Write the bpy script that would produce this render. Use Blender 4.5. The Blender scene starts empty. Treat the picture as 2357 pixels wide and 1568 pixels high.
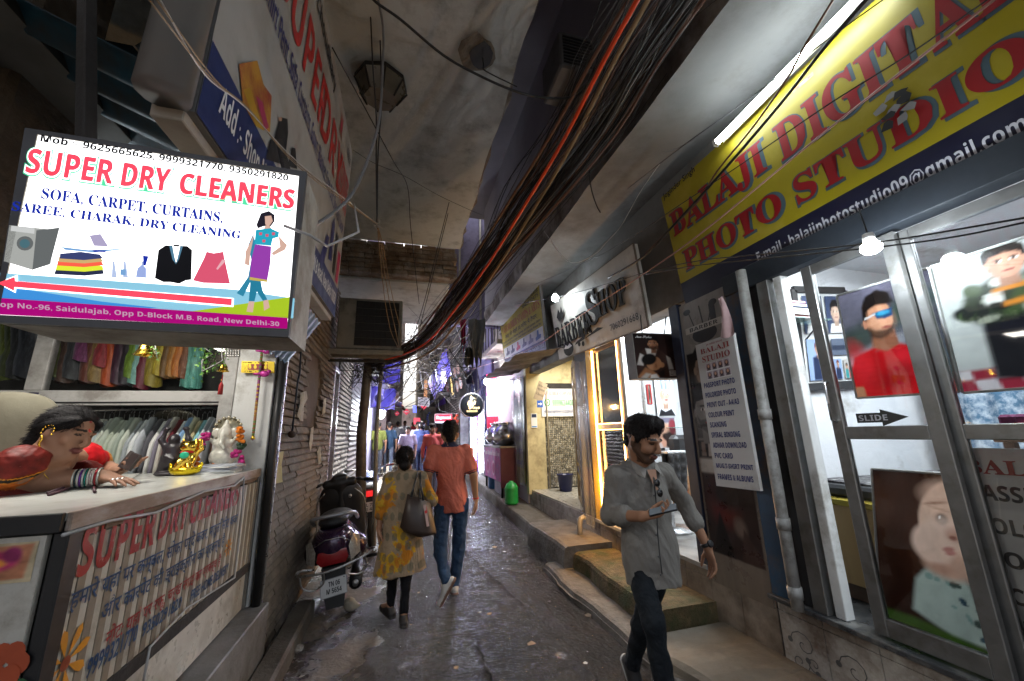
import bpy, math, random
import numpy as np
random.seed(7); rng = np.random.default_rng(7)
SC = bpy.context.scene
COL = SC.collection
# ---------------------------------------------------------------- camera, world, light, exposure
PW, PH, PF, CH = 2357.0, 1568.0, 903.5, 1.6
_y, _p, _r = [math.radians(a) for a in (15.9, 13.3, -1.44)]
FW = np.array([math.sin(_y)*math.cos(_p), math.cos(_y)*math.cos(_p), math.sin(_p)])
RT = np.array([math.cos(_y), -math.sin(_y), 0.0]); UP = np.cross(RT, FW)
RT, UP = math.cos(_r)*RT + math.sin(_r)*UP, -math.sin(_r)*RT + math.cos(_r)*UP
CP = np.array([0, 0, CH])
cam = bpy.data.cameras.new('camera'); cam_o = bpy.data.objects.new('camera', cam); COL.objects.link(cam_o)
cam.sensor_width = 36; cam.lens = 36*PF/PW; cam.clip_end = 500; cam.clip_start = .05
from mathutils import Matrix, Vector
cam_o.matrix_world = Matrix([[RT[i], UP[i], -FW[i], CP[i]] for i in range(3)] + [[0, 0, 0, 1]])
SC.camera = cam_o
SUN_EL, SUN_AZ = 62, 25
world = bpy.data.worlds.new('World'); SC.world = world; world.use_nodes = True
nt = world.node_tree; sky = nt.nodes.new('ShaderNodeTexSky'); sky.sky_type = 'NISHITA'; sky.sun_disc = False
sky.sun_elevation = math.radians(SUN_EL); sky.sun_rotation = math.radians(SUN_AZ); sky.air_density = 1.0; sky.dust_density = 9.0; sky.ozone_density = .4
hs = nt.nodes.new('ShaderNodeHueSaturation'); hs.inputs['Saturation'].default_value = .45; nt.links.new(sky.outputs[0], hs.inputs['Color']); nt.links.new(hs.outputs[0], nt.nodes['Background'].inputs[0]); nt.nodes['Background'].inputs[1].default_value = 0.15
sun = bpy.data.lights.new('sun', 'SUN'); sun.energy = 4.0; sun.angle = math.radians(2); sun.color = (1, .95, .88)
sun_o = bpy.data.objects.new('sun', sun); COL.objects.link(sun_o)
sun_o.rotation_euler = Vector((-math.sin(math.radians(SUN_AZ))*math.cos(math.radians(SUN_EL)), -math.cos(math.radians(SUN_AZ))*math.cos(math.radians(SUN_EL)), -math.sin(math.radians(SUN_EL)))).to_track_quat('-Z', 'Y').to_euler()
SC.view_settings.view_transform = 'Standard'; SC.view_settings.look = 'None'; SC.view_settings.gamma = 1
SC.view_settings.exposure = 1.75
SC.cycles.max_bounces = 8; SC.cycles.diffuse_bounces = 4; SC.cycles.glossy_bounces = 3; SC.cycles.transmission_bounces = 4
SC.cycles.transparent_max_bounces = 12; SC.cycles.caustics_reflective = False; SC.cycles.caustics_refractive = False
SC.cycles.sample_clamp_indirect = 10; SC.cycles.use_denoising = True

# authoring helpers: where a sight line of the photograph meets a real plane of the place
def ray(x, y): return (x-PW/2)/PF*RT - (y-PH/2)/PF*UP + FW
def on(ax, c, x, y):
    d = ray(x, y); i = 'XYZ'.index(ax); return CP + (c-CP[i])/d[i]*d
def oX(c, x, y): return on('X', c, x, y)
def oY(c, x, y): return on('Y', c, x, y)
def oZ(c, x, y): return on('Z', c, x, y)
def A(*a): return np.array(a, float)
def nrm(v): v = np.asarray(v, float); return v/(np.linalg.norm(v)+1e-12)

# ---------------------------------------------------------------- materials
MATS = {}
def srgb(h):
    h = h.lstrip('#'); c = [int(h[i:i+2], 16)/255 for i in (0, 2, 4)]
    return tuple(x/12.92 if x < .04045 else ((x+.055)/1.055)**2.4 for x in c)
def M(name, col=(.5, .5, .5), rough=.6, metal=0.0, var=.22, scale=5.0, bump=0.0, bscale=30.0, dirt=None, dscale=2.5, damt=.5,
      emit=0.0, alpha=1.0, trans=0.0, spec=.5, attr=None, stretch=(1, 1, 1), coat=0.0, ecol=None, sheen=0.0):
    if name in MATS: return MATS[name]
    if isinstance(col, str): col = srgb(col)
    m = bpy.data.materials.new(name); m.use_nodes = True; MATS[name] = m
    n = m.node_tree.nodes; L = m.node_tree.links.new; b = n['Principled BSDF']
    tc = n.new('ShaderNodeTexCoord'); mp = n.new('ShaderNodeMapping'); mp.inputs['Scale'].default_value = stretch
    L(tc.outputs['Object'], mp.inputs[0]); vec = mp.outputs[0]
    def noise(sc, det=5, ro=.6):
        q = n.new('ShaderNodeTexNoise'); q.inputs['Scale'].default_value = sc; q.inputs['Detail'].default_value = det
        q.inputs['Roughness'].default_value = ro; L(vec, q.inputs['Vector']); return q.outputs['Fac']
    def rgb(c):
        q = n.new('ShaderNodeRGB'); q.outputs[0].default_value = (*c[:3], 1); return q.outputs[0]
    def mix(f, a, c, mode='MIX'):
        q = n.new('ShaderNodeMix'); q.data_type = 'RGBA'; q.blend_type = mode
        if isinstance(f, float): q.inputs[0].default_value = f
        else: L(f, q.inputs[0])
        L(a, q.inputs[6]); L(c, q.inputs[7]); return q.outputs[2]
    def ramp(f, lo, hi):
        q = n.new('ShaderNodeMapRange'); q.inputs[1].default_value = lo; q.inputs[2].default_value = hi; L(f, q.inputs[0]); return q.outputs[0]
    if attr:
        q = n.new('ShaderNodeAttribute'); q.attribute_name = attr; base = q.outputs['Color']
    else: base = rgb(col)
    if var > 0:
        f = noise(scale)
        q = n.new('ShaderNodeMapRange'); q.inputs[1].default_value = .25; q.inputs[2].default_value = .75
        q.inputs[3].default_value = 1-var; q.inputs[4].default_value = 1+var; L(f, q.inputs[0])
        cmb = n.new('ShaderNodeCombineColor'); [L(q.outputs[0], cmb.inputs[i]) for i in range(3)]
        base = mix(1.0, base, cmb.outputs[0], 'MULTIPLY')
    if dirt is not None:
        f = ramp(noise(dscale, 8, .68), .62-damt*.35, .72-damt*.15)
        base = mix(f, base, rgb(srgb(dirt) if isinstance(dirt, str) else dirt))
    L(base, b.inputs['Base Color'])
    b.inputs['Metallic'].default_value = metal
    q = n.new('ShaderNodeMapRange'); q.inputs[1].default_value = .3; q.inputs[2].default_value = .7
    q.inputs[3].default_value = max(.02, rough-.1*min(1, rough*2)); q.inputs[4].default_value = min(1, rough+.12*min(1, rough*2)); L(noise(scale*1.7, 3), q.inputs[0])
    L(q.outputs[0], b.inputs['Roughness'])
    b.inputs['Specular IOR Level'].default_value = spec
    if coat: b.inputs['Coat Weight'].default_value = coat; b.inputs['Coat Roughness'].default_value = .08
    if bump > 0:
        q = n.new('ShaderNodeBump'); q.inputs['Strength'].default_value = bump; q.inputs['Distance'].default_value = .02
        L(noise(bscale, 6, .62), q.inputs['Height']); L(q.outputs[0], b.inputs['Normal'])
    if emit > 0:
        if ecol is not None: b.inputs['Emission Color'].default_value = (*ecol, 1)
        else: L(base, b.inputs['Emission Color'])
        b.inputs['Emission Strength'].default_value = emit
    if alpha < 1: b.inputs['Alpha'].default_value = alpha
    if trans > 0: b.inputs['Transmission Weight'].default_value = trans
    if sheen: b.inputs['Sheen Weight'].default_value = sheen
    return m
def glass_mat(name, tint=(.9, .95, .95), refl=.12, rough=.03):
    if name in MATS: return MATS[name]
    m = bpy.data.materials.new(name); m.use_nodes = True; MATS[name] = m
    n = m.node_tree.nodes; L = m.node_tree.links.new
    n.remove(n['Principled BSDF']); t = n.new('ShaderNodeBsdfTransparent'); t.inputs[0].default_value = (*tint, 1)
    g = n.new('ShaderNodeBsdfGlossy'); g.inputs['Roughness'].default_value = rough
    lw = n.new('ShaderNodeFresnel'); lw.inputs[0].default_value = 1.45
    mr = n.new('ShaderNodeMapRange'); mr.inputs[3].default_value = refl*.5; mr.inputs[4].default_value = min(1., refl*.5+.9); L(lw.outputs[0], mr.inputs[0])
    mx = n.new('ShaderNodeMixShader'); L(mr.outputs[0], mx.inputs[0]); L(t.outputs[0], mx.inputs[1]); L(g.outputs[0], mx.inputs[2])
    L(mx.outputs[0], n['Material Output'].inputs[0]); return m

# ---------------------------------------------------------------- mesh builder
STY = {'serif': (0x1D400, 0x1D41A, 0x1D7CE), 'sans': (0x1D5D4, 0x1D5EE, 0x1D7EC), 'ital': (0x1D468, 0x1D482, 0x1D7CE), 'script': (0x1D4D0, 0x1D4EA, 0)}
def styled(s, st):
    if st not in STY: return s
    u, l, d = STY[st]; o = ''
    for c in s:
        if 'A' <= c <= 'Z': o += chr(u+ord(c)-65)
        elif 'a' <= c <= 'z': o += chr(l+ord(c)-97)
        elif '0' <= c <= '9' and d: o += chr(d+ord(c)-48)
        else: o += c
    return o
_TX = {}; _TS = {}
def text_mesh(s, st='plain', bold=0.0, res=2):
    k = (s, st, bold, res)
    if k in _TX: return _TX[k]
    c = bpy.data.curves.new('t', 'FONT'); c.body = styled(s, st); c.resolution_u = res; c.offset = bold
    o = bpy.data.objects.new('t', c); COL.objects.link(o); bpy.context.view_layer.update()
    me = o.evaluated_get(bpy.context.evaluated_depsgraph_get()).to_mesh()
    v = np.array([tuple(x.co) for x in me.vertices]).reshape(-1, 3); f = [tuple(p.vertices) for p in me.polygons]
    bpy.data.objects.remove(o); bpy.data.curves.remove(c)
    if len(v):
        lo = v.min(0); hi = v.max(0); _TS[k] = (hi-lo)[:2]; asp = (hi[0]-lo[0])/max(1e-6, hi[1]-lo[1]); v = (v-lo)/np.maximum(hi-lo, 1e-6)
    else: asp = 1
    _TX[k] = (v[:, :2] if len(v) else v, f, asp); return _TX[k]

class MB:
    def __init__(s): s.v = []; s.f = []; s.mi = []; s.sm = []; s.mats = []; s.T = None
    def _m(s, m):
        if m not in s.mats: s.mats.append(m)
        return s.mats.index(m)
    def add(s, vs, fs, m, smooth=False):
        o = len(s.v); vs = np.asarray(vs, float)
        if s.T is not None: vs = vs @ s.T[:3, :3].T + s.T[:3, 3]
        s.v.extend(vs.tolist()); k = s._m(m)
        for f in fs: s.f.append([i+o for i in f]); s.mi.append(k); s.sm.append(smooth)
        return s
    def frame(s, o, x, y, z, h, m, ch=.004):   # chamfered box, centre o, unit axes x y z, half sizes h
        o, x, y, z = map(np.asarray, (o, x, y, z)); h = np.array(h, float); c = min(ch, h.min()*.6)
        V = []; idx = {}
        for sx in (-1, 1):
            for sy in (-1, 1):
                for sz in (-1, 1):
                    for a in range(3):
                        q = h.copy(); q -= c; q[a] += c
                        p = np.array([sx, sy, sz])*q; idx[(sx, sy, sz, a)] = len(V); V.append(o+p[0]*x+p[1]*y+p[2]*z)
        F = []
        for a in range(3):
            b, d = (a+1) % 3, (a+2) % 3
            for sg in (-1, 1):
                q = []
                for sb, sd in ((-1, -1), (1, -1), (1, 1), (-1, 1)):
                    t = [0, 0, 0]; t[a] = sg; t[b] = sb; t[d] = sd; q.append(idx[(*t, a)])
                F.append(q if sg > 0 else q[::-1])
            for sb in (-1, 1):
                for sd in (-1, 1):
                    t0 = [0, 0, 0]; t0[a] = -1; t0[b] = sb; t0[d] = sd; t1 = list(t0); t1[a] = 1
                    q = [idx[(*t0, b)], idx[(*t1, b)], idx[(*t1, d)], idx[(*t0, d)]]
                    F.append(q if sb*sd < 0 else q[::-1])
        for sx in (-1, 1):
            for sy in (-1, 1):
                for sz in (-1, 1):
                    q = [idx[(sx, sy, sz, a)] for a in range(3)]; F.append(q if sx*sy*sz > 0 else q[::-1])
        return s.add(V, F, m)
    def bx(s, x0, x1, y0, y1, z0, z1, m, ch=.004):
        return s.frame(((x0+x1)/2, (y0+y1)/2, (z0+z1)/2), (1, 0, 0), (0, 1, 0), (0, 0, 1), (abs(x1-x0)/2, abs(y1-y0)/2, abs(z1-z0)/2), m, ch)
    def beam(s, a, b, w, h, m, up=(0, 0, 1), ch=.003):
        a, b = np.asarray(a, float), np.asarray(b, float); d = nrm(b-a); x = np.cross(up, d)
        x = nrm(x) if np.linalg.norm(x) > 1e-4 else A(1, 0, 0); z = np.cross(d, x)
        return s.frame((a+b)/2, x, d, z, (w/2, np.linalg.norm(b-a)/2, h/2), m, ch)
    def tube(s, pts, r, m, n=6, cap=True, smooth=True):
        P = np.asarray(pts, float); k = len(P); rr = np.broadcast_to(np.asarray(r, float), (k,))
        T = np.gradient(P, axis=0); T /= np.linalg.norm(T, axis=1)[:, None]+1e-12
        u = np.cross(T[0], (0, 0, 1)); u = nrm(u) if np.linalg.norm(u) > .05 else nrm(np.cross(T[0], (1, 0, 0)))
        V = []; an = np.arange(n)*2*math.pi/n
        for i in range(k):
            u = nrm(u-T[i]*(u@T[i])); w = np.cross(T[i], u)
            V.append(P[i]+rr[i]*(np.cos(an)[:, None]*u+np.sin(an)[:, None]*w))
        F = [[i*n+j, i*n+(j+1) % n, (i+1)*n+(j+1) % n, (i+1)*n+j] for i in range(k-1) for j in range(n)]
        if cap: F += [list(range(n))[::-1], [(k-1)*n+j for j in range(n)]]
        return s.add(np.concatenate(V), F, m, smooth)
    def lathe(s, prof, o, m, n=20, ax=(0, 0, 1), smooth=True, cap=True):
        o = np.asarray(o, float); a = nrm(ax); x = nrm(np.cross(a, (1, 0, 0)) if abs(a[0]) < .9 else np.cross(a, (0, 1, 0))); y = np.cross(a, x)
        an = np.arange(n)*2*math.pi/n; V = []
        for r, z in prof: V.append(o+a*z+r*(np.cos(an)[:, None]*x+np.sin(an)[:, None]*y))
        k = len(prof); F = [[i*n+j, i*n+(j+1) % n, (i+1)*n+(j+1) % n, (i+1)*n+j] for i in range(k-1) for j in range(n)]
        if cap: F += [list(range(n))[::-1], [(k-1)*n+j for j in range(n)]]
        return s.add(np.concatenate(V), F, m, smooth)
    def ell(s, c, r, m, R=None, nu=14, nv=9):
        V = []; c = np.asarray(c, float)
        for i in range(nv+1):
            t = math.pi*i/nv
            for j in range(nu):
                p = 2*math.pi*j/nu; V.append((math.sin(t)*math.cos(p)*r[0], math.sin(t)*math.sin(p)*r[1], -math.cos(t)*r[2]))
        V = np.array(V); V = (V if R is None else V@np.asarray(R).T)+c
        F = [[i*nu+j, i*nu+(j+1) % nu, (i+1)*nu+(j+1) % nu, (i+1)*nu+j] for i in range(nv) for j in range(nu)]
        return s.add(V, F, m, True)
    def loft(s, rings, m, smooth=True, cap=True, closed=True):
        n = len(rings[0]); k = len(rings); V = np.concatenate([np.asarray(r, float) for r in rings])
        F = [[i*n+j, i*n+(j+1) % n, (i+1)*n+(j+1) % n, (i+1)*n+j] for i in range(k-1) for j in range(n if closed else n-1)]
        if cap and closed: F += [list(range(n))[::-1], [(k-1)*n+j for j in range(n)]]
        return s.add(V, F, m, smooth)
    def sheet(s, fn, nu, nv, m, smooth=True, th=0.0):
        V = [fn(i/nu, j/nv) for j in range(nv+1) for i in range(nu+1)]; w = nu+1
        F = [[j*w+i, j*w+i+1, (j+1)*w+i+1, (j+1)*w+i] for j in range(nv) for i in range(nu)]
        return s.add(V, F, m, smooth)
    def poly(s, pts, m): return s.add(pts, [list(range(len(pts)))], m)
    def build(s, name, parent=None, loc=None):
        return mesh_obj(name, np.array(s.v), s.f, s.mats, parent, loc, s.mi, s.sm)

def mesh_obj(name, V, F, mats, parent=None, loc=None, mi=None, sm=None, cols=None, smooth=False):
    me = bpy.data.meshes.new(name); V = np.asarray(V, float).reshape(-1, 3)
    base = np.array(parent['_o']) if (parent is not None) else (np.asarray(loc, float) if loc is not None else (A(V[:, 0].mean(), V[:, 1].mean(), V[:, 2].min()) if len(V) else np.zeros(3)))
    me.from_pydata((V-base).tolist(), [], [list(map(int, f)) for f in F])
    for m in (mats if isinstance(mats, list) else [mats]): me.materials.append(m)
    if mi is not None: me.polygons.foreach_set('material_index', mi)
    if sm is not None: me.polygons.foreach_set('use_smooth', sm)
    elif smooth: me.polygons.foreach_set('use_smooth', [True]*len(F))
    if cols is not None:
        a = me.color_attributes.new('Col', 'FLOAT_COLOR', 'POINT')
        a.data.foreach_set('color', np.concatenate([np.asarray(cols), np.ones((len(cols), 1))], 1).astype(np.float32).ravel())
    me.update()
    o = bpy.data.objects.new(name, me); COL.objects.link(o); o['_o'] = base.tolist()
    if parent is not None: o.parent = parent
    else: o.location = base
    return o
def tag(o, label, cat=None, group=None, kind=None):
    if label: o['label'] = label
    if cat: o['category'] = cat
    if group: o['group'] = group
    if kind: o['kind'] = kind
    return o
def T(name, label, cat, loc, group=None):
    o = bpy.data.objects.new(name, None); COL.objects.link(o); o.location = loc; o.empty_display_size = .1; o['_o'] = [float(x) for x in loc]
    return tag(o, label, cat, group)

# flat things: a plane frame, u right, v up, seen from its front
class Q:
    def __init__(s, bl, br, tl):
        s.o = np.asarray(bl, float); s.U = np.asarray(br, float)-s.o; s.V = np.asarray(tl, float)-s.o; s.N = nrm(np.cross(s.U, s.V))
        s.w = np.linalg.norm(s.U); s.h = np.linalg.norm(s.V)
    def p(s, u, v, h=0.0): return s.o+u*s.U+v*s.V+h*s.N
    def uv(s, x, y):
        d = ray(x, y); t = ((s.o-CP)@s.N)/(d@s.N); q = CP+t*d-s.o
        G = np.array([[s.U@s.U, s.U@s.V], [s.U@s.V, s.V@s.V]]); return np.linalg.solve(G, [q@s.U, q@s.V])
    def poly(s, mb, pts, m, h=.002): mb.poly([s.p(u, v, h) for u, v in pts], m)
    def rect(s, mb, u0, v0, u1, v1, m, h=.002): s.poly(mb, [(u0, v0), (u1, v0), (u1, v1), (u0, v1)], m, h)
    def disc(s, mb, u, v, ru, rv, m, h=.002, n=24, a0=0, a1=2*math.pi):
        s.poly(mb, [(u+ru*math.cos(a0+(a1-a0)*i/n), v+rv*math.sin(a0+(a1-a0)*i/n)) for i in range(n)], m, h)
    def line(s, mb, pts, w, m, h=.002):       # polyline of width w (metres)
        P = [s.p(u, v, h) for u, v in pts]
        for a, b in zip(P[:-1], P[1:]):
            d = nrm(b-a); x = np.cross(s.N, d)*w/2; mb.poly([a-x, b-x, b+x, a+x], m)
    def text(s, mb, t, u0, v0, u1, v1, m, st='sans', h=.003, bold=0.0, res=2, skew=0.0, fit=True, dep=0.0):
        v, f, asp = text_mesh(t, st, bold, res)
        if not len(v): return
        if not fit:
            w = asp*(v1-v0)*s.h/s.w; u1 = u0+min(w, u1-u0)
        P = np.array([s.p(u0+a*(u1-u0)+skew*b*(v1-v0), v0+b*(v1-v0), h) for a, b in v])
        mb.add(P, f, m)
        if dep > 0:
            n = len(P); ed = {}
            for q in f:
                for a, b in zip(q, q[1:]+q[:1]): ed[(a, b)] = ed.get((a, b), 0)+1
            mb.add(np.concatenate([P, P-dep*s.N]), [[a, b, b+n, a+n] for (a, b) in ed if (b, a) not in ed], m)
    def tx(s, mb, t, x0, y0, x1, y1, m, **k):  # corners given by sight lines: lower left, upper right
        a, b = s.uv(x0, y0), s.uv(x1, y1); s.text(mb, t, min(a[0], b[0]), min(a[1], b[1]), max(a[0], b[0]), max(a[1], b[1]), m, **k)
    def board(s, mb, m, th=.02, back=None, h=0.0, ch=.003):
        c = [s.p(u, v, k) for k in (h, h-th) for u, v in ((0, 0), (1, 0), (1, 1), (0, 1))]; mb.add(c, [[0, 1, 2, 3], [7, 6, 5, 4], [1, 0, 4, 5], [2, 1, 5, 6], [3, 2, 6, 7], [0, 3, 7, 4]], m)
    def frame(s, mb, m, w=.03, th=.03, h=0.0):
        for (a, b) in (((0, 0), (1, 0)), ((0, 1), (1, 1)), ((0, 0), (0, 1)), ((1, 0), (1, 1))):
            mb.beam(s.p(*a, h), s.p(*b, h), w, th, m, up=s.N)

# printed pictures: painted on a small grid and stored as the print's own colours
class Canvas:
    def __init__(s, w, h, col):
        s.w, s.h = w, h; s.a = np.empty((h+1, w+1, 3)); s.a[:] = srgb(col) if isinstance(col, str) else col
        y, x = np.mgrid[0:h+1, 0:w+1]; s.X = x/w; s.Y = y/h
    def put(s, mask, col):
        c = np.array(srgb(col) if isinstance(col, str) else col); s.a += mask[..., None]*(c-s.a)
    def ell(s, cx, cy, rx, ry, col, soft=.15, rot=0.0, op=1.0):
        dx, dy = (s.X-cx), (s.Y-cy)*s.h/s.w; c, n = math.cos(rot), math.sin(rot); x = c*dx+n*dy; y = -n*dx+c*dy
        d = np.sqrt((x/rx)**2+(y/(ry*s.h/s.w))**2); s.put(op*np.clip((1-d)/soft+.5, 0, 1), col)
    def poly(s, pts, col, soft=1.0, op=1.0):
        P = np.array(pts, float); ins = np.zeros_like(s.X, bool); dm = np.full_like(s.X, 9.0)
        for (x0, y0), (x1, y1) in zip(P, np.roll(P, -1, 0)):
            c = ((y0 > s.Y) != (y1 > s.Y)) & (s.X < (x1-x0)*(s.Y-y0)/((y1-y0) if y1 != y0 else 1e-9)+x0); ins ^= c
            ex, ey = (x1-x0)*s.w, (y1-y0)*s.h; t = np.clip(((s.X-x0)*s.w*ex+(s.Y-y0)*s.h*ey)/(ex*ex+ey*ey+1e-9), 0, 1)
            dm = np.minimum(dm, np.hypot((s.X-x0)*s.w-t*ex, (s.Y-y0)*s.h-t*ey))
        s.put(op*np.clip(np.where(ins, dm, -dm)/soft+.5, 0, 1), col)
    def grad(s, c0, c1, vert=True, op=1.0):
        t = (s.Y if vert else s.X)[..., None]; s.a += op*(np.array(srgb(c0))*(1-t)+np.array(srgb(c1))*t-s.a)
    def shift(s, x0, x1, sx, sy):
        i = np.clip(((s.X-x1)/sx+x0)*s.w, 0, s.w).astype(int); j = np.clip((s.Y/sy)*s.h, 0, s.h).astype(int); s.a = s.a[j, i]
    def noise(s, amt, sc=8, seed=0):
        g = np.random.default_rng(seed); z = np.zeros_like(s.X)
        for o in range(4):
            k = int(sc*2**o); q = g.random((k+2, k+2)); fx = s.X*k; fy = s.Y*k; i = fx.astype(int); j = fy.astype(int); tx, ty = fx-i, fy-j
            z += (q[j, i]*(1-tx)*(1-ty)+q[j, i+1]*tx*(1-ty)+q[j+1, i]*(1-tx)*ty+q[j+1, i+1]*tx*ty-.5)/2**o
        s.a *= (1+amt*z*2)[..., None]
    def face(s, cx, cy, r, skin, hair='#120d0b', turn=0.0, tilt=0.0, beard=0, smile=True, hairtop=1.0, female=False):
        q = s.w/s.h; t = turn*r
        dk = tuple(x*.62 for x in srgb(skin)); lt = tuple(min(1, x*1.25) for x in srgb(skin))
        s.ell(cx, cy+r*.38*q, r*1.06, r*1.25*q, hair, .12) if hairtop > 0 else None
        if female: s.poly([(cx-r*1.1, cy+r*.5*q), (cx-r*1.25, cy-r*1.6*q), (cx-r*.5, cy-r*1.7*q), (cx, cy), (cx+r*.5, cy-r*1.7*q), (cx+r*1.25, cy-r*1.6*q), (cx+r*1.1, cy+r*.5*q)], hair)
        s.poly([(cx-r*.45, cy-r*.6*q), (cx-r*.5, cy-r*1.7*q), (cx+r*.5, cy-r*1.7*q), (cx+r*.45, cy-r*.6*q)], dk)
        s.ell(cx, cy, r*.84, r*1.12*q, skin, .14); s.ell(cx+t*.5-r*.2, cy+r*.1*q, r*.4, r*.6*q, lt, 1.2, op=.6)
        s.ell(cx-np.sign(turn or 1)*r*.6, cy-r*.1*q, r*.3, r*.9*q, dk, 1.2, op=.6)
        if beard: s.poly([(cx-r*.8, cy-r*.1*q), (cx-r*.6, cy-r*.85*q), (cx, cy-r*1.18*q), (cx+r*.6, cy-r*.85*q), (cx+r*.8, cy-r*.1*q), (cx+r*.5, cy-r*.42*q), (cx, cy-r*.36*q), (cx-r*.5, cy-r*.42*q)], hair, 2, beard)
        for sg in (-1, 1):
            ex = cx+sg*r*.36+t*.35; s.ell(ex, cy+r*.16*q, r*.17, r*.085*q, '#e8e0d8', .3); s.ell(ex, cy+r*.16*q, r*.085, r*.09*q, '#1a0f0a', .3)
            s.ell(ex, cy+r*.36*q, r*.24, r*.06*q, hair, .6, op=.85)
        s.ell(cx+t*.5, cy-r*.2*q, r*.17, r*.1*q, dk, .9, op=.7); s.ell(cx+t*.4, cy-r*.55*q, r*.3, r*.085*q, '#8c3f3a', .5)
        if smile: s.ell(cx+t*.4, cy-r*.53*q, r*.22, r*.045*q, '#f4efe8', .4)
        if hairtop > 0: s.poly([(cx-r*.95, cy+r*.2*q), (cx-r*.7, cy+r*.62*q), (cx+r*.1, cy+r*.75*q), (cx+r*.75, cy+r*.6*q), (cx+r*.95, cy+r*.2*q), (cx+r*1.02, cy+r*1.0*q), (cx+r*.5, cy+r*(1.25+.2*hairtop)*q), (cx-r*.5, cy+r*(1.3+.2*hairtop)*q), (cx-r*1.02, cy+r*1.0*q)], hair)
        for sg in (-1, 1): s.ell(cx+sg*r*.88, cy-r*.02*q, r*.12, r*.24*q, skin, .3)
PRINT = None
def printed(name, q, cv, parent=None, h=.003, u0=0, v0=0, u1=1, v1=1, bulge=0.0, m=None):
    m = m or M('printed picture', attr='Col', rough=.32, var=.05, spec=.4)
    V = [q.p(u0+(u1-u0)*i/cv.w, v0+(v1-v0)*j/cv.h, h+bulge*math.sin(7*i/cv.w+3*j/cv.h)) for j in range(cv.h+1) for i in range(cv.w+1)]; w = cv.w+1
    F = [[j*w+i, j*w+i+1, (j+1)*w+i+1, (j+1)*w+i] for j in range(cv.h) for i in range(cv.w)]
    return mesh_obj(name, V, F, m, parent, cols=np.clip(cv.a.reshape(-1, 3), 0, 1), smooth=True)
# ---------------------------------------------------------------- bodies: one smooth skin grown round tapered limbs
def nets(D, o, res):
    S = D < 0; nx, ny, nz = D.shape
    c = [(i, j, k) for i in (0, 1) for j in (0, 1) for k in (0, 1)]
    sl = lambda X, t: X[t[0]:nx-1+t[0], t[1]:ny-1+t[1], t[2]:nz-1+t[2]]
    cnt = sum(sl(S, t).astype(np.int8) for t in c); idx = np.argwhere((cnt > 0) & (cnt < 8))
    if not len(idx): return np.zeros((0, 3)), np.zeros((0, 4), int)
    val = {t: D[idx[:, 0]+t[0], idx[:, 1]+t[1], idx[:, 2]+t[2]] for t in c}
    acc = np.zeros((len(idx), 3)); n = np.zeros(len(idx))
    for a in range(3):
        for t in c:
            if t[a]: continue
            t2 = tuple(x+(1 if q == a else 0) for q, x in enumerate(t)); d0, d1 = val[t], val[t2]; m = (d0 < 0) != (d1 < 0)
            f = np.where(m, d0/np.where(m, d0-d1, 1), 0); p = np.tile(np.array(t, float), (len(idx), 1)); p[:, a] += f
            acc += p*m[:, None]; n += m
    V = (idx+acc/n[:, None])*res+o
    vid = np.full((nx-1, ny-1, nz-1), -1, np.int64); vid[idx[:, 0], idx[:, 1], idx[:, 2]] = np.arange(len(idx))
    Fs = []
    for a in range(3):
        b, d = (a+1) % 3, (a+2) % 3
        s0 = [slice(None)]*3; s1 = [slice(None)]*3; s0[a] = slice(0, -1); s1[a] = slice(1, None)
        A0, A1 = S[tuple(s0)], S[tuple(s1)]
        e = np.argwhere(A0 != A1); e = e[(e[:, b] > 0) & (e[:, d] > 0) & (e[:, b] < D.shape[b]-1) & (e[:, d] < D.shape[d]-1)]
        if not len(e): continue
        q = []
        for ob, od in ((1, 1), (0, 1), (0, 0), (1, 0)):
            g = e.copy(); g[:, b] -= ob; g[:, d] -= od; q.append(vid[g[:, 0], g[:, 1], g[:, 2]])
        q = np.stack(q, 1); flip = ~A0[e[:, 0], e[:, 1], e[:, 2]]; q[flip] = q[flip][:, ::-1]
        Fs.append(q[(q >= 0).all(1)])
    return V, np.concatenate(Fs)
def rot_frame(y, z):
    y = nrm(y); z = np.asarray(z, float); z = nrm(z-y*(z@y)); return np.stack([np.cross(y, z), y, z], 1)
def fbm(P, f, seed=0):
    g = np.random.default_rng(seed); s = np.zeros(len(P)); W = P.copy()
    for o in range(4):
        d = g.normal(size=(3, 3)); d /= np.linalg.norm(d, axis=1)[:, None]
        for r in range(3): s += np.sin(W@d[r]*f*1.9**o*6.28+g.random()*6.28)/1.8**o/3
        W = W+.12/f*np.sin(W[:, [1, 2, 0]]*f*6.28*1.3**o)
    return s
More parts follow.
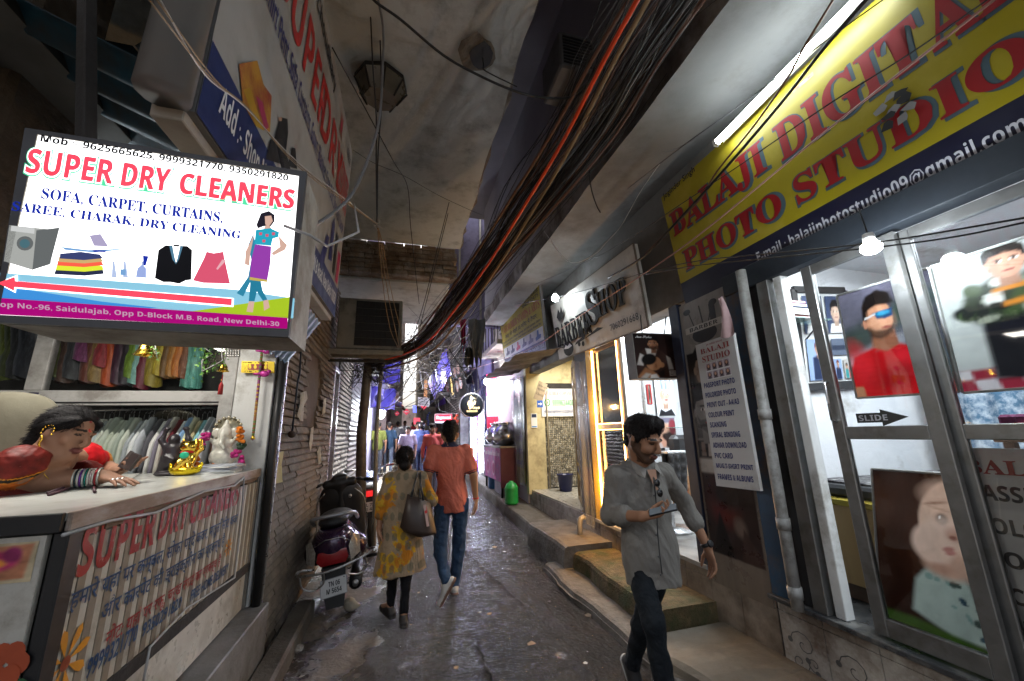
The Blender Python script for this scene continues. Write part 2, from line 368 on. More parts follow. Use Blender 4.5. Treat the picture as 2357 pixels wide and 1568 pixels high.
class SDF:
    def __init__(s): s.p = []; s.c = []
    def rc(s, a, b, ra, rb, col=(.5, .5, .5), k=.02, sub=False, sc=None, R=None):
        a, b = np.asarray(a, float), np.asarray(b, float); rr = max(ra, rb)
        if sc is not None:                       # flattened limb: space scaled along the axes of R
            R = np.eye(3) if R is None else R; S = R@np.diag(1/np.asarray(sc, float))@R.T; o = (a+b)/2; ms = min(sc)
            a2, b2 = S@(a-o), S@(b-o); rr *= max(sc)
        else: a2, b2 = a, b
        ba = b2-a2; L2 = ba@ba+1e-9
        def fn(P):
            X = P if sc is None else (P-o)@S.T
            t = np.clip(((X-a2)@ba)/L2, 0, 1); return (np.linalg.norm(X-a2-t[:, None]*ba, axis=1)-(ra+(rb-ra)*t))*(1 if sc is None else ms)
        s.p.append((fn, np.minimum(a, b)-rr, np.maximum(a, b)+rr, k, col, sub)); return s
    def ell(s, c, r, R=None, col=(.5, .5, .5), k=.02, sub=False):
        c = np.asarray(c, float); r = np.asarray(r, float); R = np.eye(3) if R is None else R
        def fn(P):
            X = (P-c)@R; k0 = np.linalg.norm(X/r, axis=1); k1 = np.linalg.norm(X/r**2, axis=1)+1e-9; return k0*(k0-1)/k1
        e = np.abs(R)@r; s.p.append((fn, c-e, c+e, k, col, sub)); return s
    def cut(s, o, n): s.c.append((np.asarray(o, float), nrm(n))); return s
    def mesh(s, res, smooth=1, disp=None, colfn=None):
        lo = np.min([p[1] for p in s.p if not p[5]], 0)-3*res-.01; hi = np.max([p[2] for p in s.p if not p[5]], 0)+3*res+.01
        n = np.ceil((hi-lo)/res).astype(int)+1; D = np.full(n, .3, np.float32)
        for fn, l, h, k, col, sub in s.p:
            m = k+3*res; i0 = np.clip(np.floor((l-m-lo)/res).astype(int), 0, n-1); i1 = np.clip(np.ceil((h+m-lo)/res).astype(int)+1, 1, n)
            if (i1 <= i0).any(): continue
            g = np.stack(np.meshgrid(*[lo[a]+res*np.arange(i0[a], i1[a]) for a in range(3)], indexing='ij'), -1).reshape(-1, 3)
            d = fn(g).reshape(tuple(i1-i0)); s_ = tuple(slice(i0[a], i1[a]) for a in range(3)); E = D[s_]
            if sub: hh = np.clip(.5-.5*(E+d)/k, 0, 1); D[s_] = E*(1-hh)-d*hh+k*hh*(1-hh)
            else: hh = np.clip(.5+.5*(E-d)/k, 0, 1); D[s_] = E*(1-hh)+d*hh-k*hh*(1-hh)
        if s.c:
            g = np.meshgrid(*[lo[a]+res*np.arange(n[a]) for a in range(3)], indexing='ij')
            for o, nn in s.c: D = np.maximum(D, sum((g[a]-o[a])*nn[a] for a in range(3)).astype(np.float32))
        V, F = nets(D, lo, res)
        E = np.concatenate([F[:, [0, 1]], F[:, [1, 2]], F[:, [2, 3]], F[:, [3, 0]]])
        for _ in range(smooth):
            a = np.zeros_like(V); c = np.zeros(len(V)); np.add.at(a, E[:, 0], V[E[:, 1]]); np.add.at(c, E[:, 0], 1); np.add.at(a, E[:, 1], V[E[:, 0]]); np.add.at(c, E[:, 1], 1)
            V = V*.5+.5*a/np.maximum(c, 1)[:, None]
        if disp is not None:
            N = np.zeros_like(V); fnm = np.cross(V[F[:, 2]]-V[F[:, 0]], V[F[:, 3]]-V[F[:, 1]])
            for q in range(4): np.add.at(N, F[:, q], fnm)
            N /= np.linalg.norm(N, axis=1)[:, None]+1e-12; V = V+N*disp(V)[:, None]
        C = np.zeros((len(V), 3)); best = np.full(len(V), 9.0)
        for fn, l, h, k, col, sub in s.p:
            m = ((V > l-.03) & (V < h+.03)).all(1)
            if not m.any(): continue
            d = np.full(len(V), 9.0); d[m] = fn(V[m])*(-1 if sub else 1); 
            if sub: continue
            u = d < best; C[u] = col; best = np.minimum(best, d)
        if colfn is not None: C = colfn(V, C)
        return V, F, C
def jit(c, a, V, f, seed=0): return np.clip(c*(1+a*fbm(V, f, seed))[:, None], 0, 1)

def head(S, c, fwd, up, skin, sc=1.0, lips=(.19, .075, .055), eyes=True, chin=1.0, fat=1.0):
    R = rot_frame(fwd, up); P = lambda x, y, z: c+R@(np.array([x, y, z])*sc); k = .018*sc; r = lambda q: q*sc
    dk = tuple(x*.8 for x in skin)
    S.ell(P(0, -.018, .035), np.array([.074, .093, .083])*sc, R, skin, k)
    S.rc(P(0, .022, -.01), P(0, .048, -.088*chin), r(.064*fat), r(.028*fat), skin, k)
    for sg in (-1, 1):
        S.rc(P(sg*.05*fat, -.005, -.035), P(sg*.022, .05, -.088*chin), r(.026*fat), r(.018*fat), skin, k)
        S.ell(P(sg*.036, .056, -.028), np.array([.026*fat, .022, .024])*sc, R, skin, k)
        S.ell(P(sg*.032, .099, .006), np.array([.02, .018, .011])*sc, R, skin, .012*sc, True)
        S.rc(P(sg*.012, .083, .024), P(sg*.048, .07, .022), r(.0095), r(.008), skin, .01*sc)
        S.ell(P(sg*.079, -.012, -.008), np.array([.01, .019, .03])*sc, rot_frame(R@A(sg*.25, 1, 0), up), skin, .008*sc)
        S.rc(P(sg*.008, .1, -.034), P(sg*.013, .092, -.034), r(.0085), r(.007), skin, .006*sc)
    S.rc(P(0, .084, .014), P(0, .104, -.025), r(.009), r(.0115), skin, .01*sc)
    S.rc(P(-.02, .083, -.062), P(.02, .083, -.062), r(.0065), r(.0065), lips, .008*sc); S.ell(P(0, .088, -.0595), np.array([.016, .008, .0075])*sc, R, lips, .008*sc)
    S.ell(P(0, .086, -.0705), np.array([.014, .008, .0065])*sc, R, lips, .008*sc)
    return R, P
def face_paint(P, R, c, sc, brow=(.008, .006, .005), beard=None, closed=False):
    Pi = lambda V: ((V-c)@R)/sc
    def f(V, C):
        X = Pi(V); near = (np.abs(X) < .14).all(1); x, y, z = X.T; fr = near & (y > .03)
        bw = fr & (np.abs(z-(.029-.12*(np.abs(x)-.032)**1)*1) < .0045) & (np.abs(np.abs(x)-.032) < .019); C[bw] = brow
        ex = (np.abs(x)-.032)/.0145; ez = (z-.006)/(.0065 if not closed else .004); e = fr & (ex**2+ez**2 < 1)
        C[e] = (.02, .012, .01) if closed else (.5, .46, .42)
        if not closed: C[e & (((np.abs(x)-.032)/.006)**2+((z-.005)/.0065)**2 < 1)] = (.012, .008, .006)
        lid = fr & (np.abs(z-.0135) < .0024) & (np.abs(np.abs(x)-.032) < .0155); C[lid] = np.array(C[lid])*.35
        if beard is not None:
            lipz = (np.abs(z+.0645) < .0105) & (np.abs(x) < .0225) & (y > .06)
            b = near & (((z < -.05) & (y > -.0) & (z > -.118)) | ((z < -.002) & (np.abs(x) > .052) & (y > -.012) & (y < .035))) & ~lipz
            b |= fr & (np.abs(z+.0475) < .0062) & (np.abs(x) < .03) & (y > .06)
            b &= ~((np.abs(x) < .05) & (y > .055) & (z > -.05) & (z < -.03) & False)
            C[b] = C[b]*.25+.75*np.array(beard)
        return C
    return f
def hair(c, R, sc, col, style='short', seed=1, res=.006, amp=.006):
    P = lambda x, y, z: c+R@(np.array([x, y, z])*sc); S = SDF()
    if style == 'short':
        S.ell(P(0, -.024, .052), np.array([.083, .098, .084])*sc, R, col, .02); S.rc(P(0, -.085, .03), P(0, -.08, -.035), .05*sc, .04*sc, col, .03)
        S.ell(P(.0, .03, .105), np.array([.066, .058, .036])*sc, R, col, .03); S.ell(P(.03, .05, .105), np.array([.045, .045, .03])*sc, R, col, .02)
        for sg in (-1, 1): S.rc(P(sg*.07, .012, .04), P(sg*.072, .012, .0), .012*sc, .006*sc, col, .02)
        S.ell(P(0, .1, .0), np.array([.062, .06, .058])*sc, R, sub=True, k=.012)
        S.cut(P(0, 0, -.07), -R[:, 2])
    elif style == 'flat':
        S.ell(P(0, -.022, .045), np.array([.081, .1, .085])*sc, R, col, .02); S.rc(P(0, -.08, .02), P(0, -.07, -.05), .055*sc, .045*sc, col, .03)
        S.ell(P(0, .112, -.012), np.array([.068, .07, .078])*sc, R, sub=True, k=.012); S.cut(P(0, 0, -.1), -R[:, 2])
        for sg in (-1, 1): S.rc(P(sg*.07, -.0, .02), P(sg*.066, -.03, -.03), .022*sc, .02*sc, col, .02)
    elif style == 'helmet':
        S.ell(P(0, 0, .03), np.array([.125, .14, .135])*sc, R, col, .02); S.rc(P(0, .02, -.04), P(0, .05, -.1), .1*sc, .08*sc, col, .03)
        S.cut(P(0, 0, -.13), -R[:, 2])
    dd = (lambda V: amp*fbm(V@R*A(1, .5, .7), 14, seed)+amp*.5*fbm(V, 34, seed+1)) if amp else None
    return S, dd
def hand(S, w, d, n, side, skin, curl=.4, spread=.05, sc=1.0, thumb=.6, curls=None):
    # w wrist, d along the hand, n out of the palm, side +1: thumb towards cross(d, n)
    d = nrm(d); n = nrm(n-d*(n@d)); t = np.cross(d, n)*side; R = np.stack([t, d, n], 1)
    S.rc(w, w+d*.03*sc, .025*sc, .027*sc, skin, .02, sc=(1, 1, .75), R=R)
    S.ell(w+d*.062*sc, np.array([.04, .048, .0155])*sc, R, skin, .014)
    L = [.078, .086, .08, .062]
    for i in range(4):
        x = (.03-.02*i)*sc; b = w+d*(.1-.004*abs(i-1.3))*sc+t*x; a = curls[i] if curls else curl*(1+.12*i); ph = 0; q = b
        dd = nrm(d+t*spread*(1.5-i))
        for sgm, fr in enumerate((.45, .32, .23)):
            ph += a*(.7 if sgm == 0 else 1); e = q+(dd*math.cos(ph)+n*math.sin(ph))*L[i]*fr*sc
            S.rc(q, e, (.0093-.0009*sgm)*sc, (.0086-.0011*sgm)*sc, skin, .004); q = e
    b = w+d*.035*sc+t*.03*sc; td = nrm(t*.75*thumb/.6+d*.8+n*.35); e = b+td*.04*sc; S.rc(b-td*.012*sc, e, .015*sc, .0115*sc, skin, .012)
    td2 = nrm(td+d*.45-t*.2+n*.12); e2 = e+td2*.032*sc; S.rc(e, e2, .0108*sc, .0095*sc, skin, .006); S.rc(e2, e2+nrm(td2+d*.2)*.024*sc, .0095*sc, .0075*sc, skin, .005)
SKIN = (.33, .17, .1); SKIN2 = (.26, .13, .075)
def cloth_mat(name, rough=.85, bump=.25, bscale=220, sheen=.2): return M(name, attr='Col', rough=rough, var=.03, scale=14, bump=.55, bscale=15, spec=.2, stretch=(1, 1, .55))
def skin_mat(): return M('skin', attr='Col', rough=.55, var=.05, scale=26, bump=.04, bscale=260, spec=.3)
def hair_mat(): return M('hair strands', attr='Col', rough=.62, var=.3, scale=60, bump=.4, bscale=160, spec=.16, stretch=(1, 1, .25))
def body_part(name, S, res, mat, parent=None, loc=None, smooth=1, disp=None, colfn=None):
    V, F, C = S.mesh(res, smooth, disp, colfn); return mesh_obj(name, V, F, mat, parent, loc, cols=C, smooth=True)

def hair_part(S, res, o, R, c, amp=None, n=1500, ln=.03, seed=1, back=.6, m=None):
    V, F, C = S.mesh(res, 1, amp); g = np.random.default_rng(seed); nf = np.cross(V[F[:, 2]]-V[F[:, 0]], V[F[:, 3]]-V[F[:, 1]]); nf /= np.linalg.norm(nf, axis=1)[:, None]+1e-12; pick = g.integers(0, len(F), n); VV = [V]; FF = [F]; CC = [C]; k = len(V)
    for i in pick:
        q = V[F[i]].mean(0); N = nf[i]; d = -R[:, 1]*back-R[:, 2]*.8+R[:, 0]*.25*g.normal()+.25*g.normal(size=3); d = nrm(d-N*(d@N)); w = np.cross(N, d)*.0011; L = ln*g.uniform(.5, 1.2); b = q-N*.002; m_ = q+d*L*.55+N*(.003+.004*g.random()); e = q+d*L+N*(.001+.009*g.random())
        VV.append(np.array([b-w, b+w, m_+w, m_-w, e])); FF.append(np.array([[k, k+1, k+2, k+3], [k+3, k+2, k+4, k+4]])); CC.append(np.tile(C[F[i][0]]*g.uniform(.6, 2.2), (5, 1))); k += 5
    F2 = [list(dict.fromkeys(f.tolist())) for f in np.concatenate(FF)]
    return mesh_obj('hair', np.concatenate(VV), F2, m or hair_mat(), o, cols=np.concatenate(CC), smooth=True)
# ---------------------------------------------------------------- setting: ground, walls, slabs
def gz(y): return 0.0 if y < 6 else .042*(y-6) if y < 30 else 1.0
def ground_material():
    m = bpy.data.materials.new('wet cement'); m.use_nodes = True; n = m.node_tree.nodes; L = m.node_tree.links.new; b = n['Principled BSDF']
    g = n.new('ShaderNodeNewGeometry'); pos = g.outputs['Position']
    def noise(sc, det=6, ro=.6):
        q = n.new('ShaderNodeTexNoise'); q.inputs['Scale'].default_value = sc; q.inputs['Detail'].default_value = det; q.inputs['Roughness'].default_value = ro; L(pos, q.inputs['Vector']); return q.outputs['Fac']
    def mr(f, a, b_, c, d):
        q = n.new('ShaderNodeMapRange'); q.inputs[1].default_value = a; q.inputs[2].default_value = b_; q.inputs[3].default_value = c; q.inputs[4].default_value = d; L(f, q.inputs[0]); return q.outputs[0]
    def mth(op, a, b_):
        q = n.new('ShaderNodeMath'); q.operation = op
        for i, x in enumerate((a, b_)):
            if isinstance(x, (int, float)): q.inputs[i].default_value = x
            else: L(x, q.inputs[i])
        return q.outputs[0]
    def mix(f, a, c):
        q = n.new('ShaderNodeMix'); q.data_type = 'RGBA'; L(f, q.inputs[0])
        for s, x in ((6, a), (7, c)):
            if isinstance(x, tuple): q.inputs[s].default_value = (*x, 1)
            else: L(x, q.inputs[s])
        return q.outputs[2]
    sx = n.new('ShaderNodeSeparateXYZ'); L(pos, sx.inputs[0])
    # the left edge has dried in patches, the middle is wet
    edge = mth('ADD', sx.outputs[0], mth('MULTIPLY', mth('SUBTRACT', noise(1.1), .5), 1.1))
    dryside = mr(edge, -.28, -.16, 1, 0)
    patch = mr(noise(1.9, 7, .6), .47, .52, 0, 1)
    dry = mth('MULTIPLY', dryside, patch)
    pud = mr(noise(2.3, 3), .62, .66, 0, 1)
    c0 = mix(mr(noise(2.2, 8, .65), .3, .7, 0, 1), (.016, .012, .008), (.05, .036, .024))
    c1 = mix(mr(noise(5, 8, .7), .3, .7, 0, 1), (.12, .095, .072), (.2, .165, .13))
    L(mix(dry, c0, c1), b.inputs['Base Color'])
    wetr = mr(noise(7, 6, .7), .35, .65, .04, .2)
    wetr = mth('ADD', wetr, mth('MULTIPLY', dryside, .14)); L(mth('ADD', wetr, mth('MULTIPLY', dry, .45)), b.inputs['Roughness'])
    b.inputs['Specular IOR Level'].default_value = 1.0
    v = n.new('ShaderNodeTexVoronoi'); v.inputs['Scale'].default_value = 33; L(pos, v.inputs['Vector'])
    hgt = mth('ADD', mth('MULTIPLY', noise(17, 7, .7), 1.5), mth('MULTIPLY', v.outputs['Distance'], .45))
    hgt = mth('ADD', hgt, mth('MULTIPLY', noise(3.2, 3), 2.2))
    bp = n.new('ShaderNodeBump'); bp.inputs['Distance'].default_value = .05; L(hgt, bp.inputs['Height'])
    L(mth('MULTIPLY', mr(pud, 0, 1, 1.0, .4), mr(dryside, 0, 1, 1, .55)), bp.inputs['Strength']); L(bp.outputs[0], b.inputs['Normal'])
    return m
GM = ground_material()
xs = np.concatenate([[-40, -8], np.linspace(-1.3, 2.7, 41), [8, 40]]); ys = np.concatenate([[-60, -8], np.linspace(-2, 12, 141), np.linspace(12.5, 40, 40), [90, 200]])
Vg = []
for y in ys:
    for x in xs:
        z = gz(y)
        if -1 < x < 2.2 and 0 < y < 12: z += .008*math.sin(3*x+1.3*y)+.006*math.sin(7*x-2.1*y)-.012*math.exp(-((x-1.15-.06*y)/.06)**2)
        Vg.append((x, y, z))
w = len(xs); g_o = mesh_obj('ground', Vg, [[j*w+i, j*w+i+1, (j+1)*w+i+1, (j+1)*w+i] for j in range(len(ys)-1) for i in range(w-1)], GM, loc=(0, 0, 0), smooth=True)
tag(g_o, None, kind='structure')

mb = MB()
for L_ in ([(1040, 1235), (1071, 1269), (1140, 1332), (1208, 1396), (1270, 1458), (1330, 1520), (1375, 1568)], [(1050, 1350), (1062, 1385), (1085, 1445), (1114, 1517), (1140, 1580)]): P_ = [oZ(-.006, *q) for q in L_]; mb.tube(np.array([P_[0]*(1-f+i)*0+P_[i]*(1-(f-i))+P_[min(i+1, len(P_)-1)]*(f-i)+A(.01*math.sin(f*9), 0, 0) for f in np.linspace(0, len(P_)-1.001, 40) for i in [int(f)]]), .011, GM, 6)
tag(mb.build('path_seam'), None, kind='structure')
CONC = M('stained concrete', (.3, .285, .265), .85, var=.3, scale=3, bump=.5, bscale=22, dirt=(.09, .075, .06), dscale=2.2, damt=.6)
CONC_D = M('dark damp concrete', (.11, .095, .08), .7, var=.35, scale=4, bump=.7, bscale=18, dirt=(.04, .033, .026), dscale=3, damt=.6)
PLAST = M('peeling lime plaster', (.53, .55, .53), .88, var=.2, scale=1.6, bump=.45, bscale=9, dirt=(.31, .315, .3), dscale=3.2, damt=.4)
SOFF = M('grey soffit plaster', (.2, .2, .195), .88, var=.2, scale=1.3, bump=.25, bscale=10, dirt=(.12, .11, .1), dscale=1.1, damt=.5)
VIOL = M('violet grey plaster', (.25, .24, .265), .9, var=.12, scale=2, bump=.1)
BRICKD = M('old brick', (.17, .12, .08), .9, var=.45, scale=9, bump=.6, bscale=30, dirt=(.33, .3, .26), dscale=5, damt=.45)
BLACK = M('black', (.012, .012, .013), .5, var=.2)
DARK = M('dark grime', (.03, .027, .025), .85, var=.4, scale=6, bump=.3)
STEEL = M('brushed steel', (.5, .5, .5), .3, 1.0, var=.15, scale=20)
ALU = M('dull aluminium', (.25, .248, .24), .38, .75, var=.14, scale=9, bump=.05, dirt=(.18, .17, .15), dscale=6, damt=.3)
WHITEP = M('white paint', (.72, .72, .7), .5, var=.1, scale=4, bump=.08, dirt=(.4, .38, .34), dscale=4, damt=.35)
WALLW = M('white wall paint', (.76, .76, .77), .75, var=.06, scale=2, bump=.15, bscale=14, dirt=(.5, .48, .45), dscale=3, damt=.25)

# left wall: rows of split stone strips
STONE = M('split stone strips', (.2, .155, .115), .9, var=.25, scale=6, bump=.7, bscale=26, dirt=(.1, .08, .06), dscale=2.2, damt=.35)
STONEG = M('grey split stone', (.2, .195, .185), .9, var=.35, scale=7, bump=.9, bscale=26, dirt=(.07, .065, .06), dscale=1.8, damt=.5)
def strip_wall(name, label, x, y0, y1, z0, z1, m, rh=.068, holes=(), seed=0):
    g = random.Random(seed); mb = MB(); mb.bx(x-.2, x-.03, y0, y1, z0, z1, m, 0); z = z0
    while z < z1-.01:
        h = min(rh*g.uniform(.85, 1.15), z1-z); y = y0
        while y < y1:
            l = min(g.uniform(.2, .55), y1-y)
            if y1-y-l < .06: l = y1-y
            if not any(a-.001 < y+l/2 < b and c < z+h/2 < d for a, b, c, d in holes):
                d = g.uniform(-.002, .005); hh = h*.5
                # wedge-faced stone: lower edge proud
                P = []
                for yy in (y+.002, y+l-.002):
                    j = g.uniform(-.004, .004); P += [(x-.06, yy, z), (x+d+.013+j, yy, z+.004), (x+d+.015+j, yy, z+h*.3), (x+d-.004+j, yy, z+h*.92), (x-.06, yy, z+h)]
                mb.add(P, [[0, 1, 6, 5], [1, 2, 7, 6], [2, 3, 8, 7], [3, 4, 9, 8], [0, 4, 3, 2, 1], [5, 6, 7, 8, 9]], m)
            y += l
        z += h
    return tag(mb.build(name), label, 'wall')
strip_wall('stone_wall', 'brown split-stone wall with torn paper behind the parked scooter', -.95, 3.56, 6.1, 0, 3.95, STONE, .07, [(4.43, 5.2, 1.72, 2.52)], 3)
strip_wall('stone_wall', 'grey split-stone wall just past the narrow brown door', -.95, 6.62, 8.3, 0, 3.7, STONEG, .075, (), 4)
mb = MB(); mb.bx(-1.0, -.965, 4.43, 5.2, 1.72, 2.52, M('brown render patch', (.12, .09, .065), .9, bump=.4, dirt=(.06, .05, .04)), .002)
tag(mb.build('blocked_window'), 'smooth brown blocked-up window set in the split-stone wall', 'window')
t = T('door', 'narrow reddish brown door with chrome jambs in the left wall', 'door', (-.97, 6.36, 0))
mb = MB(); mb.bx(-1.02, -.985, 6.16, 6.56, .15, 2.55, M('red brown door', (.16, .06, .03), .4, var=.2, scale=3, stretch=(1, 1, .2))); mb.build('door_leaf', t)
mb = MB(); mb.bx(-.99, -.93, 6.1, 6.16, 0, 2.62, STEEL); mb.bx(-.99, -.93, 6.56, 6.62, 0, 2.62, STEEL); mb.bx(-.99, -.93, 6.16, 6.56, 2.56, 2.62, STEEL); mb.build('door_frame', t)
mb = MB(); mb.bx(-.985, -.965, 6.2, 6.25, 1.5, 1.62, BLACK); mb.bx(-.966, -.962, 6.22, 6.235, 1.59, 1.6, M('red led', (1, .05, .03), emit=6)); mb.build('lock', t)
mb = MB(); mb.tube([(-.955, 6.3, 1.15), (-.955, 6.3, 1.5)], .008, STEEL); mb.build('handle', t)
# wall above door + upper left wall, slab, brick beam, second soffit
mb = MB(); mb.bx(-1.2, -.96, 6.1, 6.62, 2.62, 3.7, STONEG); tag(mb.build('wall'), 'short wall piece over the narrow brown door', 'wall')
def slab(name, label, x0, x1, y0, y1, z, th, m, jag=.0, seed=1, edge=None, side='x1'):
    g = random.Random(seed); n = 46; mb = MB(); R0 = []; R1 = []
    for i in range(n+1):
        y = y0+(y1-y0)*i/n; j = g.uniform(-jag, jag)+jag*math.sin(i*.7+seed); R0.append((x0, y)); R1.append((x1+j, y))
    V = [(x, y, z) for x, y in R0]+[(x, y, z) for x, y in R1]; k = n+1
    mb.add(V, [[i, i+1, k+i+1, k+i] for i in range(n)], m)
    E = [(x, y, z) for x, y in R1]+[(x+g.uniform(0, .05)*(jag > 0), y, z+.06) for x, y in R1]+[(x+.01, y, z+th) for x, y in R1]
    mb.add(E, [[i, i+1, k+i+1, k+i] for i in range(n)]+[[k+i, k+i+1, 2*k+i+1, 2*k+i] for i in range(n)], edge or m)
    mb.add([(x, y, z+th) for x, y in R0]+[(x+.01, y, z+th) for x, y in R1], [[k+i, k+i+1, i+1, i] for i in range(n)], edge or m)
    for i in (0, n): mb.add([V[i], V[k+i], (R1[i][0]+.01, R1[i][1], z+th), (x0, R0[i][1], z+th)], [[0, 1, 2, 3]], edge or m)
    return tag(mb.build(name, loc=((x0+x1)/2, (y0+y1)/2, z)), label, 'ceiling')
slab('concrete_slab', 'peeling white balcony slab overhead carrying the eight-sided lamp', -2.6, .72, -1.2, 5.2, 4.2, .3, PLAST, .009, 1, BRICKD)
mb = MB(); g = random.Random(5); z = 3.74
while z < 4.19:
    x = -1.0
    while x < .62:
        l = min(g.uniform(.2, .3), .7-x); o = g.uniform(-.012, .012); mb.bx(x+.004, x+l-.004, 5.2+o, 5.42, z+.004, z+.062, BRICKD, .006); x += l
    z += .066
mb.bx(-1.0, .66, 5.26, 5.4, 3.745, 4.19, BRICKD, 0); tag(mb.build('brick_beam'), 'exposed brick beam under the far end of the peeling slab', 'beam')
slab('concrete_slab', 'lower pale soffit over the air conditioner, past the brick beam', -1.4, .6, 5.43, 7.6, 3.72, .3, PLAST, .01, 2)
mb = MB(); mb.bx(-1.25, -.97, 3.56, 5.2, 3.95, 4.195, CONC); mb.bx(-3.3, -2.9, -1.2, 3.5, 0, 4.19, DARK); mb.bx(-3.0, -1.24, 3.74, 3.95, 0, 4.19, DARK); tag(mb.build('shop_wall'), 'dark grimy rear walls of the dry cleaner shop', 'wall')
mb = MB(); a = oY(1.62, 52, 120); mb.bx(a[0]-1.6, a[0], 1.62, 1.95, 2.35, 4.19, M('dark rubble stone', (.09, .07, .05), .95, var=.5, scale=9, bump=1, bscale=14), .02)
tag(mb.build('stone_pier'), 'rough dark stone pier above the lit sign at the left edge', 'wall')
# right soffit and the storey above it
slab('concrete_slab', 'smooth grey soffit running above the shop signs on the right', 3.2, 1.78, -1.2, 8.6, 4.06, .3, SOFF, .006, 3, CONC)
mb = MB(); mb.bx(-2.6, 3.4, -1.2, 9.0, 7.0, 7.3, VIOL); tag(mb.build('upper_slab'), 'violet grey slab high above, seen through the gap between the slabs', 'ceiling')
mb = MB(); mb.bx(1.81, 2.05, -1.2, 8.6, 4.37, 6.99, VIOL); tag(mb.build('upper_wall'), 'violet grey upper wall above the cable bundle', 'wall')
mb = MB(); mb.bx(.4, .7, -1.2, 7.5, 4.51, 6.99, VIOL); tag(mb.build('upper_wall'), 'shadowed upper wall on the peeling slab', 'wall')
# kerbs and steps on the right
KERB = M('worn cement kerb', (.13, .115, .1), .8, var=.3, scale=6, bump=.6, bscale=24, dirt=(.08, .065, .05), dscale=4, damt=.5)
MOSS = M('mossy coir step', (.12, .085, .04), .95, var=.5, scale=14, bump=1, bscale=60, dirt=(.05, .06, .02), dscale=5, damt=.5)
def rough_block(name, label, x0, x1, y0, y1, z0, z1, m, cat='step', n=14, amp=.02, seed=0, zf=None, kind=None):
    g = np.random.default_rng(seed); mb = MB(); ny = max(4, int((y1-y0)*9)); rings = []
    for j in range(ny+1):
        y = y0+(y1-y0)*j/ny; zz = z1+(zf(y) if zf else 0); a = amp*(fbm(np.array([[x0, y, seed]], float), .9, seed)[0]); b = amp*fbm(np.array([[x1, y*1.3, seed]], float), 1.7, seed+1)[0]
        r = .025; rings.append([(x1, y, z0), (x1, y, zz), ((x0+x1)/2, y, zz+b*.4), (x0+a+r*2, y, zz+b*.3), (x0+a+r*.6, y, zz-r*.5), (x0+a, y, zz-r*1.8), (x0+a*1.4-.01, y, (z0+zz)/2), (x0-.015+a*.5, y, z0)])
    mb.loft(rings, m, smooth=False); o = mb.build(name, loc=((x0+x1)/2, (y0+y1)/2, z0))
    return tag(o, label if kind is None else None, None if kind else cat, None, kind)
rough_block('kerb', None, 2.02, 2.52, 5.9, 14, 0, .2, KERB, seed=2, zf=lambda y: gz(y)*1.0, kind='structure')
rough_block('step', 'pale broken cement step below the rubber stamp shop', 1.9, 2.5, 4.62, 6.0, -.01, .31, KERB, seed=4)
rough_block('step', 'mossy coir-covered step lit gold below the barber window', 1.97, 2.5, 2.98, 4.58, -.01, .25, MOSS, seed=6, amp=.03)
rough_block('kerb', None, 1.72, 2.0, 2.4, 4.9, -.01, .08, KERB, seed=8, amp=.022, kind='structure')
rough_block('cement_ramp', 'smooth brown cement apron at the foot of the photo studio', 1.78, 2.5, -1, 2.93, -.01, .13, M('brown cement', (.135, .11, .08), .75, var=.25, scale=4, bump=.3, dirt=(.1, .08, .055), dscale=3, damt=.5), 'pavement', seed=9, amp=.06)
# right-hand facade wall, with tile dado
TILE = M('glazed cream tile', (.5, .47, .42), .28, var=.12, scale=4, dirt=(.17, .13, .1), dscale=3, damt=.7, bump=.05)
SCRL = M('grey scroll print', (.1, .1, .1), .35)
def dado(name, label, y0, y1, z0, z1, tw=.3, scroll=True, m=TILE):
    mb = MB(); mb.bx(2.505, 2.6, y0, y1, 0, z1-.002, DARK, 0); y = y0; i = 0
    while y < y1-.02:
        z = z0
        while z < z1-.02:
            a, b, c, d = y+.0015, min(y+tw, y1)-.0015, z+.0015, min(z+tw*1.3, z1)-.0015; mb.bx(2.494, 2.506, a, b, c, d, m, .002)
            if scroll and d-c > .15:
                q = Q((2.4935, b, c), (2.4935, a, c), (2.4935, b, d)); sx = 1 if i % 2 else -1
                for ph, s, ox, oy in ((0, .3, .5, .62), (2.6, .22, .36, .34), (4.4, .16, .68, .4)):
                    pts = [(ox+sx*s*(1-t/14)*math.cos(ph+t*.62), oy+.7*s*(1-t/14)*math.sin(ph+t*.62)) for t in range(14)]; q.line(mb, pts, .006, SCRL, .0008)
                    q.disc(mb, ox+sx*s*math.cos(ph), oy+.7*s*math.sin(ph), .06, .045, SCRL, .0011, 8)
            z += tw*1.3; i += 1
        y += tw
    return tag(mb.build(name, loc=(2.5, (y0+y1)/2, 0)), label, 'wall')
dado('tiled_plinth', 'cream tiled plinth with grey scroll pattern under the studio door', -.6, 2.4, 0.02, .47)
dado('tiled_plinth', 'grimy brown tiled plinth under the barber poster and door', 2.41, 4.9, .02, .47, .3, False, M('grimy tile', (.3, .25, .2), .4, var=.25, scale=3, dirt=(.12, .09, .065), dscale=2.5, damt=.7))
dado('tiled_plinth', 'worn violet lit tiled plinth under the rubber stamp shop', 4.91, 8.3, .02, .5, .28, False, M('worn white tile', (.38, .36, .35), .5, var=.2, dirt=(.15, .13, .12), dscale=4, damt=.6))
mb = MB(); mb.bx(2.53, 2.75, -1.2, 8.6, 2.78, 4.05, SOFF); tag(mb.build('facade_wall'), 'dark grey wall band behind the shop signs on the right', 'wall')
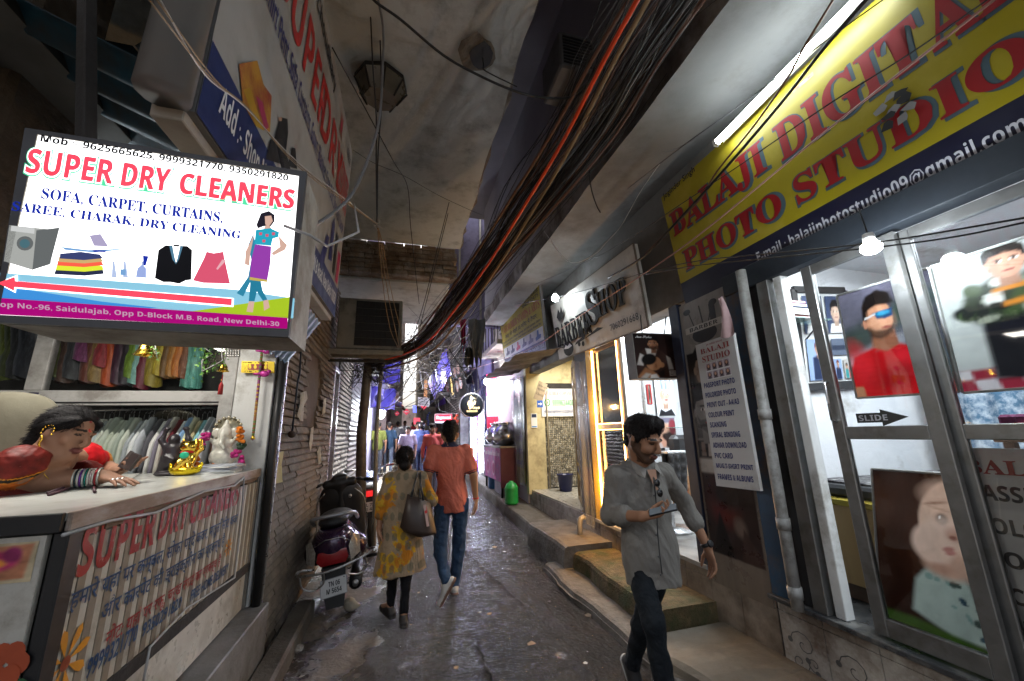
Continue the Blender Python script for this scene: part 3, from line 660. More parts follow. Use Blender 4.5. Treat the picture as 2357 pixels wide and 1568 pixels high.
# ---------------------------------------------------------------- right side: photo studio
def lamp(name, loc, energy, color=(1, 1, 1), radius=.04, kind='POINT', size=None, rot=None, parent=None):
    l = bpy.data.lights.new(name, kind); l.energy = energy; l.color = color
    if kind == 'AREA': l.shape = 'RECTANGLE'; l.size, l.size_y = size
    else: l.shadow_soft_size = radius
    o = bpy.data.objects.new(name, l); COL.objects.link(o); o.location = loc
    if rot is not None: o.rotation_euler = rot
    return o
WARMW, COOLW = (1, .86, .66), (.82, .92, 1)
TUBE = M('lit tube', (.9, .95, 1), emit=10, ecol=(.85, .95, 1)); BULB = M('lit bulb', (.9, .95, 1), emit=30, ecol=(.85, .95, 1))
YEL = M('yellow flex print', (.32, .26, .009), .42, var=.1, scale=3, bump=.04, bscale=8, dirt=(.38, .3, .03), dscale=3, damt=.3)
NAVY = M('navy flex print', (.006, .007, .022), .45, var=.1); RED = M('red print', (.27, .01, .013), .42, var=.12, scale=6); BLUEG = M('blue grey print', (.06, .1, .12), .42)
INK = M('black print', (.012, .012, .015), .45, var=.1); NAVT = M('navy print', (.02, .025, .16), .45, var=.15); WHT = M('white print', (.8, .8, .8), .45, var=.04); SILV = M('silver print', (.42, .42, .45), .4)
FLEXW = M('white flex', (.6, .6, .59), .42, var=.06, scale=2, bump=.05, bscale=6, dirt=(.45, .43, .4), dscale=3, damt=.25)
def qx(x, yf, yn, z0, z1): return Q((x, yf, z0), (x, yn, z0), (x, yf, z1))
def qpx(ax, c, bl, br, tl): return Q(on(ax, c, *bl), on(ax, c, *br), on(ax, c, *tl))

# the yellow signboard
TLs = oY(2.88, 1522, 455); sg = Q((2.49, 2.88, 2.72), (2.49, .2, 2.74), TLs)
t = T('shop_sign', 'big yellow and navy photo studio signboard over the sliding doors', 'sign', (2.5, 1.6, 2.72))
mb = MB(); sg.board(mb, M('sign back', (.1, .1, .1), .6), .05, h=-.003); mb.build('board', t)
mb = MB(); vb = (sg.uv(1573, 661)[1]+sg.uv(2357, 194)[1])/2
sg.rect(mb, 0, 0, 1, vb, NAVY, .001); sg.rect(mb, 0, vb, 1, 1, YEL, .001)
def bigword(q, s, ll, ur, st='serif', cols=(BLUEG, RED)):
    a, b = q.uv(*ll), q.uv(*ur); return a, b
b0, b1 = sg.uv(1555, 557), sg.uv(1747, 317); d0 = sg.uv(1800, 370); d1 = sg.uv(2099, 35); p0, p1 = sg.uv(1582, 628), sg.uv(1791, 440); s0, s1 = sg.uv(1837, 467), sg.uv(2350, 53)
r1a = (b0[1]+d0[1])/2; r1b = (b1[1]+d1[1])/2; r2a = (p0[1]+s0[1])/2; r2b = (p1[1]+s1[1])/2
lw = (d1[0]-d0[0])/5
for s, u0, u1, va, vb2 in (('BALAJI', b0[0], b1[0], r1a, r1b), ('DIGIT', d0[0], d1[0], r1a, r1b), ('AL', d1[0]+lw*.12, d1[0]+lw*2.1, r1a, r1b), ('PHOTO', p0[0], p1[0], r2a, r2b), ('STUDIO', s0[0], s1[0], r2a, r2b)):
    w_ = (u1-u0)*.012+.003
    sg.text(mb, s, u0-w_+.004, va-.018, u1+w_+.004, vb2+.006, BLUEG, 'serif', .0022, .03, 3); sg.text(mb, s, u0, va, u1, vb2, RED, 'serif', .0036, .012, 3)
a, b = sg.uv(1747, 608), sg.uv(2357, 268); sg.text(mb, 'E-mail : balajiphotostudio09@gmail.com', a[0], a[1]-.01, b[0], a[1]+.085, SILV, 'sans', .0025)
a, b = sg.uv(1529, 465), sg.uv(1599, 390); sg.text(mb, 'Joginder Singh', a[0], a[1]+.005, b[0], a[1]+.075, INK, 'plain', .0025, .012)
mb.build('sign_face', t)
cv = Canvas(30, 34, '#caa53a'); cv.ell(.5, .55, .42, .42, '#8a2b1c', .3); cv.ell(.5, .6, .2, .25, '#e6b36a', .3); cv.ell(.5, .25, .3, .2, '#c2402a', .4); cv.noise(.4, 6, 3)
a, b = sg.uv(1828, 215), sg.uv(1872, 165); printed('picture_sticker', sg, cv, t, .004, a[0], a[1], b[0], b[1])
a = sg.uv(2060, 240); mb = MB(); g = random.Random(4)
for k in range(9): sg.poly(mb, [(a[0]+.02*math.sin(k*2.4)+.012*math.cos(i*1.26)*g.uniform(.5, 1.6), a[1]-.018*k+.05+.02*math.sin(i*1.26)*g.uniform(.6, 1.6)) for i in range(5)], BLACK if k % 2 else M('torn silver', (.3, .3, .3), .3), .005+.001*k)
mb.build('torn_patch', t)
# tube light along the sign top
def tube_light(name, label, a, b, r=.016, batten=True, em=TUBE, group=None, off=(0, 0, .035)):
    a, b = np.asarray(a, float), np.asarray(b, float); t = T(name, label, 'tube light', (a+b)/2, group); mb = MB(); mb.tube([a, b], r, em, 10); mb.build('tube', t)
    if batten: mb = MB(); mb.beam(a+off, b+off, .03, .025, WHITEP); d = nrm(b-a); [mb.beam(p-d*.01, p+d*.02, .045, .05, WHITEP) for p in (a-d*.012, b)]; mb.build('batten', t)
    return t
ta, tb = oX(2.26, 1650, 328), oX(2.26, 2010, -40); tube_light('tube_light', 'long bright white tube light along the top of the yellow sign', ta, tb, .022, off=(.05, 0, .02))
# frame of the studio front
t = T('photo_studio', 'photo studio shop front with white rooms behind aluminium sliding doors', 'shop', (2.6, 1.2, .47))
mb = MB(); mb.bx(2.56, 5.2, 2.42, 2.52, .5, 3.0, WALLW, 0); mb.bx(5.1, 5.2, -1.5, 2.41, .5, 3.0, WALLW, 0); mb.bx(2.56, 5.2, -1.6, -1.5, .5, 3.0, WALLW, 0); mb.build('wall', t)
mb = MB(); mb.bx(2.56, 5.2, -1.6, 2.5, 3.0, 3.05, WALLW, 0); mb.build('ceiling', t)
mb = MB(); mb.bx(2.44, 5.2, -1.6, 2.42, .475, .505, M('black granite sill', (.05, .052, .055), .3, var=.3, scale=6, dirt=(.2, .19, .17), dscale=5, damt=.4), .004); mb.build('sill', t)
mb = MB(); mb.bx(2.47, 2.56, 2.03, 2.12, .505, 2.66, ALU); mb.bx(2.5, 2.57, 1.95, 2.01, .505, 2.66, WHITEP); mb.bx(2.46, 2.58, -1.5, 2.41, 2.62, 2.78, M('blue grey lintel', (.008, .012, .018), .7, var=.3)); mb.build('door_frame', t)
GL = glass_mat('pane glass', (.985, .99, .99), .06)
def door(y1, y0, x, name='sliding_door', handle=True, z0=.52, z1=2.6, label=None):
    d = MB(); w = .065
    d.bx(x-.018, x+.018, y1-w, y1, z0, z1, ALU); d.bx(x-.018, x+.018, y0, y0+w, z0, z1, ALU)
    for a, b in ((z0, z0+.09), (1.52, 1.59), (z1-.06, z1)): d.bx(x-.017, x+.017, y0+w, y1-w, a, b, ALU)
    o = d.build(name, t); m2 = MB(); m2.bx(x-.003, x+.003, y0+w, y1-w, z0+.09, 1.52, GL, 0); m2.bx(x-.003, x+.003, y0+w, y1-w, 1.59, z1-.06, GL, 0)
    p = m2.build('pane', o); 
    if handle: m3 = MB(); m3.tube([(x-.02, y1-.03, 1.62), (x-.05, y1-.03, 1.63), (x-.05, y1-.03, 1.85), (x-.02, y1-.03, 1.86)], .008, STEEL); m3.build('handle', o)
    return o
door(1.795, 1.28, 2.5); door(1.31, .62, 2.55, handle=False); door(.66, -.1, 2.5, handle=False)
ta = lamp('studio ceiling lamp', (3.3, 1.2, 2.9), 26, COOLW, kind='AREA', size=(1.4, 1.2), rot=(0, 0, 0))
mb = MB(); mb.tube([(3.2, 2.3, 2.93), (3.2, 1.1, 2.93)], .018, TUBE, 8); o = mb.build('tube_light'); tag(o, 'tube light on the white ceiling inside the photo studio', 'tube light')
# pipe and blue panel
mb = MB(); pa = oX(2.44, 1728, 655); pb = oX(2.44, 1835, 1402); mb.tube([(2.43, 2.19, pb[2]-.0), (2.43, 2.19, 1.0), (2.43, 2.19, 2.75)], .036, M('grimy pipe', (.36, .355, .34), .5, var=.15, dirt=(.16, .15, .13), dscale=6, damt=.5), 14)
for z in (.95, 1.65, .55): mb.tube([(2.43, 2.19, z), (2.43, 2.19, z+.07)], .042, M('grimy pipe'), 14)
tag(mb.build('drain_pipe'), 'grimy white drain pipe beside the studio door', 'pipe')
mb = MB(); mb.bx(2.475, 2.52, 2.27, 2.41, .47, 2.75, M('chipped blue paint', (.02, .065, .13), .45, var=.35, scale=5, dirt=(.08, .06, .05), dscale=4, damt=.4)); mb.bx(2.5, 2.54, 2.12, 2.27, .47, 2.75, BLACK); tag(mb.build('blue_post'), 'chipped dark blue wooden post between poster and drain pipe', 'post')
# pictures on boards just behind the glass
def backlit():
    if 'backlit print' in MATS: return MATS['backlit print']
    m = M('backlit print', attr='Col', rough=.35, var=.03); n = m.node_tree.nodes; L = m.node_tree.links.new; b = n['Principled BSDF']; t = n.new('ShaderNodeBsdfTranslucent'); L(b.inputs['Base Color'].links[0].from_socket, t.inputs[0]); x = n.new('ShaderNodeMixShader'); x.inputs[0].default_value = .62; L(b.outputs[0], x.inputs[1]); L(t.outputs[0], x.inputs[2]); L(x.outputs[0], n['Material Output'].inputs[0]); return m
def board_pic(name, label, q, cv, cat='poster', th=.012, edge=WHITEP, glow=False):
    if glow:
        o = T(name, label, cat, q.p(.5, 0)); printed('print', q, cv, o, 0, m=backlit()); mb = MB(); q.frame(mb, edge, .012, .01, 0); mb.build('edge', o); return o
    o = T(name, label, cat, q.p(.5, 0)); mb = MB(); q.board(mb, edge, th, h=-.001); mb.build('backing', o); printed('print', q, cv, o, .001); return o
cv = Canvas(84, 92, '#4a4650'); cv.grad('#2f3a34', '#5b5866'); cv.ell(.3, .35, .5, .06, '#8f9094', 1, .3); cv.ell(.2, .5, .3, .12, '#26332d', 1, .2); cv.ell(.75, .7, .4, .1, '#33403a', 1, .35); cv.noise(.35, 5, 11)
cv.poly([(.2, 0), (.22, .24), (.3, .38), (.48, .44), (.72, .44), (.9, .36), (.97, .22), (1, 0)], '#a30f16', 3); cv.ell(.35, .3, .1, .2, '#c2202a', 1, .3, .6); cv.ell(.62, .16, .2, .1, '#7d0a10', 1, .2, .7); cv.ell(.75, .33, .12, .05, '#c2202a', 1, -.3, .6)
cv.poly([(.2, 0), (.22, .1), (.32, .1), (.34, 0)], '#9c6a4c', 2); cv.poly([(.88, 0), (.88, .1), (.97, .1), (1, 0)], '#9c6a4c', 2)
cv.poly([(.48, .44), (.5, .56), (.7, .56), (.72, .44), (.6, .39)], '#83543d', 2); cv.ell(.585, .69, .125, .155, '#b58163', .12); cv.ell(.62, .66, .08, .1, '#cf9c7c', 1.2, op=.6)
cv.poly([(.46, .64), (.49, .53), (.58, .5), (.68, .54), (.71, .62), (.64, .585), (.55, .585)], '#2c1d17', 3, .85); cv.ell(.455, .66, .025, .045, '#a9745a', .3)
cv.poly([(.44, .7), (.45, .82), (.5, .91), (.62, .95), (.72, .9), (.74, .8), (.7, .8), (.58, .81), (.5, .78), (.48, .68)], '#15100f', 2); cv.poly([(.54, .745), (.72, .76), (.715, .69), (.64, .675), (.57, .69)], '#0e3f63', 1.5); cv.ell(.63, .73, .06, .02, '#2f86a8', .7)
cv.poly([(.46, .7), (.46, .715), (.56, .74), (.56, .725)], '#c8c8c8', 1); cv.ell(.64, .6, .04, .012, '#8c4a42', .6); cv.noise(.08, 30, 5)
cv.shift(.6, .43, 1.2, 1.0); q = qpx('X', 2.6, (1972, 917), (2209, 902), (1926, 681)); board_pic('poster', 'big portrait print of a man in a red t-shirt and blue sunglasses', q, cv, glow=True)
cv = Canvas(60, 70, '#a7aca6'); cv.grad('#8f9590', '#b9bdb8'); cv.poly([(0, 0), (0, .14), (1, .17), (1, 0)], '#7b2130', 2)
for i in range(4): cv.poly([(.25*i+.02, .0), (.25*i, .08), (.25*i+.12, .085), (.25*i+.14, 0)], '#a7a4a4', 1); cv.poly([(.25*i+.13, .085), (.25*i+.12, .15), (.25*i+.24, .155), (.25*i+.25, .09)], '#a7a4a4', 1)
cv.poly([(.62, .08), (.62, .45), (.66, .55), (.95, .55), (1, .4), (1, .05)], '#15161a', 2); cv.poly([(.5, .55), (.58, .72), (.72, .78), (1, .78), (1, .5), (.62, .47)], '#26301f', 3)
g = np.random.default_rng(2)
for i in range(26): cv.ell(.52+.48*g.random(), .5+.26*g.random(), .03+.04*g.random(), .02+.03*g.random(), ['#131711', '#7e8474', '#3b4a2c', '#c9cac2'][i % 4], .5, g.random()*3)
cv.poly([(.72, .7), (.9, .72), (.9, .68), (.72, .66)], '#c97f2a', 1.5); cv.poly([(.76, .6), (.95, .62), (.95, .585), (.76, .57)], '#c97f2a', 1.5); cv.face(.82, .87, .11, '#c6947a', '#1b130f', .2); cv.noise(.06, 20, 3)
cv.shift(.82, .4, 1.0, 1.0); q = Q(oX(2.61, 2216, 905), oX(2.61, 2216, 905)+A(0, -.62, 0), oX(2.61, 2141, 615)); board_pic('poster', 'pale portrait print of a boy in a camouflage hoodie behind the second pane', q, cv, glow=True)
cv = Canvas(70, 120, '#2b150d'); cv.ell(.4, .75, .5, .3, '#3a1e12', 1.2); cv.noise(.3, 4, 8)
cv.poly([(.3, .2), (.34, .38), (.45, .47), (.7, .52), (1, .5), (1, .12), (.6, .12)], '#a9b6ac', 3); g = np.random.default_rng(5)
for i in range(22): cv.ell(.4+.6*g.random(), .16+.3*g.random(), .02+.03*g.random(), .008+.012*g.random(), ['#2d4552', '#7d9a92', '#3c4a44'][i % 3], .5, g.random()*3)
cv.poly([(.72, .48), (.8, .3), (1, .1), (1, .3)], '#2c1613', 3)
cv.ell(.74, .72, .34, .25, '#d3ae97', .08); cv.ell(.58, .62, .19, .13, '#dab7a2', .25); cv.ell(.62, .5, .2, .08, '#c79f89', .5); cv.ell(.72, .88, .25, .08, '#c9a48e', .9)
cv.ell(.5, .6, .17, .11, '#dcbaa6', .3); cv.ell(.58, .745, .062, .036, '#b98f7a', .7); cv.ell(.585, .745, .045, .03, '#1a0f0c', .5); cv.ell(.572, .754, .012, .008, '#ffffff', .5); cv.ell(.57, .8, .07, .006, '#b48e78', 1, -.2); cv.ell(.54, .83, .09, .008, '#9a7460', .9, .2); cv.ell(.68, .68, .075, .045, '#c69883', .6); cv.ell(.66, .652, .03, .012, '#8a5648', .7); cv.ell(.6, .725, .1, .04, '#e3c4b2', 1.2, op=.6)
cv.ell(.62, .585, .045, .014, '#b0756a', .7, .3); cv.ell(.635, .567, .04, .012, '#b87a70', .7, .3); cv.ell(.55, .47, .1, .025, '#b98d78', 1)
cv.poly([(0, 0), (0, .15), (.3, .155), (1, .1), (1, 0)], '#3d5a1e', 3); cv.noise(.12, 14, 6)
q = Q(oX(2.58, 2030, 1452), oX(2.58, 2030, 1452)+A(0, -.5, 0), oX(2.58, 2006, 1079)); board_pic('poster', 'dark brown portrait print of a baby looking up behind the lower door pane', q, cv, glow=True)
q = Q(oX(2.575, 2345, 1640), oX(2.575, 2345, 1640)+A(0, -.6, 0), oX(2.575, 2196, 1030))
t2 = T('banner', 'white price banner stuck inside the lower right pane', 'banner', q.p(.5, 0)); mb = MB(); q.board(mb, FLEXW, .004, h=0)
for s, (x, y), x1, h, m, st in (('BALAJI', (2222, 1092), 2420, .065, RED, 'serif'), ('PASSPORT', (2237, 1147), 2460, .062, INK, 'sans'), ('POLORIDE', (2257, 1222), 2470, .062, INK, 'sans'), ('COLOUR', (2277, 1297), 2470, .062, INK, 'sans'), ('SCANING', (2297, 1380), 2480, .062, INK, 'sans'), ('SPIRAL', (2317, 1455), 2480, .062, INK, 'sans'), ('FRAMES', (2335, 1520), 2480, .062, INK, 'sans')):
    a = q.uv(x, y); q.text(mb, s, a[0], a[1], min(a[0]+.6, .98), a[1]+h, m, st, .004, .01)
mb.build('banner_face', t2)
# SLIDE sticker
q = qx(2.494, 1.73, 1.4, 1.62, 1.72); q = Q(oX(2.494, 1976, 982), oX(2.494, 2097, 980), oX(2.494, 1968, 945)); mb = MB()
q.poly(mb, [(0, .22), (.5, .22), (.5, 0), (1, .5), (.5, 1), (.5, .8), (0, .8)], M('black sticker', (.03, .03, .028), .4), .001); q.text(mb, 'SLIDE', .05, .33, .62, .68, SILV, 'sans', .002); tag(mb.build('slide_sticker'), 'black SLIDE arrow sticker on the studio door glass', 'sticker')
# tall hanging price board
a, b, c = oX(2.38, 1607, 795), oX(2.38, 1697, 799), oX(2.38, 1659, 1120); q = Q((2.38, a[1]+.01, c[2]), (2.38, b[1]+.0, c[2]+.01), (2.36, a[1]+.01, a[2])); t2 = T('price_board', 'tall white service list board hanging by the barber poster', 'sign', q.p(.5, 0)); mb = MB(); q.board(mb, FLEXW, .025, h=0, ch=.002); q.text(mb, 'JAI SHREE BALAJI', .3, .966, .72, .982, RED, 'plain', .002, .01); q.text(mb, 'BALAJI', .12, .915, .88, .957, RED, 'serif', .002); q.text(mb, 'STUDIO', .14, .857, .86, .9, RED, 'serif', .002)
rows = ['PASSPORT PHOTO', 'POLORIDE PHOTO', 'PRINT OUT - A4/A3', 'COLOUR PRINT', 'SCANING', 'SPIRAL BINDING', 'ADHAR DOWNLOAD', 'PVC CARD', 'MUG,T-SHIRT PRINT', 'FRAMES & ALBUMS']; wd = [.78, .77, .8, .65, .42, .7, .8, .45, .86, .82]
for i, s in enumerate(rows): v = .672-.0695*i; q.text(mb, s, .08, v, .08+wd[i], v+.037, NAVT, 'sans', .002, .012)
mb.build('board', t2)
cv = Canvas(44, 28, '#e8e8e8')
for r in range(2):
    for c in range(4): cx, cy = .125+.25*c, .26+.5*r; cv.poly([(cx-.11, cy-.2), (cx-.11, cy+.22), (cx+.11, cy+.22), (cx+.11, cy-.2)], '#b9a9b5', 1); cv.ell(cx, cy+.0, .075, .17, '#241712', .4); cv.ell(cx, cy+.04, .04, .1, '#d9a98f', .4); cv.poly([(cx-.09, cy-.2), (cx-.05, cy-.1), (cx+.05, cy-.1), (cx+.09, cy-.2)], '#54474f', 1)
printed('photo_strip', q, cv, t2, .002, .2, .725, .82, .845)
# vinyl with the barber pictures
q = qx(2.488, 2.97, 2.42, .4, 2.72); t2 = T('barber_vinyl', 'tall glossy barber vinyl with dark portraits and a scissors emblem', 'poster', q.p(.5, 0)); mb = MB(); q.board(mb, M('grey vinyl', (.3, .29, .27), .3, var=.1, dirt=(.15, .13, .11), damt=.4), .006, h=0); mb.build('backing', t2)
cv = Canvas(78, 310, '#8d8a86'); cv.grad('#6d6257', '#8f8c88')
def blk(y0, y1, c, x0=.04, x1=.96): cv.poly([(x0, y0), (x0, y1), (x1, y1), (x1, y0)], c, 1.5)
blk(.1, .36, '#2a1d1c'); cv.ell(.4, .27, .28, .07, '#5a1d1a', .8); cv.ell(.65, .2, .1, .03, '#6a5c54', .8, .3); cv.ell(.3, .17, .05, .03, '#857a72', .6, .2); cv.ell(.55, .3, .4, .05, '#160f10', .8); cv.poly([(.1, .1), (.3, .24), (.5, .1)], '#100b0c', 2); cv.poly([(.6, .1), (.7, .2), (.96, .12), (.96, .1)], '#3b2a26', 2)
blk(.365, .41, '#b9b3aa'); blk(.415, .475, '#0d0c0d')
for i in range(6): cv.poly([(.1+.14*i, .42), (.12+.14*i, .47), (.19+.14*i, .47), (.2+.14*i, .42)], ['#7a6a60', '#a8a09a', '#4a3a34'][i % 3], 1)
blk(.48, .64, '#a7a29c'); cv.poly([(.04, .48), (.04, .62), (.2, .64), (.5, .64), (.54, .5), (.3, .48)], '#3a3634', 3); cv.face(.3, .575, .26, '#8f8a86', '#141212', .4, beard=.7, smile=False); cv.ell(.8, .56, .22, .07, '#3a2722', .5); cv.ell(.78, .55, .1, .035, '#7d5a4a', .8)
blk(.645, .8, '#0f0e10'); cv.face(.4, .73, .24, '#a08a78', '#120f0e', .3, smile=False); blk(.645, .685, '#0b0a0c')
cv.noise(.12, 16, 4); printed('print', q, cv, t2, .001, m=M('glossy vinyl', attr='Col', rough=.3, var=.05, spec=.4, bump=.1, bscale=6))
mb = MB(); E = INK; q.disc(mb, .5, .86, .26, .032, E, .004); q.rect(mb, .1, .875, .9, .9, M('pale ribbon', (.5, .48, .45), .4), .005); q.text(mb, 'BARBER', .2, .88, .8, .895, E, 'sans', .006)
for a0, x in ((.45, .3), (.75, .62)): q.line(mb, [(x, .9), (x+(.1 if x > .5 else -.08), .955)], .012, E, .004); q.disc(mb, x+(.13 if x > .5 else -.12), .962, .08, .012, E, .0045)
q.rect(mb, .66, .9, .78, .96, E, .0042); q.line(mb, [(.5, .9), (.46, .97)], .014, E, .0046); mb.build('emblem', t2)
mb = MB(); mb.bx(2.47, 2.53, 2.98, 3.1, .47, 2.75, M('dark blue jamb', (.012, .018, .04), .5)); tag(mb.build('door_jamb'), 'dark blue jamb between barber doorway and vinyl poster', 'post')
# things inside the studio
t2 = T('wooden_bench', 'pale plywood box bench with a gold edge inside the studio', 'bench', (3.05, 2.1, .505)); WOOD = M('pale plywood', (.5, .33, .14), .45, var=.18, scale=3, stretch=(1, 1, .15), dirt=(.3, .18, .08), damt=.3)
mb = MB(); mb.bx(2.85, 4.6, 1.75, 2.38, .6, 1.08, WOOD); mb.bx(2.87, 4.6, 1.77, 2.38, .507, .6, M('brown kickboard', (.13, .08, .05), .6)); mb.build('body', t2); mb = MB(); mb.bx(2.83, 4.62, 1.73, 2.4, 1.08, 1.12, M('gold edge strip', (.5, .38, .06), .3, .4)); mb.build('edge_strip', t2)
t3 = T('mattress', 'black cushion under a black and white patterned cloth on the bench', 'cushion', (3.4, 2.1, 1.121)); mb = MB(); mb.bx(2.9, 4.5, 1.78, 2.36, 1.122, 1.2, BLACK, .02); mb.build('cushion', t3)
PAT = M('patterned cloth', (.6, .58, .55), .8, var=.1, dirt=(.03, .025, .03), dscale=14, damt=1.15); mb = MB(); mb.bx(3.0, 4.5, 1.765, 2.37, 1.2, 1.215, PAT, .004); mb.bx(3.0, 4.5, 1.765, 1.777, 1.1, 1.2, PAT, .002); mb.build('patterned_cloth', t3)
# framed pictures on the white wall (faces the camera)
q = qpx('Y', 2.41, (1846, 893), (1970, 884), (1822, 668)); t2 = T('picture_frame', 'large dark frame with six small photographs on the white studio wall', 'picture', q.p(.5, 0)); mb = MB(); q.board(mb, M('mount card', (.6, .6, .58), .6), .015, h=.01); mb.build('mount', t2); mb = MB(); q.frame(mb, M('dark frame', (.03, .027, .026), .4), .06, .03, .012); mb.build('frame', t2)
for i, (u0, v0, u1, v1, c) in enumerate(((.12, .53, .5, .93, 0), (.56, .53, .92, .93, 0), (.12, .06, .52, .47, 1), (.58, .3, .9, .47, 2), (.58, .06, .73, .26, 1), (.77, .06, .93, .26, 3))):
    cv = Canvas(22, 26, ['#3a4560', '#8fa3c4', '#5c6474', '#b9b2aa'][c])
    if c == 0: cv.poly([(.1, 0), (.2, .25), (.8, .25), (.9, 0)], '#e6e2dc', 1); cv.face(.5, .55, .26, '#cfae98', '#0e0c0c', .1)
    elif c == 1: cv.poly([(.2, 0), (.22, .55), (.5, .62), (.8, .5), (.8, 0)], '#1d2747', 1); cv.face(.5, .75, .15, '#b58a6d', '#5a1418', .2)
    elif c == 2: cv.poly([(0, .3), (0, .6), (1, .6), (1, .3)], '#2f3648', 1)
    else: cv.poly([(.1, 0), (.12, .5), (.45, .5), (.45, 0)], '#2f8f8f', 1); cv.poly([(.52, 0), (.52, .6), (.9, .6), (.9, 0)], '#a8362c', 1); cv.face(.3, .62, .12, '#b58a6d'); cv.face(.7, .72, .12, '#b58a6d')
    printed('photograph', q, cv, t2, .022, u0, v0, u1, v1)
t2 = T('glass_shelf', 'small glass shelf on a black bracket on the studio wall', 'shelf', (3.3, 2.3, 2.0)); a = oY(2.4, 1805, 745); mb = MB(); mb.bx(a[0]-.1, a[0]+.28, 2.22, 2.415, a[2]-.004, a[2]+.004, M('shelf glass', (.3, .5, .45), .1, alpha=.5)); mb.build('shelf_plate', t2); mb = MB(); mb.tube([(a[0]+.2, 2.41, a[2]-.14), (a[0]+.2, 2.25, a[2]-.01)], .006, BLACK); mb.build('bracket', t2)
for k, (c, h) in enumerate((((.3, .03, .02), .02), ((.6, .6, .55), .03), ((.5, .45, .3), .025), ((.05, .09, .3), .03), ((.5, .1, .1), .02))):
    z0 = a[2]+.005+.032*k; mb = MB(); mb.bx(a[0]-.06+.01*(k % 2), a[0]+.14-.012*k, 2.26, 2.4, z0, z0+h, M('book cover %d' % k, c, .5, var=.1), .002); mb.bx(a[0]-.05, a[0]+.13-.012*k, 2.258, 2.262, z0+.004, z0+h-.004, WHT, 0)
    tag(mb.build('book'), ['dark red book at the bottom of the pile on the glass shelf', 'white book second from the bottom on the glass shelf', 'tan book in the middle of the pile on the glass shelf', 'blue book second from the top on the glass shelf', 'thin red book on top of the pile on the glass shelf'][k], 'book', 'books piled on the glass shelf')
mb = MB(); CURT = M('blue floral curtain', (.07, .15, .24), .85, var=.1, dirt=(.5, .55, .6), dscale=16, damt=.6)
mb.sheet(lambda u, v: (4.3+.02*math.sin(u*40), 2.3-1.0*u, .9+1.6*v), 40, 6, CURT); tag(mb.build('curtain'), 'blue floral curtain hanging at the back of the studio', 'curtain')
# counter with cloth behind the second pane
t2 = T('studio_table', 'small dark table behind the second pane of the studio', 'table', (3.1, .9, .505)); mb = MB(); mb.bx(2.8, 3.5, .2, 1.28, 1.5, 1.54, M('table laminate', (.2, .12, .08), .4)); mb.build('table_top', t2)
for x in (2.84, 3.46):
    for y in (.24, 1.24): mb = MB(); mb.bx(x-.02, x+.02, y-.02, y+.02, .505, 1.5, M('table laminate')); mb.build('leg', t2)
mb = MB(); STR = [M('plum cloth', (.16, .03, .09), .9), M('pink cloth', (.5, .25, .3), .9)]
y = 1.24
for k in range(14): mb.bx(2.79, 3.2, y-.05, y, 1.541, 1.63, STR[k % 2] if k > 1 else STR[0], .012); y -= .052
tag(mb.build('striped_cloth'), 'folded plum and pink striped cloth on the studio table', 'cloth')
t2 = T('photo_album', 'red album lying on the striped cloth in the studio', 'album', (3.0, .9, 1.632)); mb = MB(); mb.bx(2.83, 3.1, .62, 1.0, 1.632, 1.672, M('red album', (.5, .04, .05), .4)); mb.build('cover', t2)
cvq = Q((2.62, 2.4, 1.28), (2.75, 2.4, 1.28), (2.62, 2.4, 1.62)); q = qpx('Y', 2.412, (1806, 985), (1830, 983), (1795, 880)); t2 = T('payment_sign', 'white payment sign with a purple round mark on the studio wall', 'sign', q.p(.5, 0)); mb = MB(); q.board(mb, WHT, .004, h=.004); mb.build('board', t2); mb = MB(); q.disc(mb, .55, .72, .42, .13, M('purple mark', (.12, .03, .35), .4), .006); q.rect(mb, .5, .78, .62, .8, WHT, .007); q.rect(mb, .5, .64, .56, .78, WHT, .007); q.rect(mb, .5, .71, .7, .73, WHT, .007); q.rect(mb, 0, 0, 1, .04, M('purple mark'), .006); mb.build('mark', t2)
# bulb under the sign
def bulb(name, label, p, r=.035, energy=12, col=COOLW, hang=.12, em=BULB, light=True, flat=1.0):
    p = np.asarray(p, float); t = T(name, label, 'lamp', p); mb = MB(); mb.ell(p, (r, r, r*flat), em); mb.build('bulb', t); mb = MB(); mb.tube([p+A(0, 0, r*flat*.8), p+A(0, 0, r*flat+.04)], [r*.62, r*.5], WHITEP, 10); mb.tube([p+A(0, 0, r*flat+.04), p+A(0, .01, r+hang)], .004, BLACK); mb.build('holder', t)
    if light: lamp(name+' light', p-A(0, 0, r*flat+.05), energy, col, .03)
    return t
bulb('bulb', 'glowing white bulb under the yellow sign by the studio door', oX(2.24, 2005, 570), .045, 6, hang=.18, flat=.75)
# ---------------------------------------------------------------- barber shop
t = T('barber_shop', 'barber shop with a lit doorway and gold edged window beside the vinyl poster', 'shop', (2.6, 4, .47))
GREYF = M('grey terrazzo', (.3, .3, .29), .35, var=.25, scale=5, dirt=(.16, .15, .14), dscale=4, damt=.4)
mb = MB(); mb.bx(2.46, 5.2, 3.0, 4.95, .475, .51, GREYF, .002); mb.build('floor', t)
mb = MB(); mb.bx(2.56, 5.2, 4.95, 5.02, .51, 3.1, WALLW, 0); mb.bx(5.1, 5.2, 3.2, 4.94, .51, 3.1, WALLW, 0); mb.bx(2.56, 5.2, 2.53, 3.2, .51, 3.1, WALLW, 0); mb.bx(2.54, 5.2, 2.53, 4.95, 3.1, 3.14, WALLW, 0); mb.build('wall', t)
g = random.Random(8); mb = MB(); WB = [M('wood block %d' % k, c, .55, var=.2) for k, c in enumerate(((.42, .22, .1), (.5, .3, .16), (.33, .19, .1), (.5, .14, .05), (.45, .36, .26)))]
x = 2.7
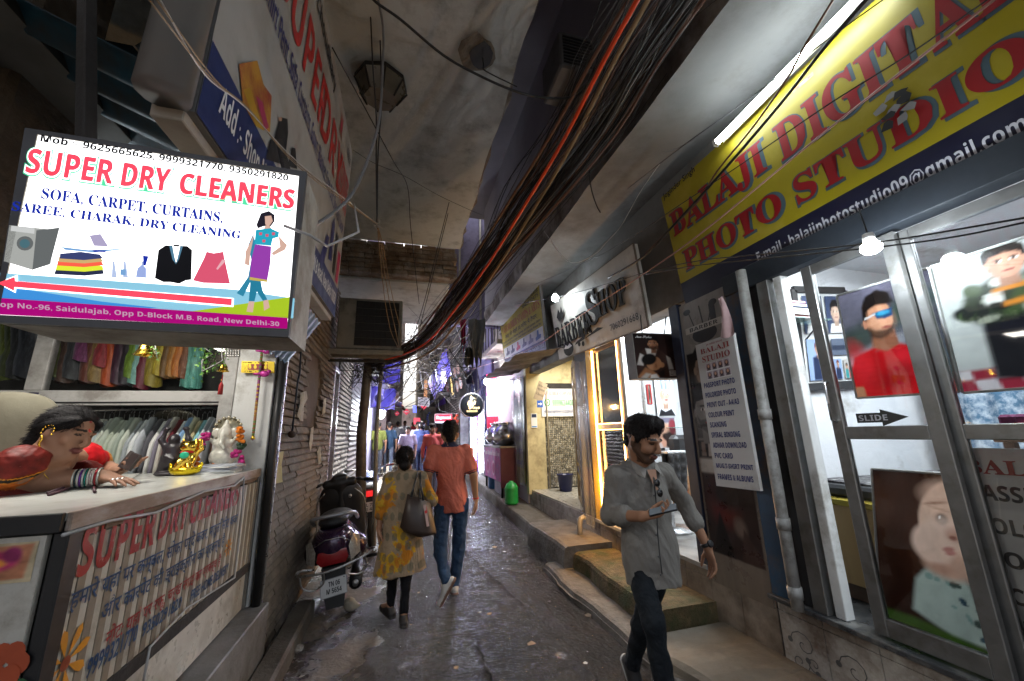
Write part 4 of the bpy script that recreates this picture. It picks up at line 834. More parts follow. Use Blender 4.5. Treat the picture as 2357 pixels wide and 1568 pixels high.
while x < 4.6:
    z = .56
    while z < 1.4: mb.bx(x, x+.096, 4.93-g.uniform(.005, .03), 4.952, z, z+.076, g.choice(WB), .002); z += .08
    x += .1
mb.build('wood_dado', t)
PMET = M('brown metal', (.12, .085, .06), .4, .5); GOLD = M('gold glitter', (.55, .33, .02), .45, .3, var=.35, scale=60, bump=.5, bscale=90)
LED = M('warm strip', (1, .62, .22), emit=9, ecol=(1, .5, .14))
mb = MB(); mb.bx(2.47, 2.55, 4.78, 4.94, .51, 2.75, GOLD, .004); mb.build('gold_column', t)
mb = MB()
for y0, y1, z0, z1 in ((4.08, 4.13, .52, 2.68), (4.72, 4.77, .52, 2.68), (4.13, 4.72, .52, .57), (4.13, 4.72, 1.62, 1.68), (4.13, 4.72, 2.63, 2.68)): mb.bx(2.49, 2.53, y0, y1, z0, z1, PMET)
mb.build('window_frame', t)
mb = MB(); mb.bx(2.508, 2.514, 4.13, 4.72, .57, 1.62, GL, 0); mb.bx(2.508, 2.514, 4.13, 4.72, 1.68, 2.63, glass_mat('hazy glass', (.8, .82, .8), .2, .12), 0); mb.build('pane', t)
mb = MB(); mb.tube([(2.47, 4.74, .55), (2.47, 4.74, 2.66)], .012, LED, 6); mb.tube([(2.47, 4.105, .9), (2.47, 4.105, 2.66)], .007, LED, 6); mb.tube([(2.485, 4.13, 1.69), (2.485, 4.72, 1.69)], .004, LED, 6); mb.tube([(2.485, 4.13, 1.615), (2.485, 4.72, 1.615)], .003, LED, 6); mb.build('led_strip', t)
lamp('warm strip light', (2.36, 4.6, .95), 9, (1, .55, .18), .02); lamp('warm strip light', (2.36, 4.6, 1.9), 7, (1, .55, .18), .02)
lamp('barber ceiling lamp', (3.4, 4.0, 2.98), 24, COOLW, kind='AREA', size=(1.2, .8), rot=(0, 0, 0))
mb = MB(); mb.tube([(2.7, 4.9, 2.92), (4.3, 4.9, 2.92)], .02, TUBE, 8); tag(mb.build('tube_light'), 'tube light high on the white wall inside the barber shop', 'tube light')
# mirror, posters, chair inside the barber shop
def pq(y, tl, br, sink=0): a = oY(y, *tl); b = oY(y, *br); return Q((a[0], y, b[2]), (b[0], y, b[2]), (a[0], y, a[2]))
q = pq(4.9, (1478, 868), (1606, 1066)); t2 = T('mirror', 'big barber wall mirror in a thin steel frame', 'mirror', q.p(.5, 0)); mb = MB(); q.board(mb, M('mirror glass', (.75, .78, .8), .06, .9, var=0), .01, h=.005); mb.build('glass', t2); mb = MB(); q.frame(mb, STEEL, .02, .02, .006); mb.build('frame', t2)
q = pq(4.87, (1505, 872), (1556, 958)); cv = Canvas(44, 62, '#dfe3e6'); cv.face(.5, .55, .3, '#c9a48c', '#9fa9b4', .5, beard=.35, smile=False)
for i in range(9): cv.poly([(.2+.07*i, .72), (.12+.09*i, 1), (.2+.09*i, .98), (.3+.06*i, .72)], ['#8d98a4', '#b9c2ca', '#6c7886'][i % 3], 1.5)
cv.poly([(.05, 0), (.2, .2), (.45, .12), (.8, .2), (1, 0)], '#15161a', 2); board_pic('poster', 'barber poster of a man with swept silver hair', q, cv, th=.006)
q = pq(4.87, (1507, 962), (1560, 1030)); cv = Canvas(44, 50, '#b9aaa6'); cv.ell(.45, .45, .42, .36, '#c59a82', .2, .5); cv.ell(.7, .25, .35, .3, '#2a1b18', .4, .4); cv.ell(.3, .55, .12, .05, '#3a2420', .5, .6); cv.ell(.35, .2, .12, .18, '#c2907a', .4); cv.poly([(0, .8), (0, 1), (1, 1), (1, .85)], '#6d6a7c', 2); cv.ell(.85, .7, .2, .25, '#7d2a34', .4); cv.ell(.5, .35, .25, .12, '#241612', .6, -.4); board_pic('poster', 'barber poster of a reclining man being shaved', q, cv, th=.006)
q = pq(4.89, (1488, 886), (1500, 930)); cv = Canvas(12, 26, '#7d7268'); cv.ell(.5, .5, .3, .3, '#3a3532', .5); t2 = board_pic('picture_frame', 'small red framed picture on the barber wall', q, cv, 'picture'); mb = MB(); q.frame(mb, M('red frame', (.4, .03, .03), .4), .015, .02, .006); mb.build('frame', t2)
t2 = T('barber_chair', 'black tufted barber chair in the barber doorway', 'chair', (2.95, 3.75, .51)); LEA = M('black leather', (.018, .018, .02), .35, bump=.15, bscale=60)
mb = MB(); a = oY(3.8, 1530, 1045); b = oY(3.8, 1592, 1225); xm0, xm1 = a[0], b[0]+.02
def tuft(u, v):
    x = xm0+(xm1-xm0)*u; z = .95+v*(a[2]-.95); d = .025*abs(math.sin(math.pi*u*3))*abs(math.sin(math.pi*v*4)); return (x, 3.78-.06*v-d+.03, z)
mb.sheet(tuft, 18, 24, LEA); mb.bx(xm0, xm1, 3.82, 3.88, .95, a[2]+.01, LEA, .02); mb.bx(xm0-.01, xm1+.01, 3.74, 3.86, a[2]-.002, a[2]+.03, STEEL, .01); mb.build('backrest', t2)
mb = MB(); mb.bx(xm0-.05, xm1, 3.86, 4.3, .9, 1.02, LEA, .03); mb.build('seat', t2); mb = MB(); mb.tube([(xm0+.2, 4.1, .52), (xm0+.2, 4.1, .9)], .045, STEEL, 12); mb.lathe([(.26, 0), (.25, .025), (.06, .04)], (xm0+.2, 4.1, .512), STEEL); mb.build('pedestal', t2)
mb = MB(); q = pq(4.6, (1551, 1025), (1575, 1055)); mb.bx(q.o[0], q.o[0]+.22, 4.55, 4.75, q.o[2], q.o[2]+.3, LEA, .05); tag(mb.build('barber_headrest'), 'black padded headrest reflected beside the barber mirror', 'headrest')
mb = MB(); a = oY(4.8, 1555, 985); mb.bx(a[0]-.1, a[0]+.5, 4.72, 4.9, a[2], a[2]+.01, M('shelf glass'), .002); tag(mb.build('glass_shelf'), 'glass shelf at the edge of the barber mirror', 'shelf')
# man reflected in the hazy upper pane is left to the glass; black prints on lower pane
cv = Canvas(40, 60, '#3a2018'); cv.grad('#5a2c12', '#2c1a16'); cv.ell(.3, .62, .2, .16, '#7a4a30', .3); cv.ell(.3, .74, .2, .1, '#140d0b', .3); cv.poly([(.05, 0), (.1, .42), (.4, .5), (.55, .3), (.5, 0)], '#6b3a20', 2); cv.ell(.75, .55, .16, .2, '#2c2030', .4); cv.ell(.7, .4, .1, .16, '#9c6a4a', .4, .6); cv.noise(.2, 8, 2)
q = qx(2.53, 4.72, 4.13, .57, 1.62); o = board_pic('poster', 'dim brown barber poster behind the lower window pane', q, cv, th=.004)
# signboard
q = qpx('X', 2.38, (1287, 829), (1491, 750), (1267, 704)); q = Q(oX(2.44, 1287, 829), oX(2.44, 1491, 752), oX(2.3, 1267, 705)); t = T('shop_sign', 'grey BARBER SHOP board with raised dark letters over the barber doorway', 'sign', q.p(.5, 0)); BGR = M('grey sign board', (.42, .4, .36), .5, var=.12, dirt=(.25, .23, .2), dscale=3, damt=.3)
mb = MB(); q.board(mb, BGR, .06, h=0); q.frame(mb, M('brown sign edge', (.1, .075, .05), .6), .025, .02, -.01); mb.build('board', t)
mb = MB(); LB = M('raised black letter', (.02, .02, .02), .75, spec=.15); LS = M('silver letter edge', (.55, .53, .48), .35, .6)
a0 = q.uv(1278, 785); a1 = q.uv(1369, 692); q.text(mb, 'BARBER', .02, .22, .51, .58, LB, 'serif', .014, .0, 3, dep=.012)
q.text(mb, 'S', .5, .3, .62, .8, LB, 'serif', .02, .01, 3, dep=.018); q.text(mb, 'HOP', .61, .36, .9, .72, LB, 'serif', .02, .005, 3, dep=.018)
q.poly(mb, [(.3, .13), (.43, .16), (.5, .34), (.47, .36), (.44, .21), (.42, .36), (.39, .34), (.4, .2), (.32, .17)], LB, .03)
for u, v in ((.36, .12), (.41, .1)): q.disc(mb, u, v, .018, .04, LB, .035, 12)
q.poly(mb, [(.42, .16), (.66, .2), (.6, .24)], LB, .032); q.disc(mb, .2, .12, .075, .12, LB, .03, 16); q.poly(mb, [(.14, .14), (.17, .2), (.2, .16), (.23, .2), (.26, .14), (.2, .12)], LS, .034); q.poly(mb, [(.14, .85), (.1, .72), (.14, .62), (.2, .66), (.24, .8), (.2, .74), (.19, .86), (.16, .76)], LB, .03)
mb.build('raised_lettering', t); mb = MB(); q.text(mb, '7060291668', .7, .12, .95, .21, INK, 'plain', .003, .01); q.text(mb, 'HAIR CARE', .1, .05, .26, .1, BGR, 'plain', .003); mb.build('phone_number', t)
bulb('sign_bulb', 'bright bulb lighting the BARBER SHOP board', q.p(.3, .93, .22), .05, 2.6, hang=.06)
# New Styles light box (faces the alley mouth)
yb = 3.22; TL_, TR_, BR_, BL_ = [oY(yb, *p) for p in ((1454, 767), (1557, 767), (1571, 871), (1467, 872))]; q = Q(BL_, BR_, TL_)
t = T('hanging_sign', 'dark haircut picture box sign jutting out by the barber doorway', 'sign', q.p(.5, 0)); mb = MB(); q.board(mb, M('grey box side', (.3, .29, .27), .5, .3), .14, h=-.003); q.frame(mb, M('grey box side'), .012, .01, .002); mb.build('box', t)
cv = Canvas(72, 72, '#241611'); cv.grad('#3a2019', '#1a0f0e'); cv.poly([(.05, .2), (.1, .55), (.25, .68), (.55, .66), (.72, .5), (.78, .15), (.5, .1)], '#3b2721', 2); cv.poly([(.25, .66), (.3, .4), (.42, .42), (.5, .64)], '#ddd8d2', 2); cv.poly([(.03, .3), (.12, .55), (.22, .5), (.16, .28)], '#d2ccc6', 2); cv.poly([(.7, .5), (.78, .45), (.82, .2), (.72, .2)], '#cfc9c2', 2)
cv.face(.43, .76, .12, '#b98463', '#120c0a', -.2, beard=.8, smile=False); cv.poly([(.0, .02), (.2, .24), (.35, .18), (.5, .05), (.4, 0)], '#a9744f', 3); cv.ell(.4, .33, .17, .15, '#c08a63', .12, .4); cv.ell(.3, .42, .17, .12, '#120c0a', .25, .3); cv.ell(.56, .3, .07, .06, '#c08a63', .3); cv.poly([(.45, .12), (.62, .2), (.6, .06), (.5, .02)], '#171010', 2); cv.ell(.44, .28, .025, .05, '#a8724e', .4); cv.poly([(.3, .08), (.42, .1), (.48, .0), (.28, 0)], '#e2ddd8', 2); cv.poly([(.2, .0), (.3, .1), (.2, .12), (.08, .02)], '#c9c3bc', 3)
cv.poly([(.72, .06), (.72, .17), (.97, .17), (.97, .06)], '#cfc4bb', 1); cv.noise(.1, 12, 3)
printed('print', q, cv, t, .004); mb = MB(); q.text(mb, 'New Styles', .06, .87, .42, .95, WHT, 'script', .006, .02); q.text(mb, '7819004196', .73, .12, .96, .16, INK, 'sans', .006); q.text(mb, '9667717780', .73, .07, .96, .11, INK, 'sans', .006); mb.build('lettering', t)
mb = MB(); mb.tube([q.p(.3, 1, -.05), (q.p(.3, 1)[0], yb+.05, 2.72)], .006, BLACK); mb.tube([q.p(.8, 1, -.05), (q.p(.8, 1)[0]+.05, yb+.05, 2.72)], .006, BLACK); mb.build('hanger', t)
# dark pier and clear sheet between barber and stamp shop
t = T('pier', 'dark pier wrapped in clear plastic sheeting left of the gold column', 'post', (2.55, 5.2, .47)); mb = MB(); mb.bx(2.52, 2.75, 4.96, 5.42, .47, 2.8, M('dark navy boards', (.02, .02, .028), .4, var=.3)); mb.build('post', t)
PLAS = M('clear plastic sheet', (.35, .36, .4), .12, alpha=.42, var=.2, spec=.8); mb = MB(); mb.sheet(lambda u, v: (2.47+.02*math.sin(9*u+4*v)+.012*math.sin(23*u+v), 5.42-.47*u, .4+2.2*v+.03*math.sin(6*u)), 30, 12, PLAS); mb.build('plastic_sheet', t)
cv = Canvas(20, 90, '#17161a'); cv.poly([(.1, .05), (.1, .3), (.9, .3), (.9, .05)], '#4a2430', 1.5); cv.ell(.5, .2, .3, .08, '#7a2a3c', .5); cv.poly([(.1, .4), (.1, .6), (.9, .6), (.9, .4)], '#2c1a20', 1.5); cv.poly([(.1, .66), (.1, .95), (.9, .95), (.9, .66)], '#2a2a34', 1.5); q = qx(2.518, 5.4, 4.98, .5, 2.6); printed('print', q, cv, t, .001)
mb = MB(); a = oX(2.3, 1346, 1195); mb.tube([(2.36, 5.05, .52), (2.3, 5.05, .5), (2.28, 5.05, .42), (2.28, 5.05, .02)], .035, M('grey plastic pipe', (.2, .19, .18), .5), 10); tag(mb.build('drain_pipe'), 'short grey elbow drain pipe at the foot of the dark pier', 'pipe')
# ---------------------------------------------------------------- rubber stamp shop
t = T('stamp_shop', 'bright yellow rubber stamp shop with a steel mosaic wall', 'shop', (2.6, 6.5, .5)); CREAM = M('cream wall paint', (.62, .53, .3), .7, var=.12, dirt=(.4, .32, .18), dscale=4, damt=.35)
mb = MB(); mb.bx(2.5, 4.6, 5.43, 7.68, .5, .53, M('marble floor', (.42, .4, .36), .3, var=.3, scale=4, stretch=(3, 1, 1)), .002); mb.build('floor', t)
xe = 2.82; mb = MB(); mb.bx(2.44, xe, 7.62, 7.75, .45, 3.0, CREAM, .003); mb.bx(xe, 4.6, 7.68, 7.78, .53, 3.2, CREAM, 0); mb.bx(4.5, 4.6, 5.45, 7.68, .53, 3.2, CREAM, 0); mb.bx(2.76, 4.6, 5.43, 5.5, .53, 3.2, CREAM, 0); mb.bx(2.54, 4.6, 5.43, 7.75, 3.2, 3.25, CREAM, 0); mb.build('wall', t)
MOS = [M('steel mosaic %d' % k, c, .25, .7) for k, c in enumerate(((.5, .48, .45), (.3, .29, .27), (.62, .6, .56)))]; mb = MB(); mb.bx(xe, 4.4, 7.66, 7.682, .53, 2.6, DARK, 0); g = random.Random(2); x = xe
while x < 3.7:
    z = .55
    while z < 2.05: mb.bx(x, x+.037, 7.65, 7.662, z, z+.037, g.choice(MOS), .006); z += .042
    x += .042
mb.build('mosaic_wall', t)
lamp('stamp shop lamp', (3.1, 6.5, 3.05), 24, (1, .95, .85), kind='AREA', size=(.8, 1.2), rot=(0, 0, 0))
q = pq(7.6, (1245, 895), (1335, 958)); t2 = T('notice', 'white stamp shop notice with a green phone mark', 'notice', q.p(.5, 0)); mb = MB(); q.board(mb, WHT, .006, h=.0); q.text(mb, 'YASH RUBBER STAMP AND ARTS', .04, .76, .96, .9, RED, 'serif', .003); q.text(mb, '9899624408', .28, .38, .85, .6, M('green print', (.02, .3, .08), .4), 'sans', .003); q.text(mb, 'yogmayaprinters1@gmail.com', .05, .1, .95, .26, NAVT, 'serif', .003); q.disc(mb, .15, .5, .08, .14, M('green print'), .003); q.disc(mb, .15, .5, .055, .1, WHT, .0035); q.disc(mb, .15, .5, .025, .05, M('green print'), .004); mb.build('board', t2)
q = Q(oX(2.6, 1242, 1139), oX(2.6, 1288, 1150), oX(2.6, 1232, 910)); 
t2 = T('glass_door', 'half open glass door of the stamp shop with a blue and yellow bank sticker', 'door', (2.56, 5.9, .53)); GD = Q((2.9, 6.35, .55), (2.62, 5.62, .55), (2.9, 6.35, 2.72)); mb = MB(); GD.frame(mb, M('bronze frame', (.3, .22, .14), .35, .6), .05, .04, 0); mb.build('frame', t2); mb = MB(); GD.rect(mb, 0, 0, 1, 1, GL, 0); mb.build('pane', t2)
cv = Canvas(40, 80, '#12134a'); cv.poly([(0, .6), (0, 1), (1, 1), (1, .6)], '#d9c13a', 2); cv.ell(.65, .75, .35, .16, '#e9e6ee', .4); cv.ell(.3, .68, .12, .06, '#8a5a8a', .5); cv.poly([(0, 0), (0, .2), (1, .2), (1, 0)], '#d8b51f', 1.5); printed('sticker', GD, cv, t2, .004, .06, .14, .94, .72); mb = MB(); GD.text(mb, 'MONEY', .1, .64, .8, .7, RED, 'sans', .006); GD.text(mb, 'SBI', .3, .18, .62, .24, NAVT, 'sans', .006); GD.disc(mb, .18, .21, .09, .03, M('sky print', (.03, .2, .6), .4), .006)
for k, s in enumerate(('पैसा जमा', 'निकासी', 'तत्काल')): GD.text(mb, s, .15, .48-.09*k, .85, .53-.09*k, WHT, 'plain', .006, .015)
mb.build('lettering', t2)
mb = MB(); mb.lathe([(.11, 0), (.15, .3), (.16, .3), (.145, .29), (.1, .01)], (3.02, 7.2, .531), M('navy bucket', (.02, .025, .1), .35), 20); tag(mb.build('bucket'), 'dark blue plastic bucket on the stamp shop floor', 'bucket')
q = pq(7.61, (1222, 952), (1237, 985)); mb = MB(); q.board(mb, WHT, .004, h=.002); q.rect(mb, .1, .72, .9, .95, M('payment navy', (.01, .03, .1), .4), .004); q.rect(mb, .1, .05, .9, .12, M('payment blue', (.02, .25, .6), .4), .004); tag(mb.build('payment_sticker'), 'small payment sticker on the cream wall of the stamp shop', 'sticker')
q = Q(oY(7.3, 1228, 917), oY(7.3, 1248, 926), oY(7.3, 1241, 876)); t2 = T('cardboard_notice', 'tilted cardboard notice with handwriting hung on the cream pillar', 'notice', q.p(.5, 0)); mb = MB(); q.board(mb, M('cardboard', (.38, .3, .2), .85), .006, h=0); [q.text(mb, s, .1, .7-.22*k, .9, .84-.22*k, INK, 'plain', .002) for k, s in enumerate(('यहां सामान न रखें', 'कृपया', 'Dr. Sharma Clinic'))]; mb.build('board', t2)
q = pq(7.2, (1236, 922), (1250, 938)); mb = MB(); q.board(mb, M('blue arrow plate', (.03, .12, .5), .4), .006, h=0); q.poly(mb, [(.15, .42), (.55, .42), (.55, .25), (.88, .5), (.55, .75), (.55, .58), (.15, .58)], WHT, .002); tag(mb.build('arrow_sign'), 'small blue arrow plate under the cardboard notice', 'sign')
mb = MB(); mb.bx(3.25, 3.36, 7.61, 7.655, 2.0, 2.13, WHT, .006); mb.bx(3.42, 3.56, 7.61, 7.655, 1.9, 2.1, BLACK, .006); tag(mb.build('meter_box'), 'white and black meter boxes on the steel mosaic wall', 'meter box')
mb = MB(); mb.tube([(2.86, 7.58, .54), (2.86, 7.58, 2.3), (2.9, 7.58, 2.5)], .014, M('cream pipe', (.5, .44, .32), .5), 8); tag(mb.build('conduit'), 'thin cream conduit up the stamp shop pillar', 'pipe')
# signboard of the stamp shop
q = Q(oX(2.4, 1164, 849), oX(2.4, 1259, 811), oX(2.2, 1150, 737)); t = T('shop_sign', 'yellow and navy RUBBER STAMPS signboard beyond the barber board', 'sign', q.p(.5, 0)); mb = MB(); q.board(mb, M('sign back'), .05, h=-.002); q.frame(mb, M('sign back'), .02, .02, -.005); mb.build('board', t); mb = MB(); q.rect(mb, 0, .24, 1, 1, YEL, .001); q.rect(mb, 0, 0, 1, .24, NAVY, .001); PGR = M('pale flex band', (.55, .55, .5), .4); q.rect(mb, .02, .2, .98, .4, PGR, .0016)
q.text(mb, 'YASH', .02, .85, .18, .93, INK, 'sans', .003); q.text(mb, 'Mob. 9899624408', .5, .92, .97, .975, INK, 'sans', .003); q.text(mb, '7042972475', .62, .85, .97, .905, INK, 'sans', .003); q.text(mb, 'YASH RUBBER STAMPS & ARTS', .04, .68, .97, .81, RED, 'serif', .003); q.text(mb, 'रबड़ की मोहरें 30 मिनट में तैयार', .12, .55, .9, .65, INK, 'plain', .003, .012)
q.text(mb, 'Deals in: All kinds of Rubber Stamps, Self Ink Stamps, Dater,', .04, .48, .97, .53, INK, 'sans', .003); q.text(mb, 'Common Seal, Brass Seal, Steel Plates & Acrylic Plates Etc.', .04, .42, .97, .47, INK, 'sans', .003); q.text(mb, 'Shop No. 4/12 Saidulajab Gali No. 7, Near Saket Metro, New Delhi-110030', .03, .08, .97, .15, SILV, 'sans', .003)
for k, c in enumerate(((.08, .08, .09), (.05, .05, .06), (.5, .05, .06), (.1, .1, .12), (.2, .2, .22), (.05, .12, .3))):
    m = M('stamp print %d' % k, c, .4); u = .08+.15*k; q.poly(mb, [(u, .23), (u+.1, .25), (u+.11, .3), (u+.07, .31), (u+.07, .38), (u+.04, .38), (u+.03, .3), (u, .28)], m, .003)
mb.build('sign_face', t)
mb = MB(); a = oX(2.2, 1190, 855); mb.sheet(lambda u, v: (2.45-.75*v, 8.6-3.1*u, 2.9-.12*v+.02*math.sin(u*30)), 40, 4, M('dark awning', (.07, .06, .055), .7, dirt=(.15, .13, .12))); tag(mb.build('awning'), 'dark awning sheet under the yellow stamp shop board', 'awning')
# banner strip on the next pier, biryani stall
t = T('plastic_banner', 'clear plastic covered banner on the pier left of the stamp shop', 'banner', (2.42, 7.95, .6)); q = qx(2.42, 8.45, 7.72, .62, 2.75); cv = Canvas(24, 70, '#4a4a70'); cv.grad('#8d8a3a', '#5a5a86'); cv.poly([(0, .0), (0, .16), (1, .16), (1, 0)], '#9c9440', 2); cv.noise(.25, 6, 1); printed('print', q, cv, t, .002, bulge=.01, m=M('glossy vinyl', attr='Col')); mb = MB(); [q.text(mb, s, .2, .5-.12*k, .85, .57-.12*k, NAVT, 'plain', .016, .015) for k, s in enumerate(('मोहरें', '30 मिनट', 'में तैयार', '989962'))]; mb.build('lettering', t)
mb = MB(); mb.sheet(lambda u, v: (2.37+.02*math.sin(8*u+5*v)+.01*math.sin(25*u), 8.48-.78*u, .6+2.2*v), 26, 10, PLAS); mb.build('plastic_sheet', t)
mb = MB(); mb.bx(2.46, 2.6, 7.76, 8.5, .0, 3.0, M('violet lit plaster', (.4, .36, .42), .8, dirt=(.2, .18, .2), damt=.4)); tag(mb.build('pier'), 'plaster pier behind the plastic covered banner', 'post')
mb = MB(); mb.bx(2.5, 2.62, 8.5, 11.2, 1.6, 3.2, M('pink plaster', (.5, .36, .42), .8, dirt=(.3, .22, .26), damt=.3)); mb.bx(2.5, 2.62, 8.5, 11.2, .2, 1.6, M('cream wall paint'));  tag(mb.build('wall'), 'pink and cream wall behind the steel cooking pots', 'wall')
t = T('food_stall', 'pink fronted food stall counter under two steel pots', 'stall', (2.25, 9.0, .3)); PK = M('pink printed front', (.5, .1, .32), .45, var=.25, dirt=(.3, .2, .4), dscale=6, damt=.5); a = oX(2.1, 1126, 1030); b = oX(2.1, 1170, 1105); q = Q((2.06, 10.0, .62), (2.06, 8.35, .62), (2.06, 10.0, 1.3)); mb = MB(); q.board(mb, PK, .03, h=0); mb.build('front_panel', t); mb = MB(); mb.bx(2.03, 2.5, 8.3, 10.05, 1.3, 1.34, ALU); mb.build('counter_top', t); mb = MB(); mb.bx(2.06, 2.48, 8.33, 8.36, .5, 1.3, M('dark red panel', (.15, .03, .05), .5)); mb.build('side_panel', t)
for y in (8.4, 9.95): mb = MB(); mb.tube([(2.1, y, gz(y)), (2.1, y, 1.3)], .025, BLACK); mb.build('leg', t)
mb = MB(); q.text(mb, 'Special Moradabadi Chicken Biryani', .05, .7, .95, .9, WHT, 'ital', .003); [q.disc(mb, u, .35, .1, .24, M('pale food print', (.6, .35, .5), .4), .003) or q.disc(mb, u, .35, .07, .17, M('food print', (.4, .05, .2), .4), .004) for u in (.25, .6)]; mb.build('lettering', t)
POT = M('steel pot', (.48, .47, .48), .22, 1.0, var=.1, scale=8)
for k, (px, py, Y, lab) in enumerate(((1170, 1027, 8.75, 'nearer big round steel cooking pot on the pink food stall'), (1140, 1027, 9.5, 'farther big round steel cooking pot on the pink food stall'))):
    mb = MB(); mb.lathe([(.12, 0), (.24, .04), (.31, .14), (.32, .24), (.26, .37), (.17, .43), (.16, .47), (.2, .5), (.19, .505), (.15, .47)], (2.3, Y, 1.342), POT, 28); tag(mb.build('cooking_pot'), lab, 'pot', 'steel pots on the food stall')
yb = 10.3; q = pq(yb, (1120, 862), (1154, 986)); t = T('menu_board', 'tall red and white biryani price board by the food stall', 'sign', q.p(.5, 0)); mb = MB(); q.board(mb, M('menu red', (.5, .02, .06), .4), .04, h=0); q.rect(mb, 0, .22, 1, .58, WHT, .002); mb.build('board', t); mb = MB()
for k, s in enumerate(('Special', 'Muradabadi', 'Biryani', 'Hadarabadi', 'Biryani', 'Chicken', 'Corma')): q.text(mb, s, .08+(.1 if len(s) < 9 else 0), .935-.057*k, .92-(.1 if len(s) < 9 else 0), .975-.057*k, WHT, 'plain', .003, .015)
for k, s in enumerate(('HYDERABADI', 'MURADABADI', 'CHICKEN BIRYANI', 'Qtr. 50/-', 'Half.100/-', 'Full.200/-')): q.text(mb, s, .06, .54-.0615*k, .94, .535-.0615*k+(.028 if k < 3 else .04), NAVT, 'sans', .004)
q.text(mb, 'HALF', .1, .15, .9, .2, M('dim red print', (.3, .05, .08), .4), 'sans', .003); q.text(mb, '100', .45, .06, .95, .12, WHT, 'sans', .003); mb.build('lettering', t)
bulb('bulb', 'glowing white bulb beside the biryani price board', oY(10.0, 1119, 879), .07, 60, (.85, .9, 1), hang=.2)
def jug(x, y, z, c, lab, cat='jug', h=.42, r=.13): 
    mb = MB(); m = M('plastic '+cat+str(c), c, .35); pr = [(r*.8, 0)]+[(r*(.97 if i % 2 else 1.03), .03+i*h*.06) for i in range(12)]+[(r*.7, h*.9), (r*.35, h*.95), (r*.35, h)]; mb.lathe(pr, (x, y, z), m, 18); return tag(mb.build('water_jug'), lab, cat)
jug(2.12, 7.75, .28, (.02, .3, .06), 'green ribbed water jug on the kerb below the plastic banner'); jug(2.2, 9.6, .34, (.02, .12, .3), 'blue ribbed water drum under the pink food stall')
mb = MB(); mb.bx(2.15, 2.5, 8.5, 9.3, .3, .62, M('violet cement', (.22, .19, .24), .8)); tag(mb.build('cement_block'), 'cement block under the pink food stall', 'block')
# beauty shop: round sign, glass door, black board
LEDW = M('white strip', (.9, .93, 1), emit=22, ecol=(.8, .88, 1)); VLED = M('violet strip', (.4, .2, 1), emit=7, ecol=(.28, .16, 1))
t = T('beauty_shop', 'beauty shop with a glowing glass door past the food stall', 'shop', (2.4, 13, .4)); mb = MB(); mb.bx(2.35, 2.5, 11.3, 11.9, gz(11), 3.3, M('dark blue tile', (.03, .035, .07), .25)); mb.bx(2.35, 2.5, 13.6, 14.2, gz(13), 3.3, M('dark blue tile')); mb.bx(2.4, 4, 14.1, 14.2, .3, 3.3, WALLW); mb.bx(3.6, 3.7, 11.3, 14.1, .3, 3.3, WALLW); mb.bx(2.4, 3.7, 11.3, 11.4, .3, 3.3, WALLW); mb.build('wall', t)
mb = MB(); mb.bx(2.3, 3.6, 11.4, 14.1, .25, .42, M('green mat', (.05, .25, .06), .9)); mb.build('floor', t)
mb = MB(); 
for y in (11.95, 12.7, 13.5): mb.tube([(2.33, y, .5), (2.33, y, 2.6)], .02, LEDW if y != 12.7 else VLED, 6)
mb.build('led_strip', t); mb = MB(); mb.bx(2.38, 2.39, 11.9, 13.6, .45, 2.6, glass_mat('frosted glass', (.85, .9, 1), .2, .2), 0); mb.build('pane', t)
lamp('beauty shop lamp', (2.9, 12.8, 2.6), 130, (.75, .82, 1), kind='AREA', size=(.8, 1.6), rot=(0, math.radians(30), 0)); lamp('violet strip light', (2.15, 12.9, 2.0), 6, (.32, .22, 1), .12); lamp('violet strip light', (2.0, 11.6, 3.2), 5, (.3, .2, 1), .12)
c = oY(11.2, 1085, 933); t = T('round_sign', 'round black makeover sign with gold letters in a steel ring', 'sign', c); r = np.linalg.norm(oY(11.2, 1111, 933)-c); mb = MB(); mb.lathe([(r, -.08), (r*1.08, -.08), (r*1.08, .08), (r, .08)], c, STEEL, 40, (0, 1, 0), cap=False); mb.build('ring', t); mb = MB(); mb.lathe([(r, -.07), (r, .07)], c, M('sign black', (.015, .018, .02), .3), 40, (0, 1, 0)); mb.build('face', t)
q = Q(c+A(-r, -.072, -r), c+A(r, -.072, -r), c+A(-r, -.072, r)); mb = MB(); GT = M('gold letters', (.65, .48, .2), .4, .3, emit=.5); q.text(mb, 'RN', .3, .5, .7, .7, GT, 'script', .002, .012); q.text(mb, 'Glow', .35, .32, .85, .52, GT, 'script', .002, .012); q.text(mb, 'MAKEOVER', .28, .2, .75, .28, GT, 'sans', .002); q.poly(mb, [(.45, .72), (.42, .82), (.47, .92), (.5, .85), (.75, .74), (.55, .8), (.52, .72)], GT, .002); mb.build('lettering', t)
q = qx(2.05, 13.6, 11.5, 2.75, 3.75); q = Q(oX(2.05, 1030, 935), oX(2.05, 1075, 905), oX(2.05, 1022, 872)); t = T('shop_sign', 'black beauty shop board with a gold oval crest and white discs', 'sign', q.p(.5, 0)); mb = MB(); q.board(mb, M('sign black'), .06, h=0); mb.build('board', t); mb = MB(); q.disc(mb, .42, .5, .15, .42, WHT, .004); q.disc(mb, .42, .5, .135, .38, M('sign black'), .005); q.poly(mb, [(.36, .3), (.4, .75), (.45, .8), (.48, .5), (.44, .25)], GT, .006); q.rect(mb, .36, .2, .48, .26, GT, .006); q.rect(mb, .05, .3, .22, .85, M('rose print', (.6, .25, .3), .4), .004); q.rect(mb, .05, .08, .22, .22, WHT, .004)
for u in (.68, .84): q.disc(mb, u, .78, .07, .16, M('skin print', (.7, .45, .4), .4), .004); q.disc(mb, u, .35, .07, .16, M('skin print'), .004); q.disc(mb, u, .35, .04, .1, WHT, .005)
mb.build('sign_face', t)
